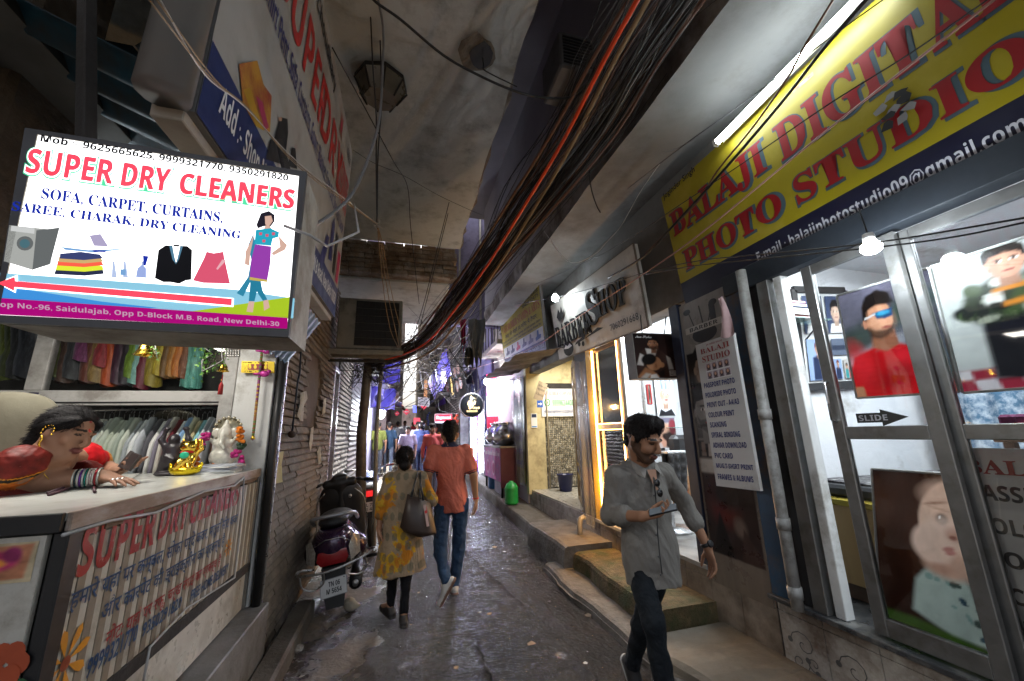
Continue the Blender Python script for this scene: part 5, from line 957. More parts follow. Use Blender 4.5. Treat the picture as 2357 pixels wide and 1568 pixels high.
q = Q(oX(1.95, 1002, 939), oX(1.95, 1026, 929), oX(1.95, 992, 868)); t = T('banner', 'tilted violet printed banner hanging left of the black beauty board', 'banner', q.p(.5, 0)); cv = Canvas(30, 50, '#3f36b8'); cv.grad('#5a3fae', '#2f2aa6')
for i in range(3):
    for j in range(4): cv.poly([(.1+.3*i, .15+.2*j), (.1+.3*i, .28+.2*j), (.32+.3*i, .28+.2*j), (.32+.3*i, .15+.2*j)], ['#7a72d8', '#8a5ab0', '#2a2468'][(i+j) % 3], 1)
printed('print', q, cv, t, .002); mb = MB(); q.board(mb, M('banner back', (.1, .08, .3), .6), .01, h=0); mb.build('backing', t)
q = pq(15.0, (1001, 953), (1041, 974)); t = T('shop_sign', 'small lit red and white box sign on the right side of the lane', 'sign', q.p(.5, 0)); mb = MB(); q.board(mb, WHT, .1, h=0); mb.build('box', t); mb = MB(); q.rect(mb, .02, .2, .98, .96, M('lit red', (.7, .02, .04), .4, emit=.7), .003); q.text(mb, 'Raymond', .08, .36, .92, .78, M('lit white', (.9, .9, .9), .4, emit=.8), 'serif', .006, .01); mb.build('sign_face', t)
# ---------------------------------------------------------------- left side: dry cleaner
FR = M('grey white painted frame', (.5, .49, .47), .5, var=.12, dirt=(.27, .25, .23), dscale=5, damt=.45, bump=.05)
t = T('dry_cleaner_shop', 'dry cleaner shop alcove with a white framed fabric cabinet', 'shop', (-1.9, 3.55, .45))
mb = MB()
for x0, x1, z0, z1 in ((-3.2, -1.24, 1.865, 1.97), (-2.5, -2.4, 1.97, 2.7), (-1.335, -1.24, .45, 2.75), (-3.2, -1.24, 2.55, 2.75)): mb.bx(x0, x1, 3.5 if x1-x0 > .2 else 3.497, 3.56, z0, z1, FR)
mb.bx(-3.2, -1.335, 3.495, 3.5, 1.88, 1.89, BLACK, 0); mb.build('cabinet_frame', t)
mb = MB(); mb.bx(-1.24, -.975, 3.5, 3.56, .45, 2.95, WHITEP, .006); mb.build('pillar', t)
mb = MB(); mb.bx(-3.2, -1.335, 3.515, 3.52, 1.97, 2.55, glass_mat('cabinet glass', (.88, .9, .9), .14), 0); mb.bx(-3.2, -1.335, 3.525, 3.53, 1.39, 1.865, glass_mat('cabinet glass'), 0); mb.build('pane', t)
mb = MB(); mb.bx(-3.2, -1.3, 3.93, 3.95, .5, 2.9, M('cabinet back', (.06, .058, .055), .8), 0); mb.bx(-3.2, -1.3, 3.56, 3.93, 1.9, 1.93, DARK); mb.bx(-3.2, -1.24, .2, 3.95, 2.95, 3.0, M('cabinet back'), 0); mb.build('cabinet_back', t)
lamp('dry cleaner lamp', (-1.75, 2.3, 2.62), 11, (1, .94, .84), kind='AREA', size=(.5, 1.0), rot=(0, math.radians(-8), 0)); lamp('cabinet lamp', (-2.0, 3.75, 2.52), 1.5, (1, .95, .88), kind='AREA', size=(1.4, .1), rot=(0, 0, 0))
tube_light('tube_light', 'tube light under the dark roof of the dry cleaner shop', (-1.75, 1.9, 2.72), (-1.75, 2.9, 2.72))
SAR = [(-28, '#3a4a1a', 870), (20, '#8a9a2a', 872), (60, '#5a6428', 868), (110, '#2c2c30', 872), (180, '#262a3a', 868), (380, '#2c4448', 872), (440, '#6a7428', 868), (500, '#5c3a2c', 880), (555, '#3c3c42', 872), (640, '#8a3a70', 832), (690, '#7a3826', 880), (750, '#a8844a', 880), (795, '#b0303a', 845), (850, '#d8561c', 888), (925, '#4a2038', 885), (985, '#2e2030', 885), (1030, '#7a9a2a', 872), (1062, '#8ac2b8', 885), (1110, '#7a1230', 895), (1190, '#a8902a', 890), (1245, '#c8a81c', 865), (1295, '#7c5424', 870), (1345, '#b87a2a', 868), (1392, '#d8761c', 868), (1440, '#8a4a20', 872), (1470, '#5aa898', 893), (1520, '#6ab8a8', 893)]
def satin(c): return M('satin '+c, c, .45, var=.35, scale=14, stretch=(3, 3, .3), bump=.15, bscale=60, dirt=tuple(min(1, x*1.9+.05) for x in srgb(c)), dscale=26, damt=.35, sheen=.3)
g = random.Random(3); names = {}
COLN = lambda c: {'#3a4a1a': 'dark green', '#8a9a2a': 'lime', '#5a6428': 'olive', '#2c2c30': 'black', '#262a3a': 'navy', '#2c4448': 'dark teal', '#6a7428': 'moss green', '#5c3a2c': 'brown', '#3c3c42': 'charcoal', '#8a3a70': 'magenta pink', '#7a3826': 'rust red', '#a8844a': 'tan gold', '#b0303a': 'coral red', '#d8561c': 'bright orange', '#4a2038': 'plum', '#2e2030': 'dark purple', '#7a9a2a': 'leaf green', '#8ac2b8': 'pale cyan', '#7a1230': 'crimson', '#a8902a': 'dull gold', '#c8a81c': 'yellow', '#7c5424': 'earth brown', '#b87a2a': 'caramel', '#d8761c': 'amber orange', '#8a4a20': 'copper brown', '#5aa898': 'sequinned teal', '#6ab8a8': 'light teal'}[c]
for i, (cx, c, yb) in enumerate(SAR):
    px = .2936*cx; bot = oY(3.66, px, yb); top = oY(3.72, px+14, 745); w_ = .043+.012*g.random(); rings = []
    for k in range(9):
        f = k/8; p = bot*(1-f)+top*f; a = w_*(1.12-.3*f); ph = g.random()*6
        rings.append([p+A(a*(1+.07*math.sin(4*th+i))*math.cos(th), .045*math.sin(th)*(1+.1*math.sin(3*th+k)), .012*math.sin(2*th) if k == 0 else 0) for th in np.arange(18)*2*math.pi/18])
    mb = MB(); mb.loft(rings, satin(c), cap=False); inner = [bot+A(w_*.8*math.cos(th), .035*math.sin(th), .006) for th in np.arange(18)*2*math.pi/18]; mb.poly(inner, satin(c)); mb.tube([bot+A(w_*.55*math.cos(th)*(1-.1*th), .025*math.sin(th)*(1-.1*th), .002) for th in np.linspace(0, 7, 20)], .003, satin(c), 4)
    tag(mb.build('hanging_fabric'), COLN(c)+' fabric roll hanging in the upper cabinet', 'fabric', 'fabric rolls hanging in the upper cabinet')
SH = ['#b8b8ac', '#8f9a9c', '#a2a79c', '#9da69a', '#9aa394', '#a0a89c', '#8d988e', '#aab0a4', '#8f969a', '#c0c4c4', '#a9aeb4', '#4a4a50', '#c8c8c4', '#75707e', '#b8b4aa', '#5c1420', '#c2c8c8', '#7ca0c8', '#c8ccb0', '#b8ac84', '#8cc4cc', '#c8ccd0', '#c0c4ca']
SHN = ['ivory', 'slate', 'grey green', 'pale sage', 'sage', 'silver green', 'dull sage', 'off-white', 'grey', 'white', 'light grey', 'charcoal print', 'white cuffed', 'lilac patterned', 'cream', 'maroon', 'chalk white', 'sky blue', 'pale lime', 'khaki', 'turquoise', 'snow white', 'bluish white']
for i, c in enumerate(SH):
    cx = 780+i*39; px = .2936*cx+(8 if i > 10 else 0); tp = oY(3.62, px+10, 965+5*math.sin(i*1.7)); bt = oY(3.62, px-16, 1088); mb = MB(); m = M('shirt cloth '+c, c, .85, var=.12, scale=9, stretch=(2, 2, .5), bump=.2, bscale=40); rings = []
    for k in range(8):
        f = k/7; p = tp*(1-f)+bt*f; a = .014+.016*min(1, f*3); d = .03+.13*min(1, f*2.2)
        rings.append([p+A(a*math.cos(th)*(1+.2*math.sin(5*th+i+k*.6)), d*math.sin(th), 0) for th in np.arange(16)*2*math.pi/16])
    mb.loft(rings, m); o = tag(mb.build('hanging_shirt'), SHN[i]+' shirt on a hanger in the lower cabinet', 'shirt', 'shirts hanging in the lower cabinet')
    mb = MB(); h0 = tp+A(0, 0, .0); mb.tube([h0+A(0, 0, -.01), h0+A(0, 0, .05), h0+A(.012, 0, .07), h0+A(.02, 0, .055)], .0025, STEEL, 5); mb.build('hook', o)
mb = MB(); a = oY(3.62, 210, 945); b = oY(3.62, 505, 938); mb.tube([a, b], .008, STEEL, 8); tag(mb.build('clothes_rail'), 'steel rail holding the shirts in the lower cabinet', 'rail')
# counter
PLIN = M('grey slate ledge', (.17, .165, .16), .55, var=.25, scale=4, dirt=(.08, .07, .06), dscale=3, damt=.5, bump=.2)
mb = MB(); mb.bx(-3.2, -.86, .3, 3.56, 0, .46, PLIN, .008); mb.bx(-.86, -.7, .3, 4.5, -.02, .14, M('damp cement step', (.13, .11, .09), .7, var=.3, bump=.5, dirt=(.06, .05, .04), damt=.6), .02); tag(mb.build('plinth'), 'grey slate plinth and cement step under the dry cleaner counter', 'step')
t = T('shop_counter', 'dry cleaner counter with a pale worn top and striped painted front', 'counter', (-1.35, 2.45, .46)); LAM = M('pale laminate', (.55, .56, .53), .22, var=.1, scale=2, dirt=(.4, .39, .36), dscale=3, damt=.35)
mb = MB(); mb.bx(-2.1, -1.0, 1.66, 3.49, 1.365, 1.39, LAM, .004); mb.build('counter_top', t)
mb = MB(); EDGE = M('worn wooden edge', (.24, .17, .12), .6, var=.4, scale=12, stretch=(1, .3, 1), dirt=(.45, .42, .4), dscale=6, damt=.6); mb.bx(-1.0, -.985, 1.66, 3.47, 1.335, 1.392, EDGE, .003); g = random.Random(6); y = 1.66
while y < 3.4: l = g.uniform(.06, .2); mb.bx(-1.0, -.985-g.uniform(.0, .01), y, y+l, 1.3+g.uniform(-.01, .015), 1.333, M('splintered board', (.16, .1, .06), .8, var=.4), .002); y += l
mb.bx(-2.1, -1.0, 1.64, 1.66, 1.335, 1.392, BLACK, .003); mb.build('edge', t)
mb = MB(); mb.bx(-2.1, -1.02, 1.7, 3.45, .47, 1.36, DARK, 0); mb.bx(-1.02, -1.0, 1.7, 3.47, .47, .7, M('white tile strip', (.55, .53, .48), .3, dirt=(.3, .27, .22), dscale=4, damt=.5), .002); mb.bx(-1.03, -.985, 1.66, 3.47, .7, .76, DARK, .004); mb.bx(-1.02, -.98, 1.655, 1.72, .47, 1.335, BLACK, .004); mb.bx(-1.01, -.985, 3.44, 3.48, .47, 1.33, ALU, .003); mb.build('frame', t)
mb = MB(); FA = [M('cream stripe', (.52, .5, .44), .4, dirt=(.32, .29, .24), dscale=5, damt=.4), M('tan stripe', (.26, .22, .17), .4, dirt=(.16, .13, .1), dscale=5, damt=.4)]; n = 46
for k in range(n): y0 = 1.72+(3.44-1.72)*k/n; y1 = y0+(3.44-1.72)/n; mb.bx(-1.01, -.995+(.003 if k % 2 else 0), y0, y1, .76, 1.3, FA[k % 2], .001)
q = Q((-.9905, 1.72, .76), (-.9905, 3.44, .76), (-.9905, 1.72, 1.3)); DR = M('painted red letters', (.3, .015, .02), .4, var=.25, scale=20, dirt=(.5, .4, .36), dscale=18, damt=.15); BI = M('painted blue letters', (.015, .06, .16), .4, var=.25)
u = lambda x, y: q.uv(x, y)
def row(s, ll, rt, hgt, m, st='plain', bold=.012):
    a, b = u(*ll), u(*rt); v0 = (a[1]+b[1])/2; q.text(mb, s, max(.01, a[0]), v0, min(.99, b[0]), v0+hgt, m, st, .001, bold)
row('SUPER', (170, 1338), (352, 1252), .3, DR, 'sans'); row('DRY', (362, 1242), (428, 1215), .28, DR, 'sans'); row('CLEANERS', (434, 1206), (546, 1164), .27, DR, 'sans')
row('हमारे यहां पर कम्बल, सोफा पर्दे कवर, मारूति सीट कवर', (152, 1432), (545, 1207), .17, BI); row('और कारपेट की ड्राईक्लीन का प्रबन्ध है', (225, 1456), (515, 1258), .17, BI); row('नोट: यहां पर रफू, चर्ख रंगाई का प्रबन्ध है', (238, 1498), (505, 1310), .15, DR)
row('9999321770', (195, 1562), (312, 1480), .12, BI, 'plain', .02); row('9350291820', (325, 1465), (415, 1402), .1, BI, 'plain', .02); row('FREE HOME DELIVERY', (437, 1385), (524, 1318), .1, BI, 'plain', .02)
ORA = M('painted orange flower', (.62, .26, .02), .4); RB = M('flower heart', (.25, .05, .02), .4)
for px, s in (((147, 1528), 1.5), ((525, 1260), .75)):
    a = u(*px)
    for k in range(8): an = k*math.pi/4+.3; q.poly(mb, [(a[0]+r_*s*math.cos(an+o_)/1.72, a[1]+r_*s*math.sin(an+o_)/.54) for r_, o_ in ((.012, 0), (.045, -.22), (.062, -.16), (.072, 0), (.06, .17), (.043, .2))], ORA, .001+.0003*k)
    q.disc(mb, a[0], a[1], .008*s, .026*s, RB, .004, 14)
mb.build('painted_front', t)
mb = MB(); P = [oX(-.972, x, y) for x, y in ((145, 1232), (250, 1200), (360, 1180), (470, 1132), (540, 1118), (562, 1098))]; mb.tube(P, .006, M('grey cable', (.4, .4, .4), .5), 6); P = [oX(-.972, x, y) for x, y in ((562, 1098), (556, 1190), (540, 1330), (430, 1400), (345, 1490), (330, 1568))]; mb.tube(P, .005, M('grey cable'), 6); mb.build('cable', t)
q2 = Q((-2.0, 1.648, .5), (-1.03, 1.648, .5), (-2.0, 1.648, 1.33)); mb = MB(); q2.board(mb, FA[0], .02, h=0); mb.build('end_panel', t); cv = Canvas(40, 40, '#b8a888'); cv.poly([(.05, .05), (.1, .9), (.95, .95), (.9, .1)], '#b87a5a', 2); cv.ell(.5, .55, .3, .25, '#c23a6a', .4); cv.ell(.45, .5, .2, .12, '#d88a3a', .5); cv.ell(.7, .7, .12, .2, '#8a2a5a', .5); cv.ell(.3, .25, .12, .08, '#3a2a4a', .5); cv.noise(.3, 6, 9); a = q2.uv(0, 1345); b = q2.uv(92, 1245); printed('picture_sticker', q2, cv, t, .002, a[0]-.12, a[1], b[0], b[1])
mb = MB(); q2.text(mb, 'साई', .62, .42, .86, .55, BI, 'plain', .003, .02); a = q2.uv(15, 1530); [q2.disc(mb, a[0]+.03*math.cos(k*1.05), a[1]+.04*math.sin(k*1.05), .025, .035, M('painted rose', (.45, .08, .03), .4), .003+.0004*k, 12) for k in range(6)]; [q2.poly(mb, [(a[0], a[1]-.04), (a[0]+.09*math.cos(x), a[1]+.1*math.sin(x)-.03), (a[0]+.05*math.cos(x+.5), a[1]+.05*math.sin(x+.5)-.05)], M('painted leaf', (.03, .1, .04), .4), .0025) for x in (3.6, 4.6, 5.8)]; mb.build('lettering', t)
mb = MB(); mb.tube([(-.93, 3.5, .46), (-.93, 3.5, 2.5)], .028, BLACK, 10); mb.bx(-.965, -.9, 3.53, 3.556, .3, 2.55, STEEL, .004); tag(mb.build('shutter_rail'), 'black pipe and steel shutter rail at the corner of the shop', 'pipe')
# lit box sign, facing down the lane
Y0 = 0.98; c4 = [oY(Y0, *p) for p in ((-12, 742), (664, 776), (705, 398), (62, 298))]; bl, br, tr, tl = c4
class Bi(Q):
    def __init__(s, bl, br, tr, tl): Q.__init__(s, bl, br, tl); s.tr = tr
    def p(s, u, v, h=0.0): return (1-u)*(1-v)*s.o+u*(1-v)*(s.o+s.U)+u*v*s.tr+(1-u)*v*(s.o+s.V)+h*s.N
    def uv(s, x, y):
        d = ray(x, y); t = ((s.o-CP)@s.N)/(d@s.N); X = CP+t*d; u, v = .5, .5
        for _ in range(12):
            e = X-s.p(u, v); a = (s.p(u+1e-4, v)-s.p(u, v))/1e-4; b = (s.p(u, v+1e-4)-s.p(u, v))/1e-4; G = np.array([[a@a, a@b], [a@b, b@b]]); du = np.linalg.solve(G, [e@a, e@b]); u += du[0]; v += du[1]
        return np.array([u, v])
L = Bi(bl, br, tr, tl); t = T('box_sign', 'brightly lit white dry cleaner box sign with a red arrow at the left', 'sign', L.p(.5, 0)); N = L.N
mb = MB(); BW = M('worn white box side', (.45, .43, .38), .6, var=.2, dirt=(.22, .19, .15), dscale=7, damt=.6, bump=.3, bscale=30); DG = M('dark sign rim', (.05, .05, .055), .5)
F0 = [L.p(*p) for p in ((0, 0), (1, 0), (1, 1), (0, 1))]; B0 = [p-N*.17 for p in F0]; mb.add(F0+B0, [[1, 0, 4, 5], [2, 1, 5, 6], [3, 2, 6, 7], [0, 3, 7, 4], [4, 7, 6, 5]], BW); mb.build('box', t)
mb = MB(); iu = [L.uv(*p) for p in ((0, 726), (662, 758), (689, 407), (89, 312))]; iu[0][0] = max(iu[0][0], .012)
O = [(-.002, -.002), (1.002, -.002), (1.002, 1.002), (-.002, 1.002)]; V = [L.p(*p, .004) for p in O]+[L.p(*p, .004) for p in iu]+[L.p(*p, -.01) for p in O]; mb.add(V, [[0, 1, 5, 4], [1, 2, 6, 5], [2, 3, 7, 6], [3, 0, 4, 7], [0, 8, 9, 1], [1, 9, 10, 2], [2, 10, 11, 3], [3, 11, 8, 0]], DG); mb.build('rim', t)
E_ = .26
def LM(n, c=None, e=E_): return MATS.get('lit '+n) or M('lit '+n, tuple(x*.25 for x in c), .5, var=.03, emit=e, ecol=c, spec=.08)
mb = MB(); L.poly(mb, [tuple(x) for x in iu], LM('white', (.6, .76, 1.0)), .0015)
def lpoly(pts, m, h=.003): L.poly(mb, [tuple(L.uv(*p)) for p in pts], m, h)
def c1(x, y): return (.367*x, 287.7+.367*y)
def lp1(pts, m, h=.003): lpoly([c1(*p) for p in pts], m, h)
lp1([(0, 930), (1480, 1035), (1850, 1090), (1840, 1215), (0, 1090)], LM('sky', (.28, .62, .8)), .002); lp1([(1200, 1172), (1830, 1080), (1826, 1218)], LM('lime', (.42, .6, .02)), .0026); lp1([(0, 1010), (200, 1040), (640, 1110), (1000, 1150), (700, 1160), (0, 1100)], LM('blue', (.05, .3, .75)), .0024)
lp1([(0, 1088), (1806, 1212), (1806, 1282), (0, 1192)], LM('magenta', (.35, .0, .16), .32), .003)
LR = LM('red', (.7, .02, .015), .2); LGN = LM('green', (.12, .75, .42)); LBK = LM('black', (.012, .012, .016), .1); LB = LM('ink blue', (.01, .03, .4), .25)
lp1([(-10, 995), (120, 945), (122, 985), (1470, 1090), (1467, 1145), (112, 1030), (108, 1058)], LM('white'), .0035); lp1([(0, 997), (105, 958), (108, 985), (1460, 1094), (1458, 1136), (104, 1022), (100, 1046)], LR, .0045)
def ltxt(s, ll, ul, lr, m, st='sans', h=.004, bold=0, grow=0):
    a, b, c = L.uv(*c1(*ll)), L.uv(*c1(*ul)), L.uv(*c1(*lr)); v, f, asp = text_mesh(s, st, bold, 2); text_mesh(s, st, 0, 2); g0 = (_TS[(s, st, bold, 2)]/_TS[(s, st, 0, 2)]-1)/2; d1 = c-a; d2 = b-a
    P = np.array([L.p(*(a+d1*(x*(1+2*g0[0])-g0[0])+d2*(y*(1+2*g0[1])-g0[1])), h) for x, y in v]); mb.add(P, f, m)
ltxt('Mob :- 9625665625, 9999321770, 9350291820', (290, 142), (300, 90), (1815, 382), LBK, 'sans', .016, .012)
for w_, a, b, c in (('SUPER', (178, 312), (205, 160), (715, 385)), ('DRY', (772, 392), (795, 252), (1065, 430)), ('CLEANERS', (1135, 440), (1150, 312), (1842, 540))): ltxt(w_, a, b, c, LGN, 'sans', .005, .08); ltxt(w_, a, b, c, LM('white'), 'sans', .0065, .045); [ltxt(w_, (a[0]+o_, a[1]), (b[0]+o_, b[1]), (c[0]+o_, c[1]), LR, 'sans', .008+.0002*o_) for o_ in (-5, 0, 5)]
[(ltxt('SOFA, CARPET, CURTAINS,', (265+o_, 480), (275+o_, 400), (1395+o_, 628), LB, 'serif', .004+.0002*o_), ltxt('SAREE, CHARAK, DRY CLEANING', (80+o_, 552), (92+o_, 486), (1508+o_, 729), LB, 'serif', .004+.0002*o_)) for o_ in (0, 2.5, 5)]
ltxt('Shop No.-96, Saidulajab, Opp D-Block M.B. Road, New Delhi-30', (-70, 1150), (-70, 1105), (1755, 1275), LM('pale text', (.5, .3, .42), .3), 'sans', .0045)
GY = LM('steel grey', (.36, .37, .35), .3); GY2 = LM('dark steel', (.12, .13, .13), .3); lp1([(70, 635), (320, 660), (330, 870), (215, 915), (35, 860)], GY, .004); lp1([(240, 668), (385, 650), (325, 880), (215, 915)], GY2, .0045); lp1([(150+52*math.cos(k*.4)+20, 750+45*math.sin(k*.4)) for k in range(16)], GY2, .005); lp1([(170+32*math.cos(k*.4), 752+28*math.sin(k*.4)) for k in range(16)], LM('drum', (.06, .14, .17), .3), .0055); lp1([(85, 640), (230, 655), (228, 690), (80, 672)], LM('panel', (.55, .56, .55), .3), .005)
for k, (c, y) in enumerate((((.015, .02, .05), 925), ((.55, .62, .03), 900), ((.7, .09, .05), 872), ((.45, .3, .12), 850), ((.03, .04, .12), 830))): lp1([(350+10*k, y+16), (360+8*k, y-14), (520, y-26), (655-4*k, y-10), (660, y+14), (540, y+26)], LM('cloth%d' % k, c, .4), .004+.0006*k)
lp1([(390, 770), (560, 790), (840, 780), (600, 806), (420, 790)], LM('board blue', (.2, .4, .7)), .004); lp1([(570, 700), (640, 690), (690, 770), (600, 765)], LM('iron grey', (.45, .4, .6)), .0046); lp1([(590, 790), (680, 795), (670, 805), (600, 803)], LB, .005)
for x in (720, 790, 900): lp1([(x-12, 960), (x-6, 860), (x+6, 860), (x+22, 965)], LM('flask', (.5, .6, .85)), .004)
lp1([(765, 910), (800, 912), (798, 950), (763, 947)], LM('board blue'), .005); lp1([(870, 905), (900, 880), (925, 905), (925, 965), (860, 960)], LM('flask2', (.35, .45, .8)), .0046); lp1([(905, 825), (940, 830), (922, 890), (908, 885)], LB, .005)
lp1([(1045, 760), (1180, 765), (1210, 790), (1205, 975), (1170, 980), (1130, 1000), (1075, 990), (1030, 990), (978, 965), (1000, 790)], LBK, .004); lp1([(1085, 765), (1140, 768), (1112, 870)], LM('white'), .005); lp1([(1070, 765), (1090, 765), (1112, 880), (1090, 850)], LM('lapel', (.08, .2, .3), .3), .0055); lp1([(1155, 768), (1138, 768), (1112, 880), (1130, 850)], LM('lapel'), .0055); lp1([(1095, 758), (1135, 760), (1130, 772), (1100, 770)], LBK, .006)
lp1([(1300, 800), (1345, 810), (1405, 800), (1412, 840), (1448, 1000), (1280, 995), (1215, 980), (1285, 840)], LM('pink dress', (.75, .1, .18)), .004); lp1([(1400, 850), (1425, 855), (1370, 915), (1362, 908)], LM('pale pink', (.85, .45, .5)), .005)
SKN = LM('figure skin', (.7, .45, .36)); lp1([(1640, 560), (1690, 545), (1725, 570), (1725, 610), (1695, 650), (1660, 640), (1620, 655), (1612, 630)], LM('figure hair', (.02, .016, .03), .2), .004); lp1([(1665, 580), (1705, 575), (1715, 610), (1690, 645), (1668, 630)], SKN, .005); lp1([(1670, 635), (1695, 640), (1715, 665), (1655, 665)], SKN, .0045)
lp1([(1610, 665), (1700, 655), (1755, 680), (1750, 710), (1715, 720), (1705, 765), (1600, 755)], LM('teal top', (.02, .4, .55)), .0055); [lp1([(x-10, y-8), (x+10, y-8), (x+8, y+9), (x-9, y+9)], LM('pink dress'), .006) for x, y in ((1640, 690), (1680, 700), (1720, 690), (1660, 735))]
lp1([(1605, 755), (1705, 768), (1700, 870), (1680, 985), (1570, 970), (1580, 850)], LM('violet kurta', (.32, .05, .42)), .005); lp1([(1572, 960), (1682, 978), (1680, 992), (1570, 978)], LM('gold hem', (.6, .45, .1)), .0058); lp1([(1750, 700), (1805, 760), (1790, 790), (1720, 825), (1705, 810), (1760, 770)], SKN, .005); lp1([(1600, 690), (1545, 800), (1540, 880), (1570, 890), (1575, 810)], SKN, .0052); lp1([(1592, 690), (1560, 760), (1580, 850), (1560, 960), (1490, 1060), (1530, 1080), (1600, 940), (1610, 760)], LM('blue scarf', (.03, .25, .4)), .0048)
lp1([(1575, 975), (1640, 985), (1650, 1040), (1680, 1100), (1655, 1110), (1615, 1050), (1600, 1110), (1565, 1110)], LM('teal leg', (.02, .22, .35)), .0045); lp1([(1565, 1110), (1600, 1112), (1590, 1180), (1550, 1175)], SKN, .0045); lp1([(1655, 1105), (1685, 1100), (1695, 1150), (1660, 1170)], SKN, .0045)
mb.build('lit_face', t); mb = MB(); mb.tube([L.p(1.0, .62, .02)+A(-.03, 0, .0), L.p(1.05, .58, .02), L.p(1.1, .6, -.05), L.p(1.2, .9, -.2), oY(1.9, 815, 470)], .0035, M('grey cable'), 6); mb.build('cable', t)
ctr = L.p(.5, .5, .06); 
mb = MB(); mb.beam(L.p(.1, 1, -.08), L.p(.1, 1, -.08)+A(-.2, .1, .8), .03, .03, DARK); mb.beam(L.p(.9, 1, -.08), L.p(.8, 1, -.08)+A(-.1, .35, .4), .02, .02, DARK); tag(mb.build('sign_hanger'), 'dark iron hangers behind the lit box sign', 'bracket')
# long flex board above, facing across the lane
fx = Q((-.52, 1.0, 2.4), (-.52, 3.18, 2.51), (-.485, 1.0, 3.87)); t = T('flex_sign', 'long white dry cleaner flex board leaning out over the lane', 'sign', fx.p(.5, 0)); mb = MB(); fx.board(mb, M('flex back', (.2, .2, .2), .6), .09, h=-.004); mb.build('board', t)
mb = MB(); mb.tube([fx.p(-.02, 0, -.05), fx.p(-.02, 1, -.05)], .055, M('flex wrap', (.12, .12, .115), .55, dirt=(.12, .11, .1)), 12); mb.build('post', t); mb = MB(); fx.rect(mb, 0, 0, 1, 1, M('grey white flex', (.4, .4, .39), .45, var=.06, dirt=(.3, .29, .27), dscale=2, damt=.4), -.002); fx.rect(mb, 0, 0, 1, .155, M('navy flex', (.02, .035, .14), .4), .0)
def c0(x, y): return (.367*x, .367*y)
e0, e1 = fx.uv(697, 231), fx.uv(734, 204); v0, v1 = e0[1], e1[1]; U_ = lambda x, y: fx.uv(*c0(x, y))[0]; RF = M('flex red', (.5, .03, .03), .4); NF = M('flex navy', (.03, .035, .16), .4)
fx.text(mb, 'SUPER', U_(1700, 40), .57, U_(2040, 740), .79, RF, 'sans', .002); fx.text(mb, 'DRY', U_(2000, 850)-.0, .57, U_(2140, 1090), .79, RF, 'sans', .002); fx.text(mb, 'CLEANERS', U_(2115, 1160), .57, .985, .79, RF, 'sans', .002)
fx.text(mb, 'Deepak Choudhary', U_(1860, 0)-.08, .86, U_(2085, 700), .955, INK, 'sans', .002); fx.text(mb, 'Mob.: 9625665625, 9350291820', U_(2170, 1000), .87, .97, .94, INK, 'sans', .002); fx.text(mb, 'Shirt Pent, Sofa, Curtains, Gown, Blanket, Coat, Suit, Sherwani, Saree,', U_(1640, 60), .44, .97, .53, NF, 'sans', .002); fx.text(mb, 'Add :- Shop No.-96, Saidulajab, Opp D-Block, M.B Road, New Delhi-110030', .04, .035, .97, .12, WHT, 'sans', .002)
def fpoly(pts, m, h=.002): fx.poly(mb, [tuple(fx.uv(*c0(*p))) for p in pts], m, h)
fpoly([(1495, 400), (1610, 380), (1650, 530), (1700, 600), (1690, 830), (1600, 790), (1520, 650)], M('shawl red', (.3, .05, .03), .5, dirt=(.5, .25, .03), dscale=9, damt=.8)); fpoly([(1520, 560), (1560, 550), (1650, 820), (1600, 790)], M('shawl gold', (.5, .28, .02), .5), .003); fpoly([(1600, 600), (1640, 640), (1680, 800), (1655, 815)], M('shawl pink', (.4, .03, .1), .5), .003)
fpoly([(1755, 735), (1800, 745), (1805, 830), (1790, 960), (1800, 1040), (1760, 1030), (1700, 1010), (1665, 1000), (1690, 880), (1720, 860)], INK); fpoly([(1830, 925), (1850, 930), (1860, 1060), (1800, 1040)], INK); fpoly([(2050, 1470), (2065, 1490), (2030, 1650), (1995, 1640)], NF); fpoly([(1740, 735), (1765, 735), (1762, 760), (1742, 758)], M('figure skin flat', (.4, .25, .18), .5), .003)
fx.rect(mb, .93, .17, .975, .34, M('flex rose', (.45, .02, .1), .5), .002); fx.rect(mb, .86, .18, .875, .4, INK, .002); fx.rect(mb, .885, .18, .9, .4, INK, .002); fx.poly(mb, [(.78, .2), (.83, .22), (.82, .4), (.8, .43), (.775, .38)], NF, .002); a = fx.uv(785, 290); fx.rect(mb, a[0]-.02, a[1]-.05, a[0]+.025, a[1]+.06, M('flex sticker', (.35, .15, .1), .5), .003); fx.disc(mb, a[0], a[1], .012, .04, M('flex rose'), .004)
mb.build('sign_face', t)
mb = MB(); mb.beam(fx.p(0, 0, -.06), fx.p(1, 0, -.06), .06, .07, M('pale timber', (.42, .38, .33), .7, dirt=(.25, .2, .17)), up=fx.N); mb.build('bottom_rail', t)
mb = MB(); mb.sheet(lambda u, v: (-.62-.2*v, 2.5+.7*u, 2.46-.32*v+.012*math.sin(40*u)), 30, 3, M('blue tarp', (.03, .1, .19), .4, var=.3, bump=.2)); tag(mb.build('tarp'), 'blue tarp scrap hanging under the far end of the flex board', 'tarp')
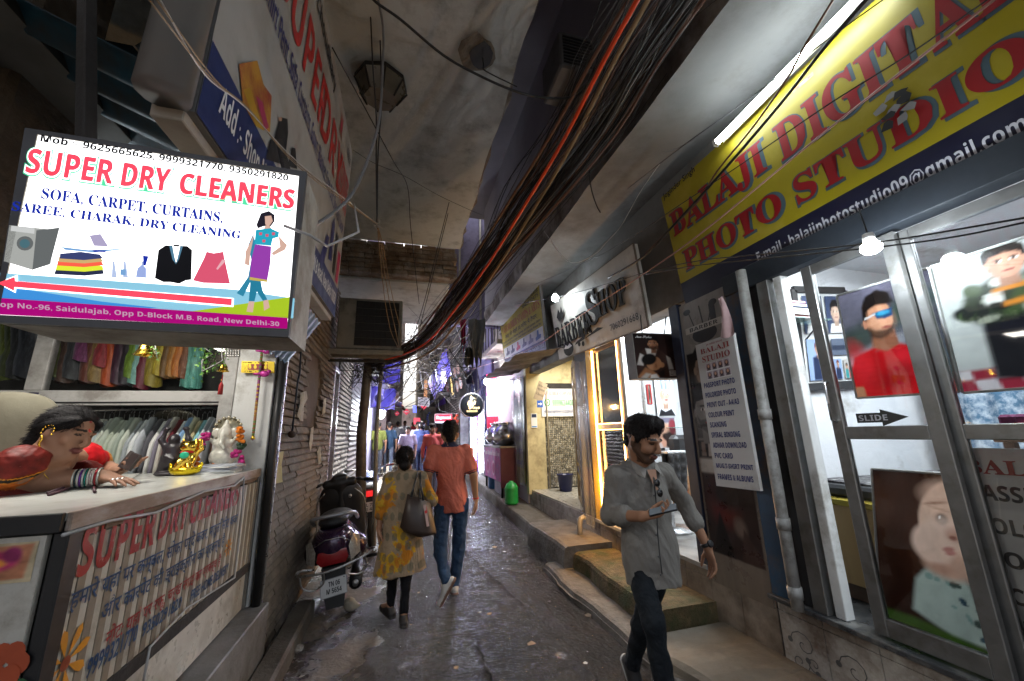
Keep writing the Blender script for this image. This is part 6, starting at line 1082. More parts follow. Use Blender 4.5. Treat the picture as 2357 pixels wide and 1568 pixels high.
# corrugated dark blue roof above
BLUC = M('rusty blue sheet', (.015, .06, .095), .5, .2, var=.35, dirt=(.04, .03, .025), dscale=4, damt=.6)
mb = MB(); mb.sheet(lambda u, v: (-2.6+1.75*v, 1.3+2.3*u, 3.55-.75*v+.028*math.sin(u*80)), 130, 3, BLUC); tag(mb.build('corrugated_roof'), 'dark blue corrugated sheet roof above the lit box sign', 'roof')
mb = MB(); P = [oY(2.2, x, y) for x, y in ((130, 70), (305, 105), (505, 350), (430, 385), (330, 330))]; P2 = [oY(2.2, 310, 105), oY(2.2, 390, 55), oY(1.75, 480, 150), oY(1.75, 505, 350)]; mb.poly(P, BLUC); mb.poly(P2, M('faded blue sheet', (.02, .08, .1), .5, dirt=(.02, .04, .05))); mb.poly([p+A(-.01, .03, .01) for p in P][::-1], BLUC); tag(mb.build('sheet_metal'), 'bent blue metal sheets under the dark roof at the top left', 'sheet')
# things on the counter and round it
DKB = M('dark bronze resin', (.03, .025, .03), .35, var=.3, bump=.2, bscale=60); GOLDM = M('polished gold', (.85, .55, .08), .18, 1.0, var=.08); GOLDP = M('gold paint', (.7, .5, .04), .3, .5)
def sdf_obj(name, S, res, m, parent=None, smooth=1): V, F, C = S.mesh(res, smooth); return mesh_obj(name, V, F, m, parent, smooth=True)
c = oZ(1.391, 368, 1092); c = A(-1.42, 3.16, 1.391); S = SDF(); K = lambda x, y, z: c+A(x, y, z)
S.ell(K(0, 0, .1), (.062, .055, .07), k=.02).ell(K(0, 0, .165), (.05, .045, .045), k=.02).ell(K(0, -.01, .225), (.032, .032, .034), k=.012).rc(K(-.04, 0, .17), K(-.075, 0, .22), .02, .015).rc(K(-.075, 0, .22), K(-.055, 0, .285), .015, .011).rc(K(.04, 0, .17), K(.075, 0, .22), .02, .015).rc(K(.075, 0, .22), K(.055, 0, .285), .015, .011).ell(K(-.05, 0, .295), (.018, .014, .01)).ell(K(.05, 0, .295), (.018, .014, .01)).rc(K(-.03, 0, .06), K(-.045, 0, .02), .035, .03).rc(K(.03, 0, .06), K(.045, 0, .02), .035, .03).ell(K(0, 0, .012), (.085, .065, .016), k=.01).rc(K(-.02, -.045, .12), K(.03, -.05, .1), .012, .012, k=.008).ell(K(0, -.04, .222), (.008, .008, .008), k=.004)
t = sdf_obj('statue', S, .005, DKB); tag(t, 'dark laughing statue with raised arms on the counter', 'statue')
c = A(-1.31, 3.1, 1.391); t = T('lucky_cat', 'shiny gold beckoning cat figure with a green bib on the counter', 'figurine', c); S = SDF(); K = lambda x, y, z: c+A(x, y, z)
S.ell(K(0, 0, .1), (.05, .045, .06), k=.015).ell(K(0, -.008, .175), (.046, .04, .038), k=.01).rc(K(-.03, -.0, .2), K(-.036, -.0, .222), .014, .006).rc(K(.03, -.0, .2), K(.036, -.0, .222), .014, .006).rc(K(.045, 0, .13), K(.068, -.01, .16), .016, .014).rc(K(.068, -.01, .16), K(.064, -.015, .21), .014, .015).ell(K(-.028, -.04, .075), (.018, .018, .022)).ell(K(-.035, -.03, .05), (.024, .028, .02)).ell(K(.03, -.03, .05), (.024, .028, .02)); sdf_obj('body', S, .004, GOLDM, t)
S = SDF(); S.ell(K(0, 0, .03), (.085, .06, .035), k=.01).ell(K(0, 0, .07), (.07, .05, .035), sub=True, k=.008).rc(K(-.08, 0, .045), K(-.085, 0, .07), .012, .008).rc(K(.08, 0, .045), K(.085, 0, .07), .012, .008).cut(K(0, 0, .0), (0, 0, -1)); sdf_obj('gold_boat', S, .004, M('yellow gold', (.75, .55, .02), .2, .8), t)
mb = MB(); mb.ell(K(0, -.047, .125), (.026, .006, .022), M('green bib', (.03, .45, .25), .35)); mb.lathe([(.041, .148), (.044, .142), (.041, .137)], c, M('red collar', (.6, .02, .02), .4), 18); [mb.ell(K(x, -.006, .205), (.007, .008, .01), M('red collar')) for x in (-.034, .034)]; [mb.ell(K(x, -.045, .182), (.006, .004, .004), BLACK) for x in (-.016, .016)]; mb.build('bib', t)
c = A(-1.2, 3.34, 1.42); t = T('idol', 'pale glass elephant-headed idol wearing an orange and magenta flower garland', 'idol', c-A(0, 0, .03)); K = lambda x, y, z: c+A(x, y, z); S = SDF(); S.ell(K(0, 0, .07), (.085, .06, .07), k=.02).ell(K(0, -.01, .16), (.055, .05, .055), k=.02).ell(K(0, -.02, .23), (.045, .042, .045), k=.015).ell(K(-.055, -.01, .235), (.03, .012, .035), k=.008).ell(K(.055, -.01, .235), (.03, .012, .035), k=.008).rc(K(0, -.055, .22), K(.005, -.075, .16), .016, .013, k=.01).rc(K(.005, -.075, .16), K(.03, -.08, .125), .013, .01, k=.01).rc(K(-.06, -.02, .17), K(-.085, -.05, .2), .015, .012).rc(K(.06, -.02, .17), K(.085, -.05, .2), .015, .012).rc(K(0, -.01, .265), K(0, -.01, .32), .03, .01, k=.01); sdf_obj('body', S, .005, M('frosted glass idol', (.62, .6, .52), .18, .0, var=.3, scale=30, coat=.4), t)
mb = MB(); mb.lathe([(.085, -.006), (.085, .006), (.06, .004)], K(0, .03, .26), M('silver gilt', (.6, .55, .4), .25, .7), 24, (0, 1, 0)); g = random.Random(3); [mb.ell(K(.085*math.cos(a), .02, .26+.085*math.sin(a)), (.012, .01, .012), M('silver gilt'), nu=8, nv=5) for a in np.arange(16)*2*math.pi/16]; mb.build('crown', t)
mb = MB(); ORG, MAG = M('orange marigold', (.75, .2, .01), .8, bump=.4, bscale=120), M('magenta flower', (.45, .02, .18), .8, bump=.4, bscale=120)
for k, (x, z) in enumerate(((-.13, .02), (-.14, .06), (-.12, .12), (-.115, .17), (-.09, .21), (.1, .25), (.11, .2), (.12, .14), (.1, .08), (.13, .04), (-.05, .0), (0, -.005), (.05, .0))):
    m = (ORG, ORG, M('dark leaf', (.02, .05, .02), .6), MAG, MAG, ORG, ORG, M('dark leaf'), MAG, MAG, ORG, MAG, ORG)[k]
    for j in range(9): mb.ell(K(x+g.gauss(0, .013), -.05+g.gauss(0, .012), z+g.gauss(0, .013)), (.016, .012, .014), m, nu=7, nv=5)
mb.build('garland', t)
c = A(-1.2, 3.3, 1.391); mats = [M('paper white', (.62, .62, .6), .8), M('paper grey', (.4, .42, .46), .8), M('register cover', (.3, .31, .35), .6)]
for k in range(5):
    h = (.012, .008, .016, .006, .01)[k]; z = 1.3905+sum((.0125, .0085, .0165, .0065, .0105)[:k]); mb = MB(); an = (.1, -.08, .15, -.2, .05)[k]; mb.frame((-1.2+.01*k, 3.2, z+h/2), (math.cos(an), math.sin(an), 0), (-math.sin(an), math.cos(an), 0), (0, 0, 1), (.15-.008*k, .1, h/2), mats[k % 3], .001); tag(mb.build('notebook'), ['white ledger at the bottom of the stack before the idol', 'thin grey booklet second from the bottom before the idol', 'grey covered register in the middle of the stack before the idol', 'thin white pad second from the top before the idol', 'grey booklet on top of the stack before the idol'][k], 'notebook', 'notebooks stacked before the idol')
mb = MB(); q = [oZ(1.3925, x, y) for x, y in ((105, 1132), (255, 1122), (305, 1092), (200, 1097))]; mb.poly(q, mats[0]); mb.poly([p+A(.03, .02, .004) for p in q], M('newsprint', (.5, .5, .46), .85, dirt=(.2, .2, .19), dscale=50, damt=.5)); tag(mb.build('newspaper'), 'folded newspaper lying under the seated woman\'s forearm', 'newspaper')
mb = MB(); mb.tube([oZ(1.398, 110, 1135), oZ(1.41, 165, 1115), oZ(1.41, 225, 1110), oZ(1.4, 275, 1100)], .006, M('maroon strap', (.06, .02, .03), .5), 6); mb.tube([oZ(1.396, 112, 1139), oZ(1.4, 175, 1120), oZ(1.398, 215, 1118), oZ(1.4, 218, 1132)], .006, M('maroon strap'), 6); tag(mb.build('strap'), 'thin maroon strap lying on the newspaper', 'strap')
# office chair back
c = oY(2.72, 20, 985); S = SDF(); S.rc(c+A(-.12, .0, .05), c+A(.07, .02, .05), .1, .1, k=.05, sc=(1, .5, 1)).rc(c+A(-.12, 0, -.25), c+A(.06, .02, -.25), .13, .13, k=.08, sc=(1, .5, 1)).rc(c+A(-.03, 0, .0), c+A(-.03, 0, -.3), .15, .16, k=.08, sc=(1, .5, 1)); t = sdf_obj('chair', S, .014, M('beige chair cloth', (.12, .11, .08), .95, bump=.1)); tag(t, 'beige padded office chair behind the seated woman', 'chair')
mb = MB(); a = oY(3.46, 45, 925); mb.sheet(lambda u, v: a+A(-.09+.2*u, -.02-.02*math.sin(9*u), .06-.2*v*(1-.3*u)), 14, 6, M('navy garment', (.02, .02, .05), .9)); mb.sheet(lambda u, v: a+A(-.12+.1*u, -.03-.02*math.sin(9*u), .05-.16*v), 8, 6, M('maroon garment', (.16, .02, .05), .9)); tag(mb.build('garment'), 'navy and maroon garment draped over the cabinet rail', 'garment')
# bells, vines, beads, plaques
def leaf_vine(name, label, pts, n, seed, s=.02):
    g = np.random.default_rng(seed); P = np.array(pts); mb = MB(); mb.tube(P, .003, M('vine stem', (.08, .12, .03), .7), 5); LV = [M('lime leaf', (.16, .36, .04), .5), M('leaf green', (.07, .22, .03), .5)]
    for k in range(n):
        f = g.random()*(len(P)-1); i = int(f); c = P[i]+(P[i+1]-P[i])*(f-i)+g.normal(size=3)*s*1.2; d = nrm(g.normal(size=3)+A(0, -.3, -.5)); w = nrm(np.cross(d, g.normal(size=3))); l = s*g.uniform(.7, 1.3); mb.poly([c, c+d*l*.5+w*l*.28, c+d*l, c+d*l*.5-w*l*.28], LV[k % 2])
    return tag(mb.build(name), label, 'plant')
def bell(p, r, label):
    t = T('bell', label, 'bell', p); mb = MB(); mb.lathe([(r*.12, r*1.5), (r*.4, r*1.42), (r*.62, r*.9), (r*.72, r*.4), (r*1.05, .02*r), (r*1.1, 0), (r*.95, .03*r), (r*.55, r*.9), (r*.1, r*1.35)], p, GOLDM, 26); g = random.Random(1)
    mb.build('cup', t); mb = MB()
    for k in range(24): a = g.random()*6.28; z = g.uniform(.25, 1.15); rr = r*(.79-.2*z); mb.ell(np.asarray(p)+A(rr*math.cos(a), rr*math.sin(a), r*z), (r*.08, r*.08, r*.08), M('star cutout', (.15, .06, .01), .5), nu=6, nv=4)
    mb.build('cutout', t); mb = MB(); mb.ell(np.asarray(p)+A(0, 0, -.04*r), (r*.18, r*.18, r*.2), GOLDM); mb.tube([np.asarray(p)+A(0, 0, r*1.4), np.asarray(p)+A(.01, 0, r*1.4+.25)], .003, M('vine stem')); mb.build('clapper', t)
p = oY(2.9, 333, 818); bell(p, .055, 'gold star-pierced bell hanging above the counter'); leaf_vine('hanging_vine', 'sprig of lime leaves tied to the gold bell', [oY(2.88, 352, 765), oY(2.88, 358, 800), oY(2.88, 362, 825)], 46, 1)
leaf_vine('hanging_vine', 'thick lime green vine hanging before the teal fabric', [oY(2.9, 440, 775), oY(2.9, 470, 800), oY(2.92, 490, 815), oY(2.92, 465, 830), oY(2.92, 466, 868)], 90, 2, .022); leaf_vine('hanging_vine', 'thin vine over the smaller gold bell by the pillar', [oY(2.9, 508, 770), oY(2.9, 512, 830), oY(2.9, 490, 842), oY(2.9, 465, 855)], 60, 5, .018)
bell(oY(2.95, 513, 855), .034, 'smaller gold bell hanging left of the pillar'); mb = MB(); a = oY(2.95, 513, 862); mb.tube([a, a+A(0, 0, -.06)], .003, M('red tassel', (.4, .03, .03), .8)); mb.lathe([(.004, 0), (.012, -.02), (.014, -.08)], a+A(0, 0, -.05), M('red tassel'), 10); tag(mb.build('tassel'), 'red tassel below the smaller gold bell', 'tassel')
mb = MB(); g = random.Random(9); [mb.ell(oY(2.98, 520+6*j, 778+k*5.2), (.009, .008, .009), M('silver bead', (.5, .48, .45), .25, .5), nu=7, nv=5) for j in range(6) for k in range(9)]; tag(mb.build('bead_curtain'), 'short curtain of silver beads by the pillar top', 'beads')
q = qpx('Y', 3.46, (555, 858), (631, 859), (556, 831)); t = T('plaque', 'gold and red filigree plaque on the white pillar', 'plaque', q.p(.5, 0)); mb = MB(); q.board(mb, GOLDP, .012, h=0); mb.build('board', t); mb = MB(); q.rect(mb, .2, .25, .8, .75, M('plaque red', (.35, .02, .03), .4), .002); g = random.Random(4); [q.disc(mb, .06+.88*g.random(), g.choice((.12, .88)), .015, .05, DARK, .002, 8) for k in range(30)]; [q.disc(mb, .26+.16*k, .5, .05, .17, GOLDP, .004, 10) or q.disc(mb, .26+.16*k, .7, .03, .1, GOLDP, .0045, 8) for k in range(4)]; mb.build('filigree', t)
mb = MB(); g = random.Random(2); P0 = oY(3.44, 604, 800); P1 = oY(3.44, 582, 1010)
for k in range(46):
    f = k/45; p = P0*(1-f)+P1*f; m = [M('bead rust', (.3, .1, .03), .4), M('bead green', (.1, .2, .03), .4), M('bead violet', (.25, .03, .16), .4), M('bead gold', (.5, .3, .05), .3, .5)][(k//9+k % 2) % 4]; mb.ell(p, (.011, .01, .013), m, nu=7, nv=5)
for f, s in ((.04, 1), (.3, 1)):
    p = P0*(1-f)+P1*f+A(.035, -.01, 0); m = M('magenta glitter', (.45, .03, .25), .35, .3); mb.ell(p, (.035, .012, .026), m); mb.ell(p+A(.03*s, 0, .018), (.016, .011, .015), m); mb.ell(p+A(-.05, 0, -.002), (.03, .006, .01), m, nu=8, nv=5)
mb.lathe([(.006, .03), (.016, 0), (.014, -.005)], P1, GOLDM, 10); tag(mb.build('bird_garland'), 'hanging bead string with glittery magenta birds on the pillar', 'garland')
g = random.Random(12)
def torn_paper(label, pts, m=None):
    mb = MB(); m = m or M('torn paper', (.5, .47, .4), .9, var=.2, dirt=(.3, .25, .15), dscale=9, damt=.5); P = [oX(-.925, x, y) for x, y in pts]; c = sum(P)/len(P)
    for k in range(len(P)): a, b = P[k], P[(k+1) % len(P)]; mb.poly([c+A(.012, 0, 0), a+A(.004*g.random(), 0, 0), b], m)
    return tag(mb.build('torn_paper'), label, 'paper')
torn_paper('long torn white bill strip high on the split-stone wall', [(690, 905), (705, 900), (708, 918), (700, 930), (698, 970), (690, 968), (684, 955), (690, 930)]); torn_paper('yellowish bill scrap low on the split-stone wall', [(640, 1042), (654, 1038), (648, 1070), (650, 1110), (631, 1114), (634, 1085), (640, 1068)], M('yellow torn paper', (.5, .42, .2), .9, var=.2, dirt=(.3, .25, .12), damt=.5)); torn_paper('small bill scrap beneath the blocked-up window', [(716, 985), (722, 982), (720, 1010), (715, 1040), (711, 1020)]); torn_paper('narrow bill scrap beside the brown door', [(745, 920), (751, 915), (749, 950), (741, 955)]); torn_paper('curled bill scrap by the scooter handlebar', [(730, 1040), (737, 1025), (740, 1065), (733, 1070)])
mb = MB(); mb.tube([oX(-.92, 695, 760), oX(-.92, 690, 860), oX(-.92, 685, 880), oX(-.92, 672, 1000)], .008, M('dark blue cable', (.02, .03, .05), .5), 6); mb.ell(oX(-.91, 672, 1000), (.03, .05, .03), M('brown lump', (.06, .04, .03), .9)); tag(mb.build('wall_cable'), 'dark cable running down the split-stone wall', 'cable')
# ---------------------------------------------------------------- overhead: cables, lamp, air conditioners
def spl(P, n=5):
    P = np.asarray(P, float); E = np.concatenate([[2*P[0]-P[1]], P, [2*P[-1]-P[-2]]]); o = []
    for i in range(1, len(E)-2):
        for t in np.arange(n)/n: a, b, c, d = E[i-1:i+3]; o.append(.5*((2*b)+(c-a)*t+(2*a-5*b+4*c-d)*t*t+(3*b-a-3*c+d)*t**3))
    return np.array(o+[P[-1]])
CB, CBR, CWH, CGR = M('black cable', (.014, .014, .015), .45), M('brown cable', (.13, .055, .03), .5), M('pale cable', (.5, .48, .45), .5), M('steel grey cable', (.17, .17, .18), .4)
CRED = M('orange red conduit', (.85, .07, .012), .4); CTAN = M('tan cable', (.28, .19, .1), .6); CPK = M('pinkish cable', (.4, .2, .17), .45)
YS = [1.35, 1.7, 2.2, 2.75, 3.6, 4.5, 5.2, 5.75, 6.15]
BL_ = [[(1440, -30), (1345, 150), (1268, 300), (1190, 430), (1100, 575), (1025, 690), (975, 760), (930, 803), (868, 826)], [(1650, -30), (1520, 150), (1418, 310), (1268, 490), (1150, 625), (1066, 716), (992, 788), (935, 822), (866, 842)]]
g = random.Random(31); mb = MB()
def bpath(f, j=0, ye=0): return [oY(y+ye+.12*math.sin(3*f*7+y), a[0]*(1-f)+b[0]*f+g.gauss(0, j), a[1]*(1-f)+b[1]*f+g.gauss(0, j)) for y, a, b in zip(YS, *BL_)]
for k in range(105):
    f = g.random()**.8; dense = f > .55
    mb.tube(spl(bpath(f, 5 if not dense else 3, g.uniform(-.1, .35)), 3), g.choice((.003, .0035, .005, .007)) if not dense else g.choice((.005, .008, .012)), g.choice((CB, CB, CB, CGR, CB, CBR) if not dense else (CB, CB, CB, CB, CGR, DARK, CBR, DARK)), 4)
for k in range(34): mb.tube(spl(bpath(g.uniform(-.12, 1.15), 17, g.uniform(-.2, .5)), 3), g.choice((.0025, .003, .004)), g.choice((CB, CGR, CB)), 4)
tag(mb.build('cable_bundle'), None, kind='stuff')
def cable(label, pts, r, m, n=6, name='cable', knot=None):
    mb = MB(); P_ = spl(pts, 6); r = r if not isinstance(r, list) or len(r) == len(P_) else np.interp(np.linspace(0, 1, len(P_)), np.linspace(0, 1, len(r)), r); mb.tube(P_, r, m, n); r = float(np.max(r))
    if knot is not None: [mb.tube(spl([knot+A(g.gauss(0, .02), g.gauss(0, .02), g.gauss(0, .03)) for _ in range(5)], 4), r*.6, m, 4) for _ in range(4)]
    return tag(mb.build(name), label, 'cable')
def Yp(L, Y): return [oY(Y if not isinstance(Y, (list, tuple)) else Y[0]+(Y[1]-Y[0])*i/(len(L)-1), *p) for i, p in enumerate(L)]
def Xp(L, X): return [oX(X, *p) for p in L]
OP = [(1478, -20), (1385, 150), (1296, 325), (1216, 460), (1122, 610), (1040, 722), (985, 786), (932, 815), (868, 834)]
cable('bright orange red conduit in the middle of the cable bundle', [oY(y-.3, *p) for y, p in zip(YS, OP)], [.0115]*49, CRED, 8)
cable('brown conduit to the left of the orange one in the bundle', [oY(y-.1, p[0]-12-24*math.sin(i*.4), p[1]-12) for i, (y, p) in enumerate(zip(YS, OP))], .012, CBR); cable('tan conduit hugging the orange one in the bundle', [oY(y-.1, p[0]+16, p[1]+16) for y, p in zip(YS, OP)], .014, CTAN)
cable('thick black cable sagging below the hole in the peeling slab', Yp([(850, -20), (864, 4), (923, 46), (1020, 127), (1105, 175), (1189, 211), (1261, 226), (1320, 222), (1370, 190)], (1.75, 2.1)), .0085, CB)
for k, (L, r, lab) in enumerate((([(850, -20), (854, 60), (858, 150), (866, 270), (866, 380), (868, 512)], .005, 'leftmost vertical black wire in front of the eight-sided lamp'), ([(862, -20), (872, 40), (876, 120), (878, 240), (870, 360), (868, 512)], .005, 'middle vertical black wire in front of the eight-sided lamp'), ([(866, -20), (881, 60), (881, 150), (872, 280), (838, 390), (798, 462), (720, 520), (665, 523)], .007, 'thick black wire swinging from the eight-sided lamp to the lit box sign'))): cable(lab, Yp(L, (2.0, 2.75) if k < 2 else (2.0, 1.45)), r, CB if k < 2 else CGR)
for L, lab in (([(960, -20), (1020, 45), (1085, 105), (1118, 170), (1107, 240), (1071, 350), (1033, 485), (995, 640), (965, 760)], 'black wire from the hole in the slab down toward the pole'), ([(1062, -20), (1085, 45), (1109, 101), (1108, 140), (1098, 200), (1050, 400), (1010, 560), (975, 700), (950, 780)], 'second black wire beside the hole in the slab'), ([(1165, -20), (1130, 45), (1110, 95), (1113, 150), (1120, 165), (1190, 200)], 'short black wire looping at the hole in the slab'), ([(765, 110), (830, 230), (905, 370), (938, 430), (945, 520), (958, 640), (965, 700)], 'thin black wire slanting past the eight-sided lamp')): cable(lab, Yp(L, (2.1, 5.0) if len(L) > 6 else 2.2), .0045, CB, 5)
cable('thin twisted wire crossing under the peeling slab', Yp([(812, 345), (860, 375), (930, 405), (1010, 450), (1085, 485), (1110, 495)], (3.2, 4.0)), .003, CB, 4)
kn = oY(2.9, 868, 516)
for k, lab in enumerate(('uppermost pale wire running from the top left to the wire knot', 'middle pale wire running from the top left to the wire knot', 'lowest pale wire running from the top left to the wire knot')): o = 12*k-8; cable(lab, [oX(-.4, 330+o*1.5+(45 if k == 0 else 0), -10), oX(-.4, 480+o, 172+6*k), oX(-.4, 572+o*.5, 250+4*k), oX(-.38, 682, 370+5*k), oX(-.36, 790, 455+4*k), kn], [.0016]*19+[.0025]*6+[.004]*6, CTAN if k else CWH, 5, knot=kn if k == 0 else None)
for k, lab in enumerate(('left pale strand hanging from the wire knot', 'middle pale strand hanging from the wire knot', 'right pale strand hanging from the wire knot')): cable(lab, [kn]+Yp([(872+4*k, 560), (879+7*k, 632), (888+10*k, 704), (900+11*k, 763), (916+3*k, 800)], (3.2, 5.2)), .004, CTAN, 5)
cable('long pinkish cable stretched diagonally before the yellow signboard', Xp([(1050, 862), (1093, 848), (1159, 827), (1231, 798), (1294, 756), (1371, 703), (1484, 629), (1611, 539), (1900, 303), (2320, -25)], 2.05), .0055, CPK)
cable('black wire dipping past the barber board to the studio bulb', Xp([(1000, 735), (1093, 719), (1173, 703), (1291, 682), (1410, 650), (1490, 626), (1600, 602), (1747, 586), (2011, 559), (2370, 500)], 2.08), .004, CB, 5); cable('lower black wire running under the yellow signboard', Xp([(1484, 632), (1600, 612), (1750, 596), (2011, 570), (2200, 545), (2370, 510)], 2.09), .004, CB, 5)
cable('thick black cable slanting across the left of the yellow signboard', Xp([(2010, -20), (1901, 106), (1812, 220), (1712, 339), (1615, 449), (1549, 520), (1482, 590), (1400, 640)], 2.14), .010, CB); cable('second black cable close to the tube light', Xp([(1930, -20), (1850, 110), (1812, 180), (1735, 290), (1650, 395), (1610, 460), (1540, 530), (1470, 600)], 2.16), .007, CBR)
cable('thin black line crossing the big red letters', Xp([(2300, -20), (2100, 120), (1900, 245), (1711, 375), (1560, 475), (1438, 555), (1300, 625), (1100, 710)], 2.12), .0035, CB, 5); cable('thin black wire from the tube light to the bundle', Xp([(2060, -20), (1900, 95), (1700, 245), (1560, 345), (1400, 470), (1250, 590), (1130, 680)], 2.2), .0035, CB, 5); cable('thin black wire level above the barber board', Xp([(1275, 383), (1350, 380), (1440, 368), (1535, 350), (1600, 320)], 2.2), .003, CGR, 4)
cable('white wire drooping under the grey soffit above the barber board', Yp([(1636, -10), (1610, 100), (1575, 211), (1560, 290), (1535, 352), (1475, 440), (1431, 518), (1397, 557), (1371, 584), (1331, 604), (1305, 600), (1283, 576), (1265, 550), (1252, 532)], (1.9, 4.4)), .0032, CWH, 5)
cable('white flex looping over the red menu board', Yp([(985, 885), (1010, 905), (1045, 918), (1090, 905), (1130, 880), (1200, 872)], (8.5, 6.5)), .006, CWH, 5)
cable('short black cable end dangling under the soffit', Yp([(1355, 380), (1360, 430), (1372, 470), (1382, 490)], 3.1), .006, CB, 5)
mb = MB(); 
for k in range(95):
    Y = g.uniform(6.4, 12); a = oY(Y, g.uniform(930, 1110), g.uniform(690, 850)); b = oY(Y+g.uniform(-1, 2), g.uniform(850, 1100), g.uniform(760, 960)); m_ = (a+b)/2+A(g.gauss(0, .15), g.gauss(0, .2), -g.uniform(.05, .5)); mb.tube(spl([a, m_, b], 6), g.choice((.004, .006, .008)), g.choice((CB, CB, CB, CGR, CWH)), 4)
for k in range(26):
    a = oY(6.15, g.uniform(835, 880), g.uniform(815, 850)); P = [a+A(g.gauss(0, .16), g.gauss(0, .12), g.gauss(-.12, .12)) for _ in range(5)]; mb.tube(spl(P, 5), .005, CB, 4)
tag(mb.build('tangled_wires'), None, kind='stuff')
# eight-sided lamp on the slab
c = oZ(4.19, 878, 190); t = T('ceiling_lamp', 'unlit dark eight-sided lamp fixed under the peeling slab', 'lamp', c-A(0, 0, .17)); DM = M('dark lamp metal', (.025, .022, .02), .5, .4); r = .19; mb = MB(); an = np.arange(8)*math.pi/4+.2
mb.loft([[c+A(r*s*math.cos(a), r*s*math.sin(a), z) for a in an] for s, z in ((1, 0), (1, -.03))], DM, smooth=False)
for a in an: mb.tube([c+A(r*math.cos(a), r*math.sin(a), -.03), c+A(r*.62*math.cos(a), r*.62*math.sin(a), -.16)], .007, DM, 5)
mb.build('frame', t); mb = MB(); mb.loft([[c+A(r*s*math.cos(a), r*s*math.sin(a), z) for a in an] for s, z in ((.97, -.03), (.6, -.155))], M('dusty lamp glass', (.1, .085, .06), .3, var=.4), smooth=False); mb.build('lamp_glass', t)
mb = MB(); c = oZ(4.19, 1098, 125); gg = np.random.default_rng(4); mb.poly([c+A(.13*(1+.3*gg.random())*math.cos(a)*.8, .12*(1+.4*gg.random())*math.sin(a), -.0) for a in np.arange(14)*math.pi/7], M('broken plaster', (.2, .17, .13), .95, var=.4, bump=.8)); mb.poly([c+A(.085*(1+.4*gg.random())*math.cos(a)*.8+.03, .08*(1+.4*gg.random())*math.sin(a), -.004) for a in np.arange(12)*math.pi/6], BLACK); tag(mb.build('plaster_hole'), 'broken hole in the peeling slab where the black wires come out', 'hole')
# air conditioners
def aircon(name, label, x0, x1, y0, y1, z0, z1, mcol, bracket=True):
    t = T(name, label, 'air conditioner', ((x0+x1)/2, (y0+y1)/2, z0)); mb = MB(); mb.bx(x0, x1, y0, y1, z0, z1, mcol, .015); mb.build('casing', t); mb = MB(); gx0 = x0+(x1-x0)*.27; mb.bx(gx0, x1-.05, y0-.004, y0, z0+.05, z1-.04, M('dark coil', (.02, .02, .02), .7, stretch=(1, 1, 40), var=.5), 0)
    for k in range(8): x = gx0+(x1-.05-gx0)*k/7; mb.tube([(x, y0-.01, z0+.05), (x, y0-.01, z1-.04)], .002, DARK, 4)
    for k in range(7): z = z0+.05+(z1-z0-.09)*k/6; mb.tube([(gx0, y0-.01, z), (x1-.05, y0-.01, z)], .002, M('grille wire', (.12, .115, .1), .5), 4)
    mb.build('grille', t)
    if bracket:
        mb = MB(); mb.bx(x0-.25, x1+.03, y0-.03, y0+.02, z0-.07, z0-.01, mcol); mb.bx(x0-.25, x1, y1-.05, y1, z0-.07, z0-.01, mcol); mb.bx(x0-.22, x0-.18, y0-.03, y0+.03, z0-.1, z1+.05, mcol); mb.bx(x0-.2, x1-.1, y0+.1, y0+.14, z0-.16, z0-.12, DARK); mb.build('bracket', t)
a, b = oY(5.5, 772, 802), oY(5.5, 928, 693); aircon('air_conditioner', 'dirty beige air conditioner unit on a bracket under the lower soffit', a[0], b[0], 5.5, 5.82, a[2], b[2]-.0, M('dirty beige metal', (.25, .235, .19), .55, var=.15, dirt=(.14, .125, .1), dscale=4, damt=.4))
a = oY(3.2, 1258, 235); b = oY(3.2, 1318, 118); t = T('air_conditioner', 'dark air conditioner box high on the violet upper wall', 'air conditioner', a); mb = MB(); mb.bx(1.4, 1.8, 2.9, 3.4, 5.15, 5.6, M('dim grey casing', (.1, .1, .1), .6), .02); mb.build('casing', t); mb = MB(); [mb.bx(1.44, 1.76, 2.89, 2.9, 5.2+.04*k, 5.215+.04*k, BLACK, 0) for k in range(9)]; mb.build('grille', t)
# cloths hanging on the lines
def cloth(label, px, Y, w, h, m, seed):
    p = oY(Y, *px); mb = MB(); mb.sheet(lambda u, v: p+A(w*(u-.5)*(1-.35*v+.2*math.sin(3*v+seed)), .05*math.sin(11*u+4*v+seed), -h*v*(1-.25*abs(math.sin(5*u+seed)))), 18, 10, m); return tag(mb.build('hanging_cloth'), label, 'cloth')
cloth('long grey wrung cloth hanging from the wires left of the yellow stamp board', (1098, 735), 7.2, .28, 1.0, M('grey rag', (.1, .1, .095), .9, var=.3), 1); cloth('crimson cloth hanging among the wires', (1066, 735), 8, .16, .75, M('crimson rag', (.35, .015, .06), .85), 3); cloth('dark tattered cloth hanging low beside the grey one', (1080, 800), 7.4, .2, .45, M('dark rag', (.05, .05, .04), .9), 5)
mb = MB(); p = oX(2.3, 1660, 690); mb.sheet(lambda u, v: p+A(.02*math.sin(6*u+3*v), -.09*(u-.5)*(.5+.9*v), -.3*v+.04*abs(u-.5)), 10, 8, M('pink plastic bag', (.5, .33, .33), .35, alpha=.85)); tag(mb.build('plastic_bag'), 'crumpled pinkish plastic bag hanging beneath the yellow signboard corner', 'bag')
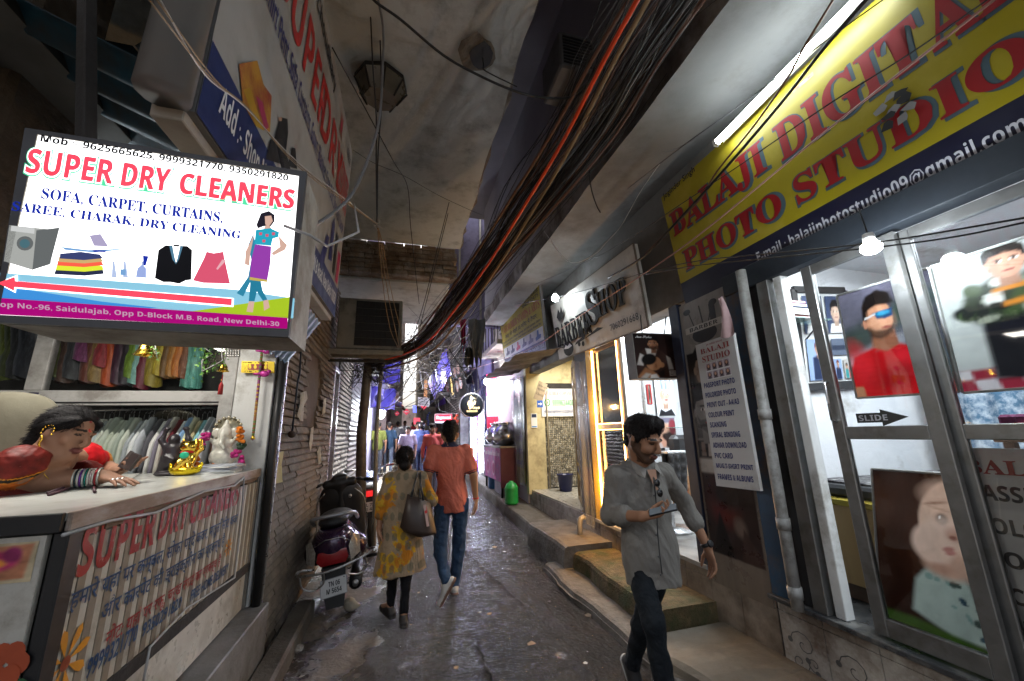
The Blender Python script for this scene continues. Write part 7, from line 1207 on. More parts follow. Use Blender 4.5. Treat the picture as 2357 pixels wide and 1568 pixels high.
# ---------------------------------------------------------------- people
def torso(S, sh, neck, pel, f, col, w=1.0, d=1.0, k=.05, hem=None, belly=0):
    L, R = map(np.asarray, sh); ax = nrm(R-L); c = (L+R)/2; up = nrm(c-np.asarray(pel)); Rm = rot_frame(f, up); hw = np.linalg.norm(R-L)/2
    S.rc(L, R, .062*d, .062*d, col, k); S.rc(np.asarray(neck)-up*.02, c+up*.01, .062*d, .11*d, col, k, sc=(1, .8, 1), R=Rm)
    S.ell(c-up*.13, (hw*.98*w, .115*d, .19), Rm, col, k); m = c*.45+np.asarray(pel)*.55
    S.ell(m+np.asarray(f)*belly, (hw*.86*w, .112*d, .2), Rm, col, k); S.ell(np.asarray(pel)+up*.04, (hw*.93*w, .12*d, .17), Rm, col, k)
    if hem: S.rc(np.asarray(pel)+up*.06, np.asarray(pel)-up*(hem+.06)+np.asarray(f)*.02, hw*.86*w, hw*.96*w, col, k, sc=(1, .76*d, 1), R=Rm)
    return Rm
def shoe(name, ank, toe, par, upper, sole, res=.008, r=.045):
    ank, toe = np.asarray(ank, float), np.asarray(toe, float); d = nrm(toe-ank); S = SDF(); dn = nrm(np.cross(np.cross(d, A(0, 0, -1)), d)); heel = ank+dn*.045-d*.03; Rm = rot_frame(toe-heel, -dn)
    S.rc(heel, toe, r*.85, r*.8, upper, .02, sc=(1, 1, .8), R=Rm); S.rc(ank, (heel+toe)/2, r*.9, r*.75, upper, .03); S.rc(heel+dn*.028, toe+dn*.024, r*.9, r*.85, sole, .006, sc=(1, 1, .35), R=Rm)
    return body_part(name, S, res, M('shoe cloth', attr='Col', rough=.6, var=.1), par)
def person(label, J, f, hf, hup, skin, hairc, hs, top, bot, shoes, res=.007, sc=1.0, sleeve='long', hem=.12, beard=None, sole=(.4, .4, .4), w=1.0, d=1.0, legr=1.0, topfn=None, botfn=None, folds=.006, hres=None, hands=True, female=False, curls=(.35, .4), group=None, bare_feet=None, name='person'):
    g = {k: np.asarray(v, float) for k, v in J.items()}; f = nrm(f); S = SDF(); R, P = head(S, g['head'], nrm(hf), nrm(hup), skin, sc)
    neck = g['neck']; c = (g['shL']+g['shR'])/2; S.rc(g['head']+R@A(0, -.03, -.05)*sc, neck, .052*sc, .056*sc, skin, .025); S.rc(neck, g['pel'], .06, .08, skin, .03); S.rc(g['shL'], g['shR'], .035, .035, skin, .02)
    side = {'L': -1, 'R': 1}
    for s in 'LR':
        S.rc(g['sh'+s], g['el'+s], .038, .041*d, skin, .02); S.rc(g['el'+s], g['wr'+s], .041*d, .026, skin, .015)
        if hands: hd = g.get('hd'+s, g['wr'+s]-g['el'+s]); hn = g.get('hn'+s, -np.cross(nrm(f), A(0, 0, 1))*side[s]); hand(S, g['wr'+s], hd, hn, -side[s] if (s+'flip') not in J else side[s], skin, curls[0] if s == 'L' else curls[1], curls=J.get('c'+s) if False else None)
        S.rc(g['pel'], g['hip'+s], .05, .05, skin, .02); S.rc(g['hip'+s], g['kn'+s], .045, .036, skin, .02); S.rc(g['kn'+s], g['an'+s], .034, .026, skin, .02)
        if bare_feet: S.rc(g['an'+s], g['to'+s], .03, .026, skin, .02)
    V, F, C = S.mesh(min(res, .0055) if hands else res, 1, None, face_paint(P, R, g['head'], sc, tuple(hairc), beard, beard is not None)); base = A(g['pel'][0], g['pel'][1], min(g['toL'][2], g['toR'][2])-.03)
    o = mesh_obj(name, V, F, skin_mat(), None, base, cols=C, smooth=True); tag(o, label, 'person', group)
    H, dd = hair(g['head'], R, sc, hairc, hs, 3, res); (hair_part(H, min(res, .006), o, R, g['head'], dd, 1500 if res < .01 else 200, .032, back=.2 if hs == 'short' else .6) if hs != 'helmet' else body_part('hair', H, .006, M('helmet shell', attr='Col', rough=.25, var=.05, spec=.6), o))
    S = SDF(); torso(S, (g['shL'], g['shR']), neck, g['pel'], f, top, w, d, hem=hem)
    for s in 'LR':
        e = g['el'+s]; S.rc(g['sh'+s], e if sleeve != 'short' else g['sh'+s]*.3+e*.7, .064*d, .052*d if sleeve != 'short' else .066*d, top, .03)
        if sleeve == 'long': S.rc(e, g['wr'+s]*.88+e*.12, .05*d, .04, top, .02)
        if sleeve == 'rolled': S.rc(e, g['wr'+s]*.45+e*.55, .052*d, .05, top, .02); q = g['wr'+s]*.46+e*.54; S.rc(q, q-(g['wr'+s]-e)*.1, .053, .053, top, .006)
        if sleeve == 'short': q = g['sh'+s]*.3+e*.7; S.cut(q+(e-g['sh'+s])*.0, e-g['sh'+s]) if False else None
    S.rc(neck+A(0, 0, .01), neck-A(0, 0, .02), .066*sc, .075*sc, top, .012)
    if hem: S.cut(g['pel']-A(0, 0, hem*.9), (0, 0, -1))
    ph = (lambda V: folds*(.8-2.2*np.abs(fbm(V*A(1, 1, .55)+V[:, [2, 0, 1]]*.35, 3.4, 5))+.5*fbm(V*A(1, 1, .6), 9, 9))) if folds else None
    body_part('shirt', S, res, cloth_mat('shirt cloth'), o, disp=ph, colfn=topfn)
    if bot is not None:
        S = SDF(); S.ell(g['pel'], (.15*w, .1*d, .13), rot_frame(f, (0, 0, 1)), bot, .04)
        for s in 'LR': S.rc(g['hip'+s], g['kn'+s], .085*legr, .066*legr, bot, .04); S.rc(g['kn'+s], g['an'+s]+A(0, 0, .02), .064*legr, .052*legr, bot, .02)
        body_part('trousers', S, res, cloth_mat('trouser cloth', bump=.35), o, disp=(lambda V: folds*(.6-1.8*np.abs(fbm(V*A(1, 1, 1.2), 3.6, 15))+.4*fbm(V, 11, 19))) if folds else None, colfn=botfn)
    if shoes is not None:
        for s in 'LR': shoe('shoe', g['an'+s], g['to'+s], o, shoes, sole, max(res, .007))
    return o, R, P
# man in orange polo seen from behind
Y = 4.4; J = dict(head=oY(4.42, 1035, 1000), neck=oY(4.4, 1035, 1026), shL=oY(Y, 1000, 1039), shR=oY(Y, 1072, 1039), elL=oY(4.36, 985, 1092), elR=oY(4.36, 1090, 1094), wrL=oY(4.5, 986, 1142), wrR=oY(4.4, 1095, 1147), pel=A(.56, 4.42, .93), hipL=A(.46, 4.42, .9), hipR=A(.65, 4.42, .9), knL=oY(4.36, 1013, 1272), knR=oY(4.5, 1055, 1274), anL=oY(4.2, 1026, 1340), anR=oY(4.5, 1046, 1361), toL=oY(4.22, 1012, 1388), toR=A(.62, 4.66, .05), hdR=A(.05, -.02, -1), hnR=A(-1, .2, 0), hdL=A(0, .3, -1))
J['anR'][2] = .1; ORA_, NAV_ = (.56, .15, .1), (.02, .025, .05)
def polo(V, C):
    C = jit(C, .08, V, 3, 4); g = J
    for s in 'LR':
        q = g['sh'+s]*.3+g['el'+s]*.7; dd = nrm(g['el'+s]-g['sh'+s]); t = (V-q)@dd; r = np.linalg.norm(V-q-t[:, None]*dd, axis=1); m = (r < .1) & (t > .045); C[m] = NAV_; C[(r < .1) & (t > .028) & (t < .036)] = NAV_
    m = (np.linalg.norm((V-g['neck'])[:, :2], axis=1) < .098) & (V[:, 2] > g['neck'][2]-.012); C[m] = (.03, .03, .055); return C
DEN = lambda V, C: jit(C, .35, V, 2.2, 3)
o, R_, P_ = person('man in an orange polo and jeans walking away beside the woman in yellow', J, (0, 1, 0), (.05, 1, .02), (0, 0, 1), (.34, .18, .1), (.012, .009, .008), 'short', ORA_, (.035, .065, .12), (.5, .48, .45), res=.007, sc=1.08, sleeve='short', hem=.12, w=1.0, d=1.06, topfn=polo, botfn=DEN, sole=(.18, .1, .07), curls=(.35, .45))
mb = MB(); q = J['wrR']; mb.lathe([(.031, -.008), (.034, 0), (.031, .008)], q-A(0, 0, .0), M('red thread', (.5, .02, .02), .8), 14, nrm(A(.05, -.02, -1)), cap=False); mb.build('wrist_thread', o)
# woman in yellow kurta
Y = 4.08; J = dict(head=oY(4.1, 932, 1056), neck=oY(4.1, 932, 1080), shL=oY(Y, 899, 1103), shR=oY(Y, 969, 1101), elL=oY(4.06, 880, 1155), elR=oY(4.04, 992, 1152), wrL=oY(4.1, 873, 1216), wrR=A(.3, 4.3, 1.02), pel=A(.055, 4.1, .8), hipL=A(-.03, 4.1, .76), hipR=A(.14, 4.1, .76), knL=oY(4.16, 905, 1322), knR=oY(4.02, 934, 1325), anL=oY(4.2, 899, 1386), anR=oY(4.02, 930, 1400), toL=A(-.09, 4.36, .04), toR=A(.1, 4.2, .03), hdL=A(0, .1, -1), hnL=A(1, .2, 0), hdR=A(0, .6, .5))
J['anL'][2] = .1; J['anR'][2] = .09
KB, KY, KO, KG = map(np.array, ((.24, .175, .115), (.42, .24, .02), (.4, .15, .015), (.085, .085, .06)))
def kurta(V, C):
    U = V.copy(); U[:, 1] *= .6; C = np.tile(KB, (len(V), 1)); a = fbm(U, 3.2, 21); b = fbm(U, 6.5, 22); c = fbm(U, 5.2, 25)
    C[a+.6*b > .42] = KY; C[(a-.5*b > .62)] = KO; gx = np.stack([(V[:, 0]-V[:, 1]*.4)/.075, V[:, 2]/.085], 1); j = np.floor(gx); ff = gx-j-.5; ff[:, 0] += .25*np.sin(j[:, 1]*2.1); m = ((ff[:, 0]/.33)**2+(ff[:, 1]/.4)**2 < 1) & (np.sin(j[:, 0]*12.9+j[:, 1]*78.2) > -.2); C[m] = C[m]*.35+KG*.65
    return C*(1+.12*c[:, None])
o, R_, P_ = person('woman in a yellow printed kurta carrying a dark handbag, walking away', J, (0, 1, 0), (-.02, 1, 0), (0, 0, 1), (.27, .14, .085), (.008, .006, .006), 'flat', tuple(KB), (.006, .006, .008), None, res=.007, sc=.93, sleeve='short', hem=0, w=1.0, d=.95, legr=.74, topfn=kurta, curls=(.35, .4), bare_feet=True)
for ch in list(o.children):
    if ch.name.startswith('shirt'): bpy.data.objects.remove(ch)
S = SDF(); torso(S, (J['shL'], J['shR']), J['neck'], J['pel'], A(0, 1, 0), tuple(KB), 1.04, 1.0)
for s in 'LR': S.rc(J['sh'+s], J['el'+s], .062, .056, tuple(KB), .03); S.rc(J['el'+s], J['el'+s]*.55+J['wr'+s]*.45, .055, .055, tuple(KB), .02)
S.rc(J['pel']+A(0, 0, .12), A(.062, 4.1, .36), .148, .235, tuple(KB), .06, sc=(1, .72, 1)); S.cut((0, 0, .395), (.03, 0, -1)); S.rc(J['neck']+A(0, 0, .0), J['neck']-A(0, 0, .03), .062, .07, tuple(KB), .012)
body_part('kurta', S, .007, cloth_mat('kurta cloth'), o, disp=lambda V: (.006+.012*np.clip((.9-V[:, 2])/.5, 0, 1))*fbm(V*A(1, 1, .12), 4, 31)+.003*fbm(V, 9, 33), colfn=kurta)
S = SDF(); H = J['head']; S.ell(H+A(0, -.085, -.055), (.055, .05, .05), None, (.008, .006, .006), .03); body_part('hair_bun', S, .006, hair_mat(), o)
for s in 'LR': shoe('shoe', J['an'+s]-A(0, 0, .02), J['to'+s], o, (.012, .01, .01), (.02, .018, .016), r=.04)
t = T('handbag', 'dark brown handbag with a pale ribbon hanging from the shoulder of the woman in yellow', 'handbag', oY(3.95, 965, 1235)); BAGM = M('brown black leather', (.035, .022, .018), .42, var=.25, bump=.12, bscale=70); BAGD = M('black leather'); rings = []
px = [((938, 1137), (990, 1157)), ((930, 1175), (997, 1190)), ((921, 1212), (1004, 1222)), ((930, 1224), (1004, 1228)), ((962, 1236), (985, 1233))]
for k, (a, b) in enumerate(px):
    a, b = oY(3.93, *a), oY(3.97, *b); dd = (.035, .07, .085, .08, .03)[k]; rings.append([a+A(0, -dd*.3, 0), a+(b-a)*.25+A(0, -dd, 0), a+(b-a)*.75+A(0, -dd, 0), b+A(0, -dd*.3, 0), b+A(0, dd*.6, 0), a+(b-a)*.5+A(0, dd, 0), a+A(0, dd*.6, 0)])
mb = MB(); mb.loft(rings, BAGM); mb.build('body', t); mb = MB(); top = oY(4.03, 962, 1090); mb.tube([oY(3.87, 946, 1145), oY(3.9, 955, 1112), top, oY(4.14, 966, 1092), oY(4.06, 965, 1120), oY(3.92, 968, 1148)], .011, BAGD, 6); mb.tube([oY(3.9, 975, 1152), oY(3.93, 968, 1115), oY(4.04, 967, 1089), oY(4.15, 972, 1096)], .011, BAGD, 6); mb.build('strap', t)
mb = MB(); mb.beam(oY(3.885, 977, 1162), oY(3.86, 985, 1212), .022, .004, M('pale ribbon cloth', (.5, .33, .3), .7), up=(0, -1, 0)); mb.beam(oY(3.885, 978, 1166), oY(3.875, 981, 1182), .024, .006, M('red thread'), up=(0, -1, 0)); mb.build('ribbon', t)
# man in grey shirt with phone, walking towards us
J = dict(head=oY(2.12, 1482, 1013), neck=oY(2.2, 1477, 1070), shL=oY(2.22, 1524, 1089), shR=oY(2.2, 1418, 1097), elL=oY(2.3, 1576, 1158), elR=oY(2.22, 1404, 1186), wrL=oY(2.22, 1628, 1258), wrR=oY(1.98, 1478, 1189), pel=A(1.44, 2.22, .88), hipL=A(1.52, 2.24, .86), hipR=A(1.37, 2.25, .86), knR=oY(2.06, 1503, 1432), knL=oY(2.32, 1478, 1440), anL=oY(2.5, 1457, 1535), toL=A(0, 0, 0), toR=A(0, 0, 0), anR=A(0, 0, 0), hdR=A(.5, -.5, .16), hnR=A(-.25, -.1, 1), hdL=A(.12, -.12, -1), hnL=A(-1, .1, -.1))
J['anR'] = J['knR']+A(.07, .02, -.47); J['anR'][2] = .09; J['toR'] = J['anR']+A(.03, -.19, -.05); J['toL'] = J['anL']+A(.0, -.08, -.16)
GRY = (.2, .188, .17); HF = nrm(A(.3, -.9, -.34)); HU = nrm(A(.08, -.25, .95))
def greyshirt(V, C): C = jit(C, .025, V, 3, 8); return C
o, R_, P_ = person('bearded man in a grey shirt looking at his phone as he walks towards us', J, (-.08, -1, 0), HF, HU, (.31, .16, .095), (.011, .009, .009), 'short', GRY, (.012, .015, .019), (.016, .015, .015), res=.006, sc=1.1, sleeve='rolled', hem=.15, beard=(.018, .013, .011), d=.96, legr=.9, topfn=greyshirt, folds=.005, curls=(.3, .5), w=1.04)
nk = J['neck']; mb = MB(); CLM = M('grey collar cloth', (.25, .235, .215), .85, var=.08, bump=.2, bscale=200); fr = nrm(A(-.02, -1, 0)); rt = A(1, 0, 0)  # collar cloth lighter than the shirt, in place of shading along its edges
for sg in (-1, 1):
    a = nk+A(sg*.068, .01, .03); b = nk+A(sg*.03, -.09, -.03); mb.loft([[a+A(0, .04, .012), nk+A(sg*.075, -.03, .022), b+A(0, -.0, .012)], [a+A(sg*.022, .045, -.022), nk+A(sg*.1, -.035, -.028), nk+A(sg*.062, -.118, -.062)]], CLM, smooth=False, cap=False, closed=False)
    mb.loft([[a+A(sg*.022, .045, -.022), nk+A(sg*.1, -.035, -.028), nk+A(sg*.062, -.118, -.062)], [a+A(sg*.016, .04, -.024), nk+A(sg*.092, -.03, -.03), nk+A(sg*.056, -.11, -.064)]], CLM, smooth=False, cap=False, closed=False)
mb.poly([nk+A(-.03, -.095, -.02), nk+A(.03, -.095, -.02), nk+A(.008, -.128, -.13), nk+A(-.008, -.128, -.13)], M('throat skin', (.31, .16, .095), .5)); mb.build('collar', o)
PX = [(1506, 1100), (1509, 1140), (1512, 1180), (1514, 1230), (1519, 1280), (1524, 1322)]; PD = [2.085, 2.075, 2.075, 2.075, 2.085, 2.08]
mb = MB(); P = [oY(y-.012, *p) for p, y in zip(PX, PD)]; mb.tube(P, .0035, M('placket shadow', (.05, .05, .052), .9), 5); [mb.ell(p+A(-.012, -.004, 0), (.006, .004, .006), M('dark button', (.06, .06, .065), .3), nu=8, nv=5) for p in P[1:]]; mb.build('placket', o)
t = T('sunglasses', 'dark sunglasses hooked on the open neck of the grey shirt', 'sunglasses', oY(2.04, 1512, 1128)); mb = MB(); LENS = M('dark lens', (.008, .008, .009), .08, spec=.9); mb.ell(oY(2.05, 1513, 1112), (.017, .008, .022), LENS); mb.ell(oY(2.045, 1519, 1135), (.019, .008, .022), LENS); mb.build('lens', t); mb = MB(); mb.tube([oY(2.06, 1504, 1098), oY(2.05, 1506, 1120), oY(2.05, 1510, 1148)], .003, BLACK, 5); mb.tube([oY(2.045, 1513, 1120), oY(2.04, 1519, 1126)], .003, BLACK, 5); mb.build('temple', t)
t = T('phone', 'dark smartphone in the right hand of the man in grey', 'phone', oY(1.9, 1530, 1180)); a, b = oY(1.93, 1500, 1180), oY(1.86, 1552, 1168); d = nrm(b-a); up = nrm(A(-.12, -.25, 1)-d*(A(-.12, -.25, 1)@d)); mb = MB(); mb.frame((a+b)/2, np.cross(d, up), d, up, (.036, .073, .0045), M('phone body', (.02, .02, .022), .25), .003); mb.build('case', t); mb = MB(); mb.frame((a+b)/2+up*.0048, np.cross(d, up), d, up, (.033, .069, .0006), M('phone screen', (.06, .07, .08), .08, emit=.3), .0003); mb.build('screen', t)
q = J['wrL']*.96+J['elL']*.04; ax = nrm(J['wrL']-J['elL']); mb = MB(); mb.lathe([(.03, -.011), (.035, -.009), (.035, .009), (.03, .011)], q, M('watch strap', (.012, .012, .013), .45), 18, ax, cap=False); mb.build('watch_strap', o); fc = q+nrm(A(.2, -1, .2)-ax*(A(.2, -1, .2)@ax))*.034; mb = MB(); mb.lathe([(.021, -.006), (.021, .004), (.017, .006)], fc, BLACK, 18, nrm(fc-q)); mb.build('watch_face', o)
# shopkeeper leaning on the counter
J = dict(head=oY(2.45, 160, 998), neck=oY(2.5, 122, 1050)); SKW = (.29, .155, .1); hc = J['head']
sN, sF = oY(2.33, 40, 1072), oY(2.75, 186, 1058); eN = A(-1.69, 2.38, 1.435); wN = A(-1.46, 2.5, 1.432); eF = oY(2.86, 222, 1085); wF = A(-1.5, 2.72, 1.47)
eN = oZ(1.45, 28, 1112); wN = oZ(1.43, 232, 1098); wN = oY(2.5, 238, 1097); eN = oY(2.42, 30, 1113); wF = oY(2.72, 268, 1084); eF = oY(2.95, 232, 1078)
fw = nrm(A(.93, -.26, -.25)); hu = nrm(A(.24, .08, .97)); S = SDF(); R, P = head(S, hc, fw, hu, SKW, 1.0, (.16, .05, .045), fat=1.04); nb = oY(2.5, 108, 1062)
S.rc(hc+R@A(0, -.03, -.05), nb, .062, .07, SKW, .04); ch = A(-1.72, 2.52, 1.4); S.ell(ch, (.11, .14, .1), None, SKW, .05); S.rc(nb, ch, .08, .12, SKW, .05); S.rc(nb, sN, .06, .07, SKW, .05); S.rc(nb, sF, .06, .065, SKW, .05); S.rc(hc+R@A(0, .02, -.1), nb+A(.04, 0, .0), .04, .05, SKW, .04)
S.rc(sN, eN, .07, .066, SKW, .04); S.rc(eN, wN, .062, .032, SKW, .03); S.rc(sF, eF, .07, .055, SKW, .04); S.rc(eF, wF, .052, .03, SKW, .03)
hand(S, wN, oY(2.42, 300, 1109)-wN, A(0, 0, -1), 1, SKW, .12, .12); hand(S, wF, A(.5, -.25, .1), A(.1, -.3, .9), -1, SKW, .9, .05)
fp = face_paint(P, R, hc, 1.0, (.012, .008, .007), None, True)
def shopcol(V, C):
    C = fp(V, C); X = (V-hc)@R; n = (np.abs(X) < .15).all(1); C[n & (X[:, 1] > .06) & (((X[:, 0])/.005)**2+((X[:, 2]-.033)/.008)**2 < 1)] = (.45, .01, .015); C[n & (X[:, 1] > .02) & (np.abs(X[:, 0]) < .005) & (X[:, 2] > .068) & (X[:, 2] < .1)] = (.3, .01, .015)
    ax = nrm(eN-sN); t = (V-sN)@ax/np.linalg.norm(eN-sN); U = V-sN; lat = U-(U@ax)[:, None]*ax; fcx = lat@nrm(A(.3, -.9, .2)); m = (t > .2) & (t < .85) & (fcx > .03) & (np.linalg.norm(V-(sN+(eN-sN)*np.clip(t, 0, 1)[:, None]), axis=1) < .12) & ((fbm(V, 9, 40) > .2) | (fbm(V, 16, 41) > .5)); C[m] = (.035, .035, .035); return C
V, F, C = S.mesh(.0055, 1, None, shopcol); o = mesh_obj('person', V, F, skin_mat(), None, A(-1.75, 2.5, 1.0), cols=C, smooth=True); tag(o, 'woman in a red blouse and sari leaning on the dry cleaner counter', 'person')
HB = (.007, .006, .007); S = SDF(); Ph = lambda x, y, z: hc+R@A(x, y, z); S.ell(Ph(0, -.03, .045), (.084, .105, .082), R, HB, .02); S.ell(Ph(0, .112, .005), (.074, .075, .088), R, sub=True, k=.012); S.rc(Ph(0, -.1, .0), Ph(0, -.1, -.07), .06, .05, HB, .04); S.rc(Ph(0, -.1, -.07), Ph(0, -.13, -.14), .045, .03, HB, .03)
for sg in (-1, 1): S.rc(Ph(sg*.06, .05, .06), Ph(sg*.074, -.02, .02), .02, .022, HB, .02); S.ell(Ph(sg*.088, -.01, -.01), (.02, .026, .034), R, sub=True, k=.008)
hair_part(S, .0055, o, R, hc, lambda V: .002*fbm(V@R*A(2, .4, 1.2), 16, 3), 2200, .045, back=1.4)
RD, OR, MAR, BK = (.5, .006, .012), (.5, .13, .02), (.12, .011, .008), (.015, .012, .012); S = SDF(); S.ell(ch+A(-.1, 0, -.16), (.17, .24, .26), None, MAR, .06); S.ell(ch+A(.0, -.01, -.03), (.17, .2, .125), None, MAR, .05); S.rc(sN, sN*.8+eN*.2, .078, .078, OR, .03); S.rc(sF, sF*.45+eF*.55, .085, .082, RD, .04); S.rc(oY(2.42, 100, 1080), oY(2.6, 205, 1084), .055, .05, MAR, .04); S.rc(oY(2.36, 62, 1060), oY(2.4, 128, 1094), .06, .05, MAR, .04); S.rc(nb-A(.07, .05, .03), sN, .05, .07, MAR, .04); S.rc(nb+A(-.04, .09, -.03), sF, .05, .08, RD, .04)
S.ell(nb+A(.1, -.04, -.06), (.1, .11, .1), None, sub=True, k=.03)
def sari(V, C):
    ax = nrm(eN-sN); t = (V-sN)@ax/np.linalg.norm(eN-sN); r = np.linalg.norm(V-sN, axis=1); C = jit(C, .2, V, 22, 3); b = V[:, 2]-.9*(V[:, 0]+1.7)-.0; near = r < .3
    m = near & (t > -.12) & (t < .02); C[m] = BK; m = near & (t <= -.12) & (t > -.16); C[m] = (.6, .25, .01); m = near & (t > .02) & (t < .05); C[m] = (.6, .25, .01); m = near & (t < -.16); C[m] = np.array(MAR)*(1+.5*fbm(V[m], 18, 5)[:, None]); far = np.linalg.norm(V-sF, axis=1) < .25; tt = (V-sF)@nrm(eF-sF)/np.linalg.norm(eF-sF); C[far & (tt > .45)] = (.6, .25, .05)
    return np.clip(C, 0, 1)
body_part('sari', S, .007, M('sari silk', attr='Col', rough=.55, var=.12, scale=30, bump=.1, bscale=120, spec=.2), o, disp=lambda V: .005*fbm(V*A(.6, 1, 1), 6, 3)+.003*fbm(V, 15, 4), colfn=sari)
mb = MB(); e = Ph(-.092, -.012, -.03); e = Ph(.094, -.01, -.03)
for k in range(12): mb.ell(e+A(.003*math.sin(k), 0, -.0065*k)+(R[:, 0]*.004), (.006-.0002*k, .005, .0055), GOLDM, nu=8, nv=5)
for k in range(9): mb.ell(Ph(.088, -.008-.026*math.cos(k*.45-.3), -.008+.034*math.sin(k*.45-.3)), (.0045, .0045, .0045), GOLDM, nu=6, nv=4)
mb.build('earring', o); mb = MB(); mb.tube([Ph(-.06, -.01, -.13), Ph(-.02, .05, -.19), Ph(.0, .06, -.215), Ph(.03, .045, -.19), Ph(.07, -.01, -.13)], .0018, GOLDM, 5); mb.ell(Ph(0, .062, -.222), (.006, .004, .011), GOLDM, nu=8, nv=5); mb.build('necklace', o)
ax = nrm(wN-eN)
for k, c in enumerate(((.6, .6, .55), (.03, .06, .07), (.6, .6, .55), (.16, .05, .3), (.6, .6, .6), (.02, .2, .17), (.6, .6, .55), (.5, .4, .4), (.6, .6, .55), (.35, .03, .04), (.6, .6, .55))): mb = MB(); q = wN-ax*(.012+.0085*(10-k)); r = .042; mb.lathe([(r-.002, -.0038), (r+.002, -.003), (r+.0025, 0), (r+.002, .003), (r-.002, .0038)], q, M('bangle %d' % k, c, .2, .5), 24, ax, cap=False); mb.build('bangle', o)
hd = nrm(oY(2.42, 300, 1109)-wN); mb = MB(); sd = np.cross(hd, A(0, 0, -1)); [mb.lathe([(.0105, -.004), (.0125, 0), (.0105, .004)], wN+hd*.112+sd*x-A(0, 0, .001), STEEL, 12, hd, cap=False) for x in (-.03, -.01, .01)]; mb.build('finger_rings', o)
t = T('phone', 'dark phone in a folding cover held up by the seated woman', 'phone', oY(2.64, 285, 1075)); qd = Q(oY(2.64, 276, 1076), oY(2.6, 296, 1084), oY(2.66, 304, 1040)); mb = MB(); qd.board(mb, M('phone cover', (.03, .025, .024), .5), .012, h=0); qd2 = Q(oY(2.66, 270, 1074), oY(2.64, 277, 1077), oY(2.68, 300, 1037)); qd2.board(mb, M('phone cover'), .006, h=.0); mb.build('cover', t); mb = MB(); qd.rect(mb, .1, .05, .9, .95, M('dim glass', (.04, .03, .03), .1), .001); mb.build('screen', t)
# ---------------------------------------------------------------- scooter, motorcycle, litter
def place(o, ang=0, lean=0, s=1.0):
    R = Matrix.Rotation(ang, 3, 'Z') @ Matrix.Rotation(lean, 3, 'Y'); R = np.array(R)*s; o = np.asarray(o, float); return lambda *p: o+R@np.array(p, float)
def wheel(t, F, y, r, w, name='wheel'):
    mb = MB(); c = F(0, y, r); ax = nrm(F(1, 0, 0)-F(0, 0, 0)); pr = [(r*.66, -w*.7), (r*.8, -w), (r*.94, -w*.8), (r, -w*.35), (r, w*.35), (r*.94, w*.8), (r*.8, w), (r*.66, w*.7)]; o = mb.lathe(pr, c, M('tyre rubber', (.014, .014, .014), .75, bump=.3, bscale=50), 28, ax, cap=False).build(name, t); mb = MB(); mb.lathe([(r*.66, -w*.7), (r*.6, -w*.4), (.04, -w*.5), (.04, w*.5), (r*.6, w*.4), (r*.66, w*.7)], c, M('dull rim', (.2, .2, .2), .4, .6), 20, ax); mb.build('rim', o)
F = place((-.5, 4.42, 0), math.radians(3), math.radians(-7), 1.06); t = T('scooter', 'dark purple scooter with a white number plate parked by the stone wall', 'scooter', (-.5, 4.42, 0)); PUR = M('purple metallic paint', (.035, .012, .045), .22, .35, coat=.8, var=.1, dirt=(.05, .045, .04), damt=.25); BPL = M('black scooter plastic', (.014, .014, .015), .42)
wheel(t, F, .27, .235, .05); wheel(t, F, 1.5, .235, .05)
def sd(name, fn, m, res=.009): S = SDF(); fn(S); V, f, C = S.mesh(res, 1); V = np.array([F(*v) for v in V]); return mesh_obj(name, V, f, m, t, smooth=True)
sd('tail_body', lambda S: S.rc(A(0, .12, .56), A(0, .75, .5), .19, .17, k=.06).rc(A(0, .04, .6), A(0, .3, .63), .1, .14, k=.05).rc(A(-.17, .3, .47), A(-.16, .75, .4), .11, .1, k=.06).rc(A(.17, .3, .47), A(.16, .75, .4), .11, .1, k=.06).cut((0, 0, .34), (0, -.1, -1)).ell(A(0, .1, .8), (.14, .3, .1), sub=True, k=.03), PUR)
sd('seat', lambda S: S.rc(A(0, .16, .75), A(0, .5, .735), .13, .14, k=.04, sc=(1, 1, .45)).rc(A(0, .5, .735), A(0, .85, .7), .14, .1, k=.04, sc=(1, 1, .45)), M('seat vinyl', (.02, .02, .022), .5, bump=.15, bscale=90))
sd('leg_shield', lambda S: S.rc(A(-.13, 1.2, .45), A(-.13, 1.12, .85), .1, .09, k=.05, sc=(1, .35, 1)).rc(A(.13, 1.2, .45), A(.13, 1.12, .85), .1, .09, k=.05, sc=(1, .35, 1)).rc(A(0, 1.2, .4), A(0, 1.1, .9), .16, .16, k=.05, sc=(1, .3, 1)), BPL)
sd('floorboard', lambda S: S.rc(A(0, .75, .31), A(0, 1.2, .31), .17, .17, k=.03, sc=(1, 1, .25)), BPL); sd('front_fender', lambda S: S.rc(A(0, 1.35, .5), A(0, 1.65, .42), .1, .07, k=.05).cut((0, 0, .36), (0, 0, -1)), PUR)
sd('handlebar_cowl', lambda S: S.rc(A(-.14, 1.08, 1.0), A(.14, 1.08, 1.0), .05, .05, k=.05).rc(A(0, 1.13, 1.03), A(0, 1.16, .93), .085, .07, k=.05).rc(A(0, 1.1, .95), A(0, 1.12, .75), .06, .06, k=.05).rc(A(-.05, 1.06, 1.06), A(.05, 1.06, 1.06), .035, .035, k=.03), BPL); SIL = M('silver grab rail', (.4, .4, .42), .35, .6)
for s in (-1, 1): mb = MB(); mb.tube([F(s*.18, 1.07, 1.02), F(s*.27, 1.04, 1.0)], .02, BPL, 8); mb.tube([F(s*.27, 1.04, 1.0), F(s*.37, 1.0, .985)], .022, M('grip rubber', (.01, .01, .01), .8), 8); mb.tube([F(s*.25, 1.07, 1.0), F(s*.31, 1.11, .985), F(s*.38, 1.08, .97)], .006, STEEL, 5); mb.build('handle', t)
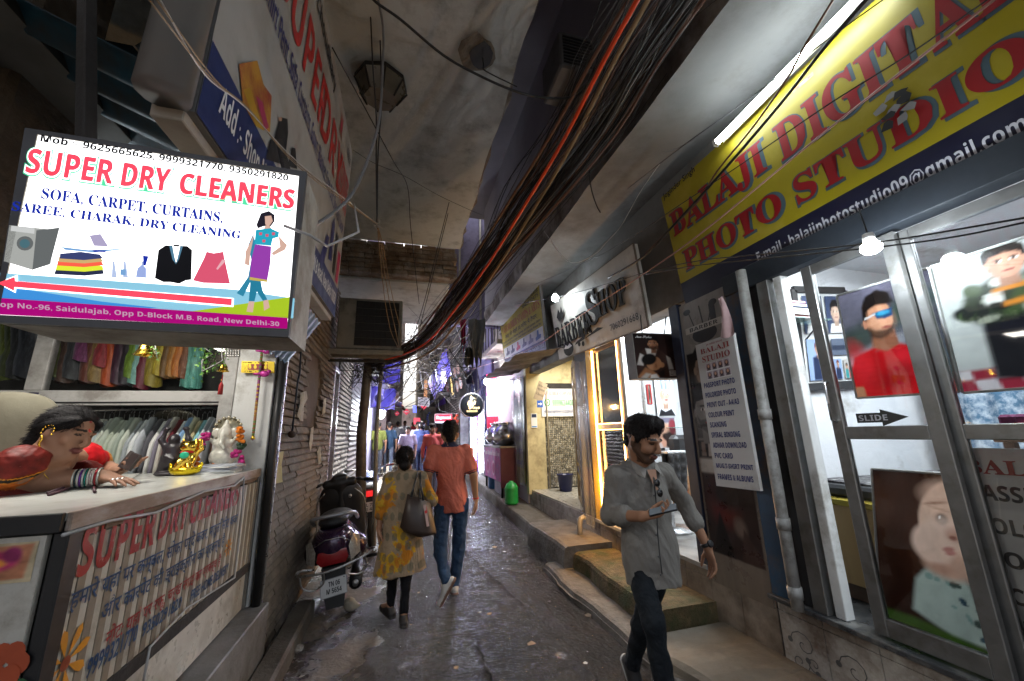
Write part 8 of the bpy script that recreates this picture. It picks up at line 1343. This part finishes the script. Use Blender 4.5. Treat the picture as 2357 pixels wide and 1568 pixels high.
mb = MB(); mb.tube(spl([F(-.2, .42, .7), F(-.19, .2, .78), F(-.13, .04, .815), F(.13, .04, .815), F(.19, .2, .78), F(.2, .42, .7)], 5), .019, SIL, 8); mb.build('grab_rail', t)
def patch(pts, m, name, bulge=.03):
    mb = MB(); P = [F(*p) for p in pts]; c = sum(P)/len(P)+A(0, -bulge, 0); mb.add(P+[c], [[i, (i+1) % len(P), len(P)] for i in range(len(P))], m, True); return mb.build(name, t)
patch([(-.115, -.055, .54), (.115, -.055, .54), (.13, -.06, .47), (.1, -.05, .425), (-.1, -.05, .425), (-.13, -.06, .47)], M('tail lens', (.3, .008, .012), .12, coat=.6, var=.2, scale=40), 'tail_light')
for s in (-1, 1): patch([(s*.135, -.045, .55), (s*.175, .0, .64), (s*.225, .06, .6), (s*.225, .04, .46), (s*.15, -.045, .43)][::s], M('clear indicator', (.4, .36, .31), .1, coat=.8, var=.4, scale=50), 'indicator', .02)
mb = MB(); mb.tube(spl([F(-.16, .02, .4), F(-.27, .0, .42), F(-.27, -.1, .41), F(-.1, -.14, .4), F(.1, -.14, .42), F(.33, -.1, .47), F(.36, .0, .47), F(.3, .1, .45)], 5), .012, STEEL, 8); mb.tube(spl([F(-.26, -.08, .4), F(-.24, -.08, .3), F(-.16, -.07, .26), F(-.08, -.08, .3), F(-.07, -.1, .39)], 5), .008, STEEL, 6); mb.tube(spl([F(.26, .0, .45), F(.27, .02, .32), F(.2, .02, .28), F(.12, -.05, .32)], 5), .008, STEEL, 6); mb.tube([F(-.14, -.06, .6), F(-.05, -.075, .64), F(.08, -.075, .64), F(.14, -.06, .6)], .005, STEEL, 5); mb.build('guard_bar', t)
q = Q(F(-.105, -.09, .18), F(.105, -.09, .19), F(-.105, -.06, .315)); mb = MB(); q.board(mb, M('white plate', (.6, .6, .6), .35), .008, h=0, ch=.002); q.frame(mb, M('plate grey', (.25, .25, .27), .4), .006, .006, .002); q.text(mb, 'TN 06', .3, .56, .74, .84, INK, 'sans', .003, .01); q.text(mb, 'M 5654', .22, .17, .8, .45, INK, 'sans', .003, .01); [q.disc(mb, u, .9, .025, .035, DARK, .003, 8) for u in (.1, .9)]; mb.build('number_plate', t)
mb = MB(); mb.loft([[F(-.1, -.03, .4), F(.1, -.03, .4), F(.09, .1, .42), F(-.09, .1, .42)], [F(-.085, -.05, .17), F(.085, -.05, .17), F(.08, .0, .18), F(-.08, .0, .18)], [F(-.07, -.06, .08), F(.07, -.06, .08), F(.07, -.04, .08), F(-.07, -.04, .08)]], BPL, smooth=False); mb.build('mud_flap', t); mb = MB(); mb.tube([F(.17, .0, .22), F(.17, .5, .26)], .06, M('black exhaust', (.03, .03, .03), .4, .5), 12); mb.tube([F(.17, -.005, .22), F(.17, -.02, .22)], .03, STEEL, 10); mb.build('exhaust', t); mb = MB(); mb.tube([F(.26, .45, .3), F(.42, .42, .31)], .018, BPL, 8); mb.build('footpeg', t); mb = MB(); c = F(.1, 1.06, .84); mb.lathe([(.022, 0), (.022, .01), (.012, .012)], c, STEEL, 14, (0, -1, 0)); mb.build('key_lock', t)
mb = MB(); [mb.tube(spl([F(s*.22, 1.12, .32), F(s*.265, 1.09, .5), F(s*.25, 1.03, .8), F(s*.16, 1.0, .92)], 5), .006, STEEL, 6) for s in (-1, 1)]; mb.build('shield_trim', t)
# motorcycle behind
b0 = oZ(0, 872, 1222); b0 = A(-.33, 6.5, 0); F = place(b0, math.radians(2), math.radians(-6), 1.0); t = T('motorcycle', 'red tailed motorcycle parked just past the scooter', 'motorcycle', b0); wheel(t, F, .3, .3, .05); wheel(t, F, 1.55, .3, .045); RP = M('red bike paint', (.25, .015, .02), .25, coat=.6); BP = M('blue white tank', (.12, .16, .4), .25, coat=.6)
sd('tail_body', lambda S: S.rc(A(0, -.02, .8), A(0, .5, .76), .07, .1, k=.04).rc(A(-.08, .1, .72), A(-.08, .55, .66), .05, .07, k=.03).rc(A(.08, .1, .72), A(.08, .55, .66), .05, .07, k=.03), RP); sd('seat', lambda S: S.rc(A(0, .05, .86), A(0, .75, .83), .11, .12, k=.03, sc=(1, 1, .5)), M('seat vinyl')); sd('tank', lambda S: S.rc(A(0, .8, .86), A(0, 1.15, .88), .12, .14, k=.05), BP); sd('engine', lambda S: S.rc(A(0, .8, .42), A(0, 1.1, .5), .15, .14, k=.03).rc(A(0, .4, .45), A(0, 1.4, .65), .05, .06, k=.03), BPL)
mb = MB(); mb.tube(spl([F(-.38, 1.12, 1.08), F(-.2, 1.28, 1.06), F(0, 1.3, 1.0), F(.2, 1.28, 1.06), F(.38, 1.12, 1.08)], 5), .012, STEEL, 6); mb.build('handlebar', t)
for s in (-1, 1): mb = MB(); mb.tube([F(s*.28, 1.2, 1.075), F(s*.4, 1.1, 1.085)], .018, RP if s > 0 else BPL, 8); mb.build('grip', t); mb = MB(); mb.tube([F(s*.08, 1.28, .95), F(s*.07, 1.55, .3)], .022, STEEL, 8); mb.build('fork', t); mb = MB(); mb.tube([F(s*.1, .25, .32), F(s*.09, .3, .7)], .03, BPL, 8); mb.build('shock', t); patch([(s*.12, -.02, .72), (s*.2, -.02, .73), (s*.2, -.02, .68), (s*.12, -.02, .68)][::-s], M('amber lens', (.5, .2, .05), .15, coat=.6), 'indicator', .03)
patch([(-.07, -.1, .84), (.07, -.1, .84), (.08, -.1, .79), (.06, -.1, .76), (-.06, -.1, .76), (-.08, -.1, .79)], M('lit tail lens', (.5, .015, .015), .15, emit=.5), 'tail_light'); q = Q(F(-.1, -.08, .55), F(.1, -.08, .55), F(-.1, -.05, .68)); mb = MB(); q.board(mb, M('white plate'), .006, h=0, ch=.002); q.text(mb, 'DL 7S', .12, .54, .9, .86, INK, 'sans', .003); q.text(mb, 'Z1 42', .12, .12, .9, .44, INK, 'sans', .003); mb.build('number_plate', t); mb = MB(); mb.loft([[F(-.06, -.02, .74), F(.06, -.02, .74), F(.06, .1, .74), F(-.06, .1, .74)], [F(-.06, -.05, .45), F(.06, -.05, .45), F(.06, .0, .45), F(-.06, .0, .45)]], BPL, smooth=False); mb.build('mud_flap', t)
# litter
c = oZ(0, 652, 1508); mb = MB(); ax = nrm(A(.25, .1, 1)); mb.lathe([(.028, 0), (.037, .085), (.035, .085), (.027, .006)], c+A(0, 0, .006), M('red paper cup', (.55, .035, .03), .5), 22, ax, cap=False); mb.lathe([(.0375, .082), (.0385, .088), (.036, .088)], c+A(0, 0, .006), WHT, 22, ax, cap=False); mb.beam(c+A(.02, -.034, .03), c+A(.035, -.03, .08), .006, .003, WHT); tag(mb.build('paper_cup'), 'crushed red and white paper cup on the wet ground', 'cup')
gq = np.random.default_rng(6); S = SDF(); c = oZ(0, 676, 1508); [S.ell(c+A(gq.normal()*.03, gq.normal()*.025, .02+.012*gq.random()), (.03, .025, .016), rot_frame(gq.normal(size=3), (0, 0, 1)), k=.01) for _ in range(6)]; V, f, C = S.mesh(.006, 0, lambda V: .004*fbm(V, 40, 2)); tag(mesh_obj('plastic_bag', V, f, M('clear crumpled bag', (.42, .38, .33), .12, alpha=.55, var=.3, spec=.8), smooth=False), 'crumpled clear plastic bag of tea beside the red cup', 'bag')
S = SDF(); c = oZ(0, 805, 1405); S.ell(c+A(0, 0, .05), (.06, .05, .06), k=.01).ell(c+A(.02, .02, .03), (.07, .05, .03), k=.02); V, f, C = S.mesh(.01, 0, lambda V: .008*fbm(V, 9, 2)); tag(mesh_obj('stone', V, f, M('pale stone', (.4, .35, .27), .9, var=.2, bump=.4), smooth=True), 'pale stone wedged by the scooter wheel', 'stone')
for k in range(34):
    c = A(gq.uniform(-.7, 1.7), gq.uniform(2.6, 6.5), 0); mb = MB(); n = 5; r = gq.uniform(.008, .028); mb.poly([c+A(r*(1+.5*gq.random())*math.cos(a), r*(1+.5*gq.random())*math.sin(a), .014+.01*gq.random()) for a in np.arange(n)*2*math.pi/n], [M('litter dark', (.05, .04, .03), .8), M('litter pale', (.4, .38, .33), .8), M('litter tan', (.25, .16, .08), .8)][k % 3]); o = mb.build('litter_scrap'); tag(o, 'tiny %s scrap of litter on the wet lane' % ('dark', 'pale', 'tan')[k % 3], 'litter', '%s scraps of litter on the lane' % ('dark', 'pale', 'tan')[k % 3])
# ---------------------------------------------------------------- the lane farther on
def at(px, py, Y): return oY(Y, px, py)
g = random.Random(21)
FC = [M('grimy cream facade', (.34, .3, .25), .9, var=.25, dirt=(.15, .13, .11), dscale=1.2, damt=.5), M('grey facade', (.24, .23, .22), .9, var=.25, dirt=(.1, .09, .09), dscale=1.5, damt=.5), M('violet facade', (.22, .2, .3), .9, var=.2, dirt=(.1, .09, .14), damt=.4), M('pale pink facade', (.42, .32, .3), .9, var=.2, dirt=(.2, .16, .15), damt=.4)]
SHUT = M('steel shutter', (.2, .19, .18), .5, .4, dirt=(.1, .09, .08), damt=.4)
def house(label, x0, x1, y0, y1, h, m, front, win=True, gnd=3.2, seed=0):
    t = T('building', label, 'building', ((x0+x1)/2, (y0+y1)/2, 0)); mb = MB(); mb.bx(x0, x1, y0, y1, -.2, h, m, .01); mb.build('wall', t); rr = random.Random(seed); s = 1 if front > (x0+x1)/2 else -1
    if win:
        for fl in range(int((h-gnd)/2.6)):
            for k in range(max(1, int((y1-y0)/2.2))):
                y = y0+.7+k*2.2; z = gnd+.7+2.6*fl; f = MB(); f.bx(front, front+s*.05, y, y+1.1, z, z+1.3, M('window frame', (.3, .27, .24), .6)); o = f.build('window', t); f = MB(); f.bx(front+s*.05, front+s*.056, y+.08, y+1.02, z+.08, z+1.22, M('dark window', (.03, .035, .05), .15)); f.build('pane', o)
            mb = MB(); mb.bx(front, front+s*.45, y0+.3, y1-.3, gnd+.1+2.6*fl, gnd+.22+2.6*fl, m); mb.tube([(front+s*.42, y0+.3, gnd+1.0+2.6*fl), (front+s*.42, y1-.3, gnd+1.0+2.6*fl)], .02, DARK); [mb.tube([(front+s*.42, y, gnd+.2+2.6*fl), (front+s*.42, y, gnd+1.0+2.6*fl)], .012, DARK, 5) for y in np.arange(y0+.35, y1-.3, .35)]; mb.build('balcony', t)
    return t
def shutter(label, x, y0, y1, z0, z1, s):
    mb = MB(); z = z0
    while z < z1: mb.add([(x, y0, z), (x, y1, z), (x+s*.018, y1, z+.05), (x+s*.018, y0, z+.05), (x, y0, z+.1), (x, y1, z+.1)], [[0, 1, 2, 3], [3, 2, 5, 4]], SHUT); z += .1
    return tag(mb.build('shutter'), label, 'shutter')
house('grey left building with a steel shutter behind the lamp pole', -4, -.97, 8.3, 12.2, 6.5, FC[1], -.97, seed=1); shutter('dusty steel shutter on the left beyond the grey split stone', -.95, 8.45, 11.8, .1, 3.0, 1)
house('violet lit building on the left over the hanging signs', -4, -.9, 12.2, 17, 9.5, FC[2], -.9, seed=2); house('pale building on the left near the end of the lane', -4, -.55, 17, 24, 10.5, FC[3], -.55, seed=3); house('cream building closing the lane on the left', -5, .1, 24, 36, 12, FC[0], .1, win=False, seed=4)
house('cream right building above the food stall', 2.62, 6, 8.62, 11.25, 8, FC[0], 2.62, gnd=3.6, seed=5); house('violet right building over the beauty shop', 2.55, 6, 11.25, 17, 9, FC[2], 2.55, gnd=3.8, seed=6); house('grey building with pipes on the right beyond the beauty shop', 2.1, 6, 17, 25, 10.5, FC[1], 2.1, seed=7); house('pale building closing the lane on the right', 1.3, 6, 25, 38, 12, FC[0], 1.3, win=False, seed=8)
house('far hazy building across the end of the lane', -6, 8, 60, 66, 5.5, FC[3], 8, win=False, seed=9)
shutter('brown rolled shutter on the right beside the red box sign', 2.06, 14.3, 18.5, .4, 3.2, -1)
mb = MB(); mb.bx(2.07, 2.5, 14.2, 18.6, .2, 3.4, FC[1]); tag(mb.build('wall'), 'grey shop wall behind the brown rolled shutter', 'wall')
mb = MB(); P = [oY(6.2, 829, 1280), oY(6.2, 832, 1000), oY(6.2, 850, 815)]; mb.tube([(P[0][0], 6.2, -.02), P[1], P[2], P[2]+A(.02, 0, .5)], [.075, .07, .062, .06], M('rusty lamp pole', (.16, .14, .11), .6, .3, dirt=(.07, .05, .04), dscale=4, damt=.6), 14); a = oY(6.2, 866, 1000); mb.tube([(P[0][0]+.17, 6.25, 0), (a[0], 6.25, 1.6), (a[0]+.03, 6.25, 3.2)], .03, M('pale pipe', (.3, .28, .24), .5), 10); tag(mb.build('utility_pole'), 'dark rusty utility pole carrying the cable bundle', 'pole')
mb = MB(); mb.bx(.78, 2.6, 9.6, 9.8, 4.3, 8.5, M('violet facade')); [mb.tube([(x, 9.57, 4.3), (x, 9.57, 8)], .03, M('pale pipe'), 6) for x in (1.2, 1.35, 1.9)]; tag(mb.build('facade_wall'), 'violet wall with drain pipes high above the lane between the slabs', 'wall')
# hanging signs, lamps, awnings, goods
def plate(name, label, px, Y, cols, words=(), th=.03, cat='sign', emit=0):
    q = Q(at(*px[0], Y), at(*px[1], Y), at(*px[2], Y)); t = T(name, label, cat, q.p(.5, 0)); mb = MB(); q.board(mb, M('plate %s %s' % (cols, emit), cols, .4, var=.1, emit=emit), th, h=0)
    for s, u0, v0, u1, v1, m in words: q.text(mb, s, u0, v0, u1, v1, m, 'sans', .003)
    mb.build('plate', t); return q, t
plate('hanging_sign', 'white arrow-ended to-let board on the right among cables', ((962, 934), (989, 936), (962, 914)), 12, (.6, .6, .62), (('TO-LET', .25, .68, .75, .92, INK), ('1 ROOM SET', .12, .4, .9, .58, INK), ('9810073320', .1, .1, .9, .3, INK)))
def diamond(px, r, Y, label, c=(.55, .03, .06)):
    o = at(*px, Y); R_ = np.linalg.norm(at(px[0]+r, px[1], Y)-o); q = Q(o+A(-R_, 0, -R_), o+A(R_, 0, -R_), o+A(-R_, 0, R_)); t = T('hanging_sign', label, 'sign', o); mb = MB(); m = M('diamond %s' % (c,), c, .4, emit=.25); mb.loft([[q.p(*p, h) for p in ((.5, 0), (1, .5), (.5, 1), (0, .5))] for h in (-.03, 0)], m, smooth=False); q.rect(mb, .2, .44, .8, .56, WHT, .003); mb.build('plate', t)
diamond((976, 930), 13, 12.3, 'red diamond board behind the white to-let board'); diamond((936, 1005-57), 8, 19, 'red diamond sign hanging over the middle of the lane'); diamond((914, 952), 6, 22, 'smaller red diamond sign farther down the lane')
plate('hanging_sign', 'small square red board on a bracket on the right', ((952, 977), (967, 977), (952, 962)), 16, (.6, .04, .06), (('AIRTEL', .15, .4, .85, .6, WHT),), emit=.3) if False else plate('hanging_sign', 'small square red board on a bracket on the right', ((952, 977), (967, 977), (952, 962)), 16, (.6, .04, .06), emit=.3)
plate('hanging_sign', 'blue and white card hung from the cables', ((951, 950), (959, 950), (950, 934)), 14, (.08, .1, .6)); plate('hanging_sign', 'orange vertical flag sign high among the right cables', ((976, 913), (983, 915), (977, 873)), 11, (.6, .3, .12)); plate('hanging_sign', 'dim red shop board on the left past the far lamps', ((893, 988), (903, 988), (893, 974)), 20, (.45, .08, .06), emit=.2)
bulb('lamp', 'bright white boxy lamp hanging over the left side of the lane', at(877, 951, 13), .13, 90, (.88, .94, 1), hang=.3, flat=1.3); bulb('lamp', 'small white bulb beneath the bright boxy lamp', at(878, 985, 19), .1, 70, (.9, .95, 1), hang=.3)
BT = M('violet blue tarpaulin', (.06, .05, .42), .5, var=.25, bump=.3, bscale=12); mb = MB()
a, b, c, d = at(855, 890, 11), at(912, 898, 11.6), at(908, 945, 11.4), at(852, 940, 10.8); mb.sheet(lambda u, v: (a*(1-u)+b*u)*(1-v)+(d*(1-u)+c*u)*v+A(0, .06*math.sin(7*u+4*v), .03*math.sin(9*u)), 16, 12, BT); mb.ell(at(873, 916, 10.8), (.12, .05, .12), M('violet disc', (.2, .2, .7), .4)); tag(mb.build('tarpaulin'), 'violet blue tarpaulin hanging over the left side above the bright lamp', 'tarpaulin')
mb = MB(); a, b, c, d = at(880, 820, 12), at(925, 800, 13), at(920, 880, 13), at(880, 885, 12); mb.sheet(lambda u, v: (a*(1-u)+b*u)*(1-v)+(d*(1-u)+c*u)*v+A(0, .06*math.sin(9*u), .03*math.sin(9*u)), 14, 8, BT); tag(mb.build('tarpaulin'), 'higher violet tarpaulin stretched below the air conditioner on the left', 'tarpaulin')
mb = MB(); a, b, c, d = at(985, 880, 9), at(1028, 800, 9.5), at(1040, 860, 10), at(1000, 920, 9.5); mb.sheet(lambda u, v: (a*(1-u)+b*u)*(1-v)+(d*(1-u)+c*u)*v+A(0, .05*math.sin(12*u+3*v), .05*math.sin(10*u)), 18, 10, M('blue plastic sheet', (.1, .08, .55), .3, var=.3, alpha=.85)); tag(mb.build('tarpaulin'), 'crumpled blue plastic sheet among cables on the right', 'tarpaulin')
lamp('violet lane light', (1.2, 10.2, 3.4), 3, (.3, .2, 1), .1)
GC = [(.6, .08, .03), (.55, .4, .04), (.1, .3, .08), (.5, .05, .25), (.1, .12, .4), (.6, .55, .5), (.6, .25, .04), (.3, .05, .05)]
GN = ['red', 'yellow', 'green', 'pink', 'blue', 'white', 'orange', 'maroon']
for k in range(26):
    sd = -1 if k % 2 else 1; Y = 14.5+k*.75; x = (-1.0+.05*g.random() if sd < 0 else 1.95-.03*k+.1*g.random()); x = x+.022*(Y-14)*(1 if sd < 0 else -.2); z = gz(Y)+g.uniform(.9, 2.4); mb = MB(); m = M('goods '+GN[k % 8], GC[k % 8], .5, var=.4, scale=18)
    for j in range(7): mb.ell((x+g.uniform(-.06, .06), Y+g.uniform(-.1, .1), z-.11*j), (.07, .05, .06), m, nu=8, nv=5)
    mb.tube([(x, Y, z), (x, Y, z+.9)], .006, DARK, 4); tag(mb.build('hanging_goods'), 'string of %s goods hanging at a shop front far down the lane' % GN[k % 8], 'goods', 'goods hanging outside the far shops')
for k, (sd, Y, c) in enumerate(((-1, 15, (.12, .1, .25)), (-1, 19, (.35, .1, .06)), (1, 19.5, (.1, .14, .3)), (1, 23, (.4, .22, .05)), (-1, 24.5, (.15, .25, .12)))):
    x = -.75+.03*(Y-14) if sd < 0 else 1.9-.05*(Y-14); mb = MB(); mb.sheet(lambda u, v: (x-sd*.0-sd*.75*v, Y+2.2*u, gz(Y)+2.75-.35*v+.02*math.sin(30*u)), 20, 3, M('awning %d' % k, c, .7, var=.2)); tag(mb.build('awning'), ['dull violet awning on the left past the bright lamp', 'rusty red awning on the left far down', 'blue awning on the right past the rolled shutter', 'orange brown awning far down on the right', 'green awning at the far left'][k], 'awning')
# far people
def walker(label, px, py_head, Y, face, h, skin, top, bot, hs='short', stride=.22, sleeve='short', lean=0, w=1.0, arms=None):
    hd = at(px, py_head, Y); x, z0 = hd[0], gz(Y); s = (hd[2]-z0)/1.56; s = h/1.7; f = nrm(A(*face, 0)); r = np.cross(f, A(0, 0, 1)); B = lambda a, b, c: A(x, Y, z0)+(r*a+f*b)*s+A(0, 0, c*s)
    J = dict(head=B(0, .02+lean, 1.57), neck=B(0, 0, 1.43), shL=B(-.18, 0, 1.37), shR=B(.18, 0, 1.37), elL=B(-.25, -.04, 1.1), elR=B(.25, .0, 1.1), wrL=B(-.25, .1, .86), wrR=B(.25, .04, .86), pel=B(0, 0, .92), hipL=B(-.09, 0, .88), hipR=B(.09, 0, .88), knL=B(-.1, stride*.6, .5), knR=B(.1, -stride*.25, .48), anL=B(-.1, stride, .09), anR=B(.1, -stride, .14), toL=B(-.11, stride+.17, .04), toR=B(.11, -stride+.15, .03))
    if arms: J.update({k: B(*v) for k, v in arms.items()})
    return person(label, J, f, nrm(f+A(0, 0, -.15-lean)), (0, 0, 1), skin, (.01, .008, .008), hs, top, bot, (.03, .03, .03), res=.013, sc=s*1.02, sleeve=sleeve, folds=.006, hands=True, w=w)
SK = (.2, .1, .06)
walker('man in an olive t-shirt walking away on the left of the lane', 871, 993, 14.2, (0, 1), 1.72, SK, (.07, .075, .015), (.04, .04, .05)); walker('man in a navy shirt and grey trousers walking away down the lane', 896, 994, 14.6, (0, 1), 1.72, SK, (.014, .03, .055), (.07, .08, .11), stride=.3)
walker('man in a pink shirt looking down beside the orange polo', 997, 1003, 10.4, (-.3, -1), 1.7, SK, (.6, .13, .13), (.1, .1, .14), sleeve='long', lean=.05); walker('woman in glasses and a pale lilac top beside the motorcycle riders', 939, 1005, 12.5, (-.1, -1), 1.62, (.32, .18, .13), (.42, .36, .5), (.3, .3, .36), 'flat')
o, R_, P_ = walker('helmeted man in blue with a dark backpack on the right of the lane', 970, 999, 13.4, (.2, 1), 1.72, SK, (.06, .08, .2), (.03, .04, .08), 'helmet', sleeve='long'); walker('man in a grey cap facing us behind the helmeted rider', 962, 998, 14.4, (-.1, -1), 1.72, SK, (.4, .4, .46), (.06, .06, .08)); walker('man in a pale shirt with a black backpack far down the lane', 915, 1002, 19, (0, 1), 1.7, SK, (.4, .4, .42), (.1, .1, .12)); walker('distant man in a white shirt riding towards us', 931, 1001, 23, (0, -1), 1.7, SK, (.6, .6, .62), (.2, .2, .2)); walker('distant woman in red near the end of the lane', 950, 1000, 24, (0, -1), 1.62, SK, (.5, .05, .06), (.1, .05, .06), 'flat')
def pack(px, py, Y, lab, c=(.015, .016, .025)): q = at(px, py, Y); S = SDF(); S.rc(q+A(0, 0, .14), q-A(0, 0, .12), .13, .16, c, .04, sc=(1, .6, 1)).rc(q+A(0, -.07, -.1), q+A(0, -.07, 0), .09, .07, c, .03); o = body_part('backpack', S, .014, cloth_mat('shirt cloth'), loc=q-A(0, 0, .3)); tag(o, lab, 'backpack')
pack(972, 1022, 13.2, 'dark navy backpack worn by the helmeted man', (.02, .025, .07)); pack(915, 1020, 18.8, 'black backpack worn by the distant man in a pale shirt')
# person at the back of the studio, seen by arm and shirt
S = SDF(); c = A(3.5, .95, 1.7); S.ell(c, (.16, .22, .3), None, (.02, .025, .05), .05).rc(c+A(0, .22, .2), c+A(-.1, .33, -.08), .07, .055, (.02, .025, .05), .03); t = body_part('person', S, .012, cloth_mat('shirt cloth'), loc=c-A(0, 0, 1.2)); tag(t, 'seated person in a navy t-shirt inside the photo studio, head behind the boy print', 'person')
S = SDF(); S.rc(c+A(-.1, .33, -.08), c+A(-.28, .2, -.1), .05, .035, SKIN, .02).rc(c+A(-.28, .2, -.1), c+A(-.36, .14, -.11), .03, .028, SKIN, .02); R, P = head(S, c+A(-.05, 0, .5), A(-1, 0, -.2), A(0, 0, 1), SKIN); S.rc(c+A(0, 0, .2), c+A(-.03, 0, .4), .06, .055, SKIN, .03).rc(c+A(0, .2, .2), c+A(-.1, .33, -.08), .04, .04, SKIN, .02).rc(c+A(0, .2, .2), c+A(0, 0, .2), .04, .05, SKIN, .02); body_part('skin', S, .009, skin_mat(), t)
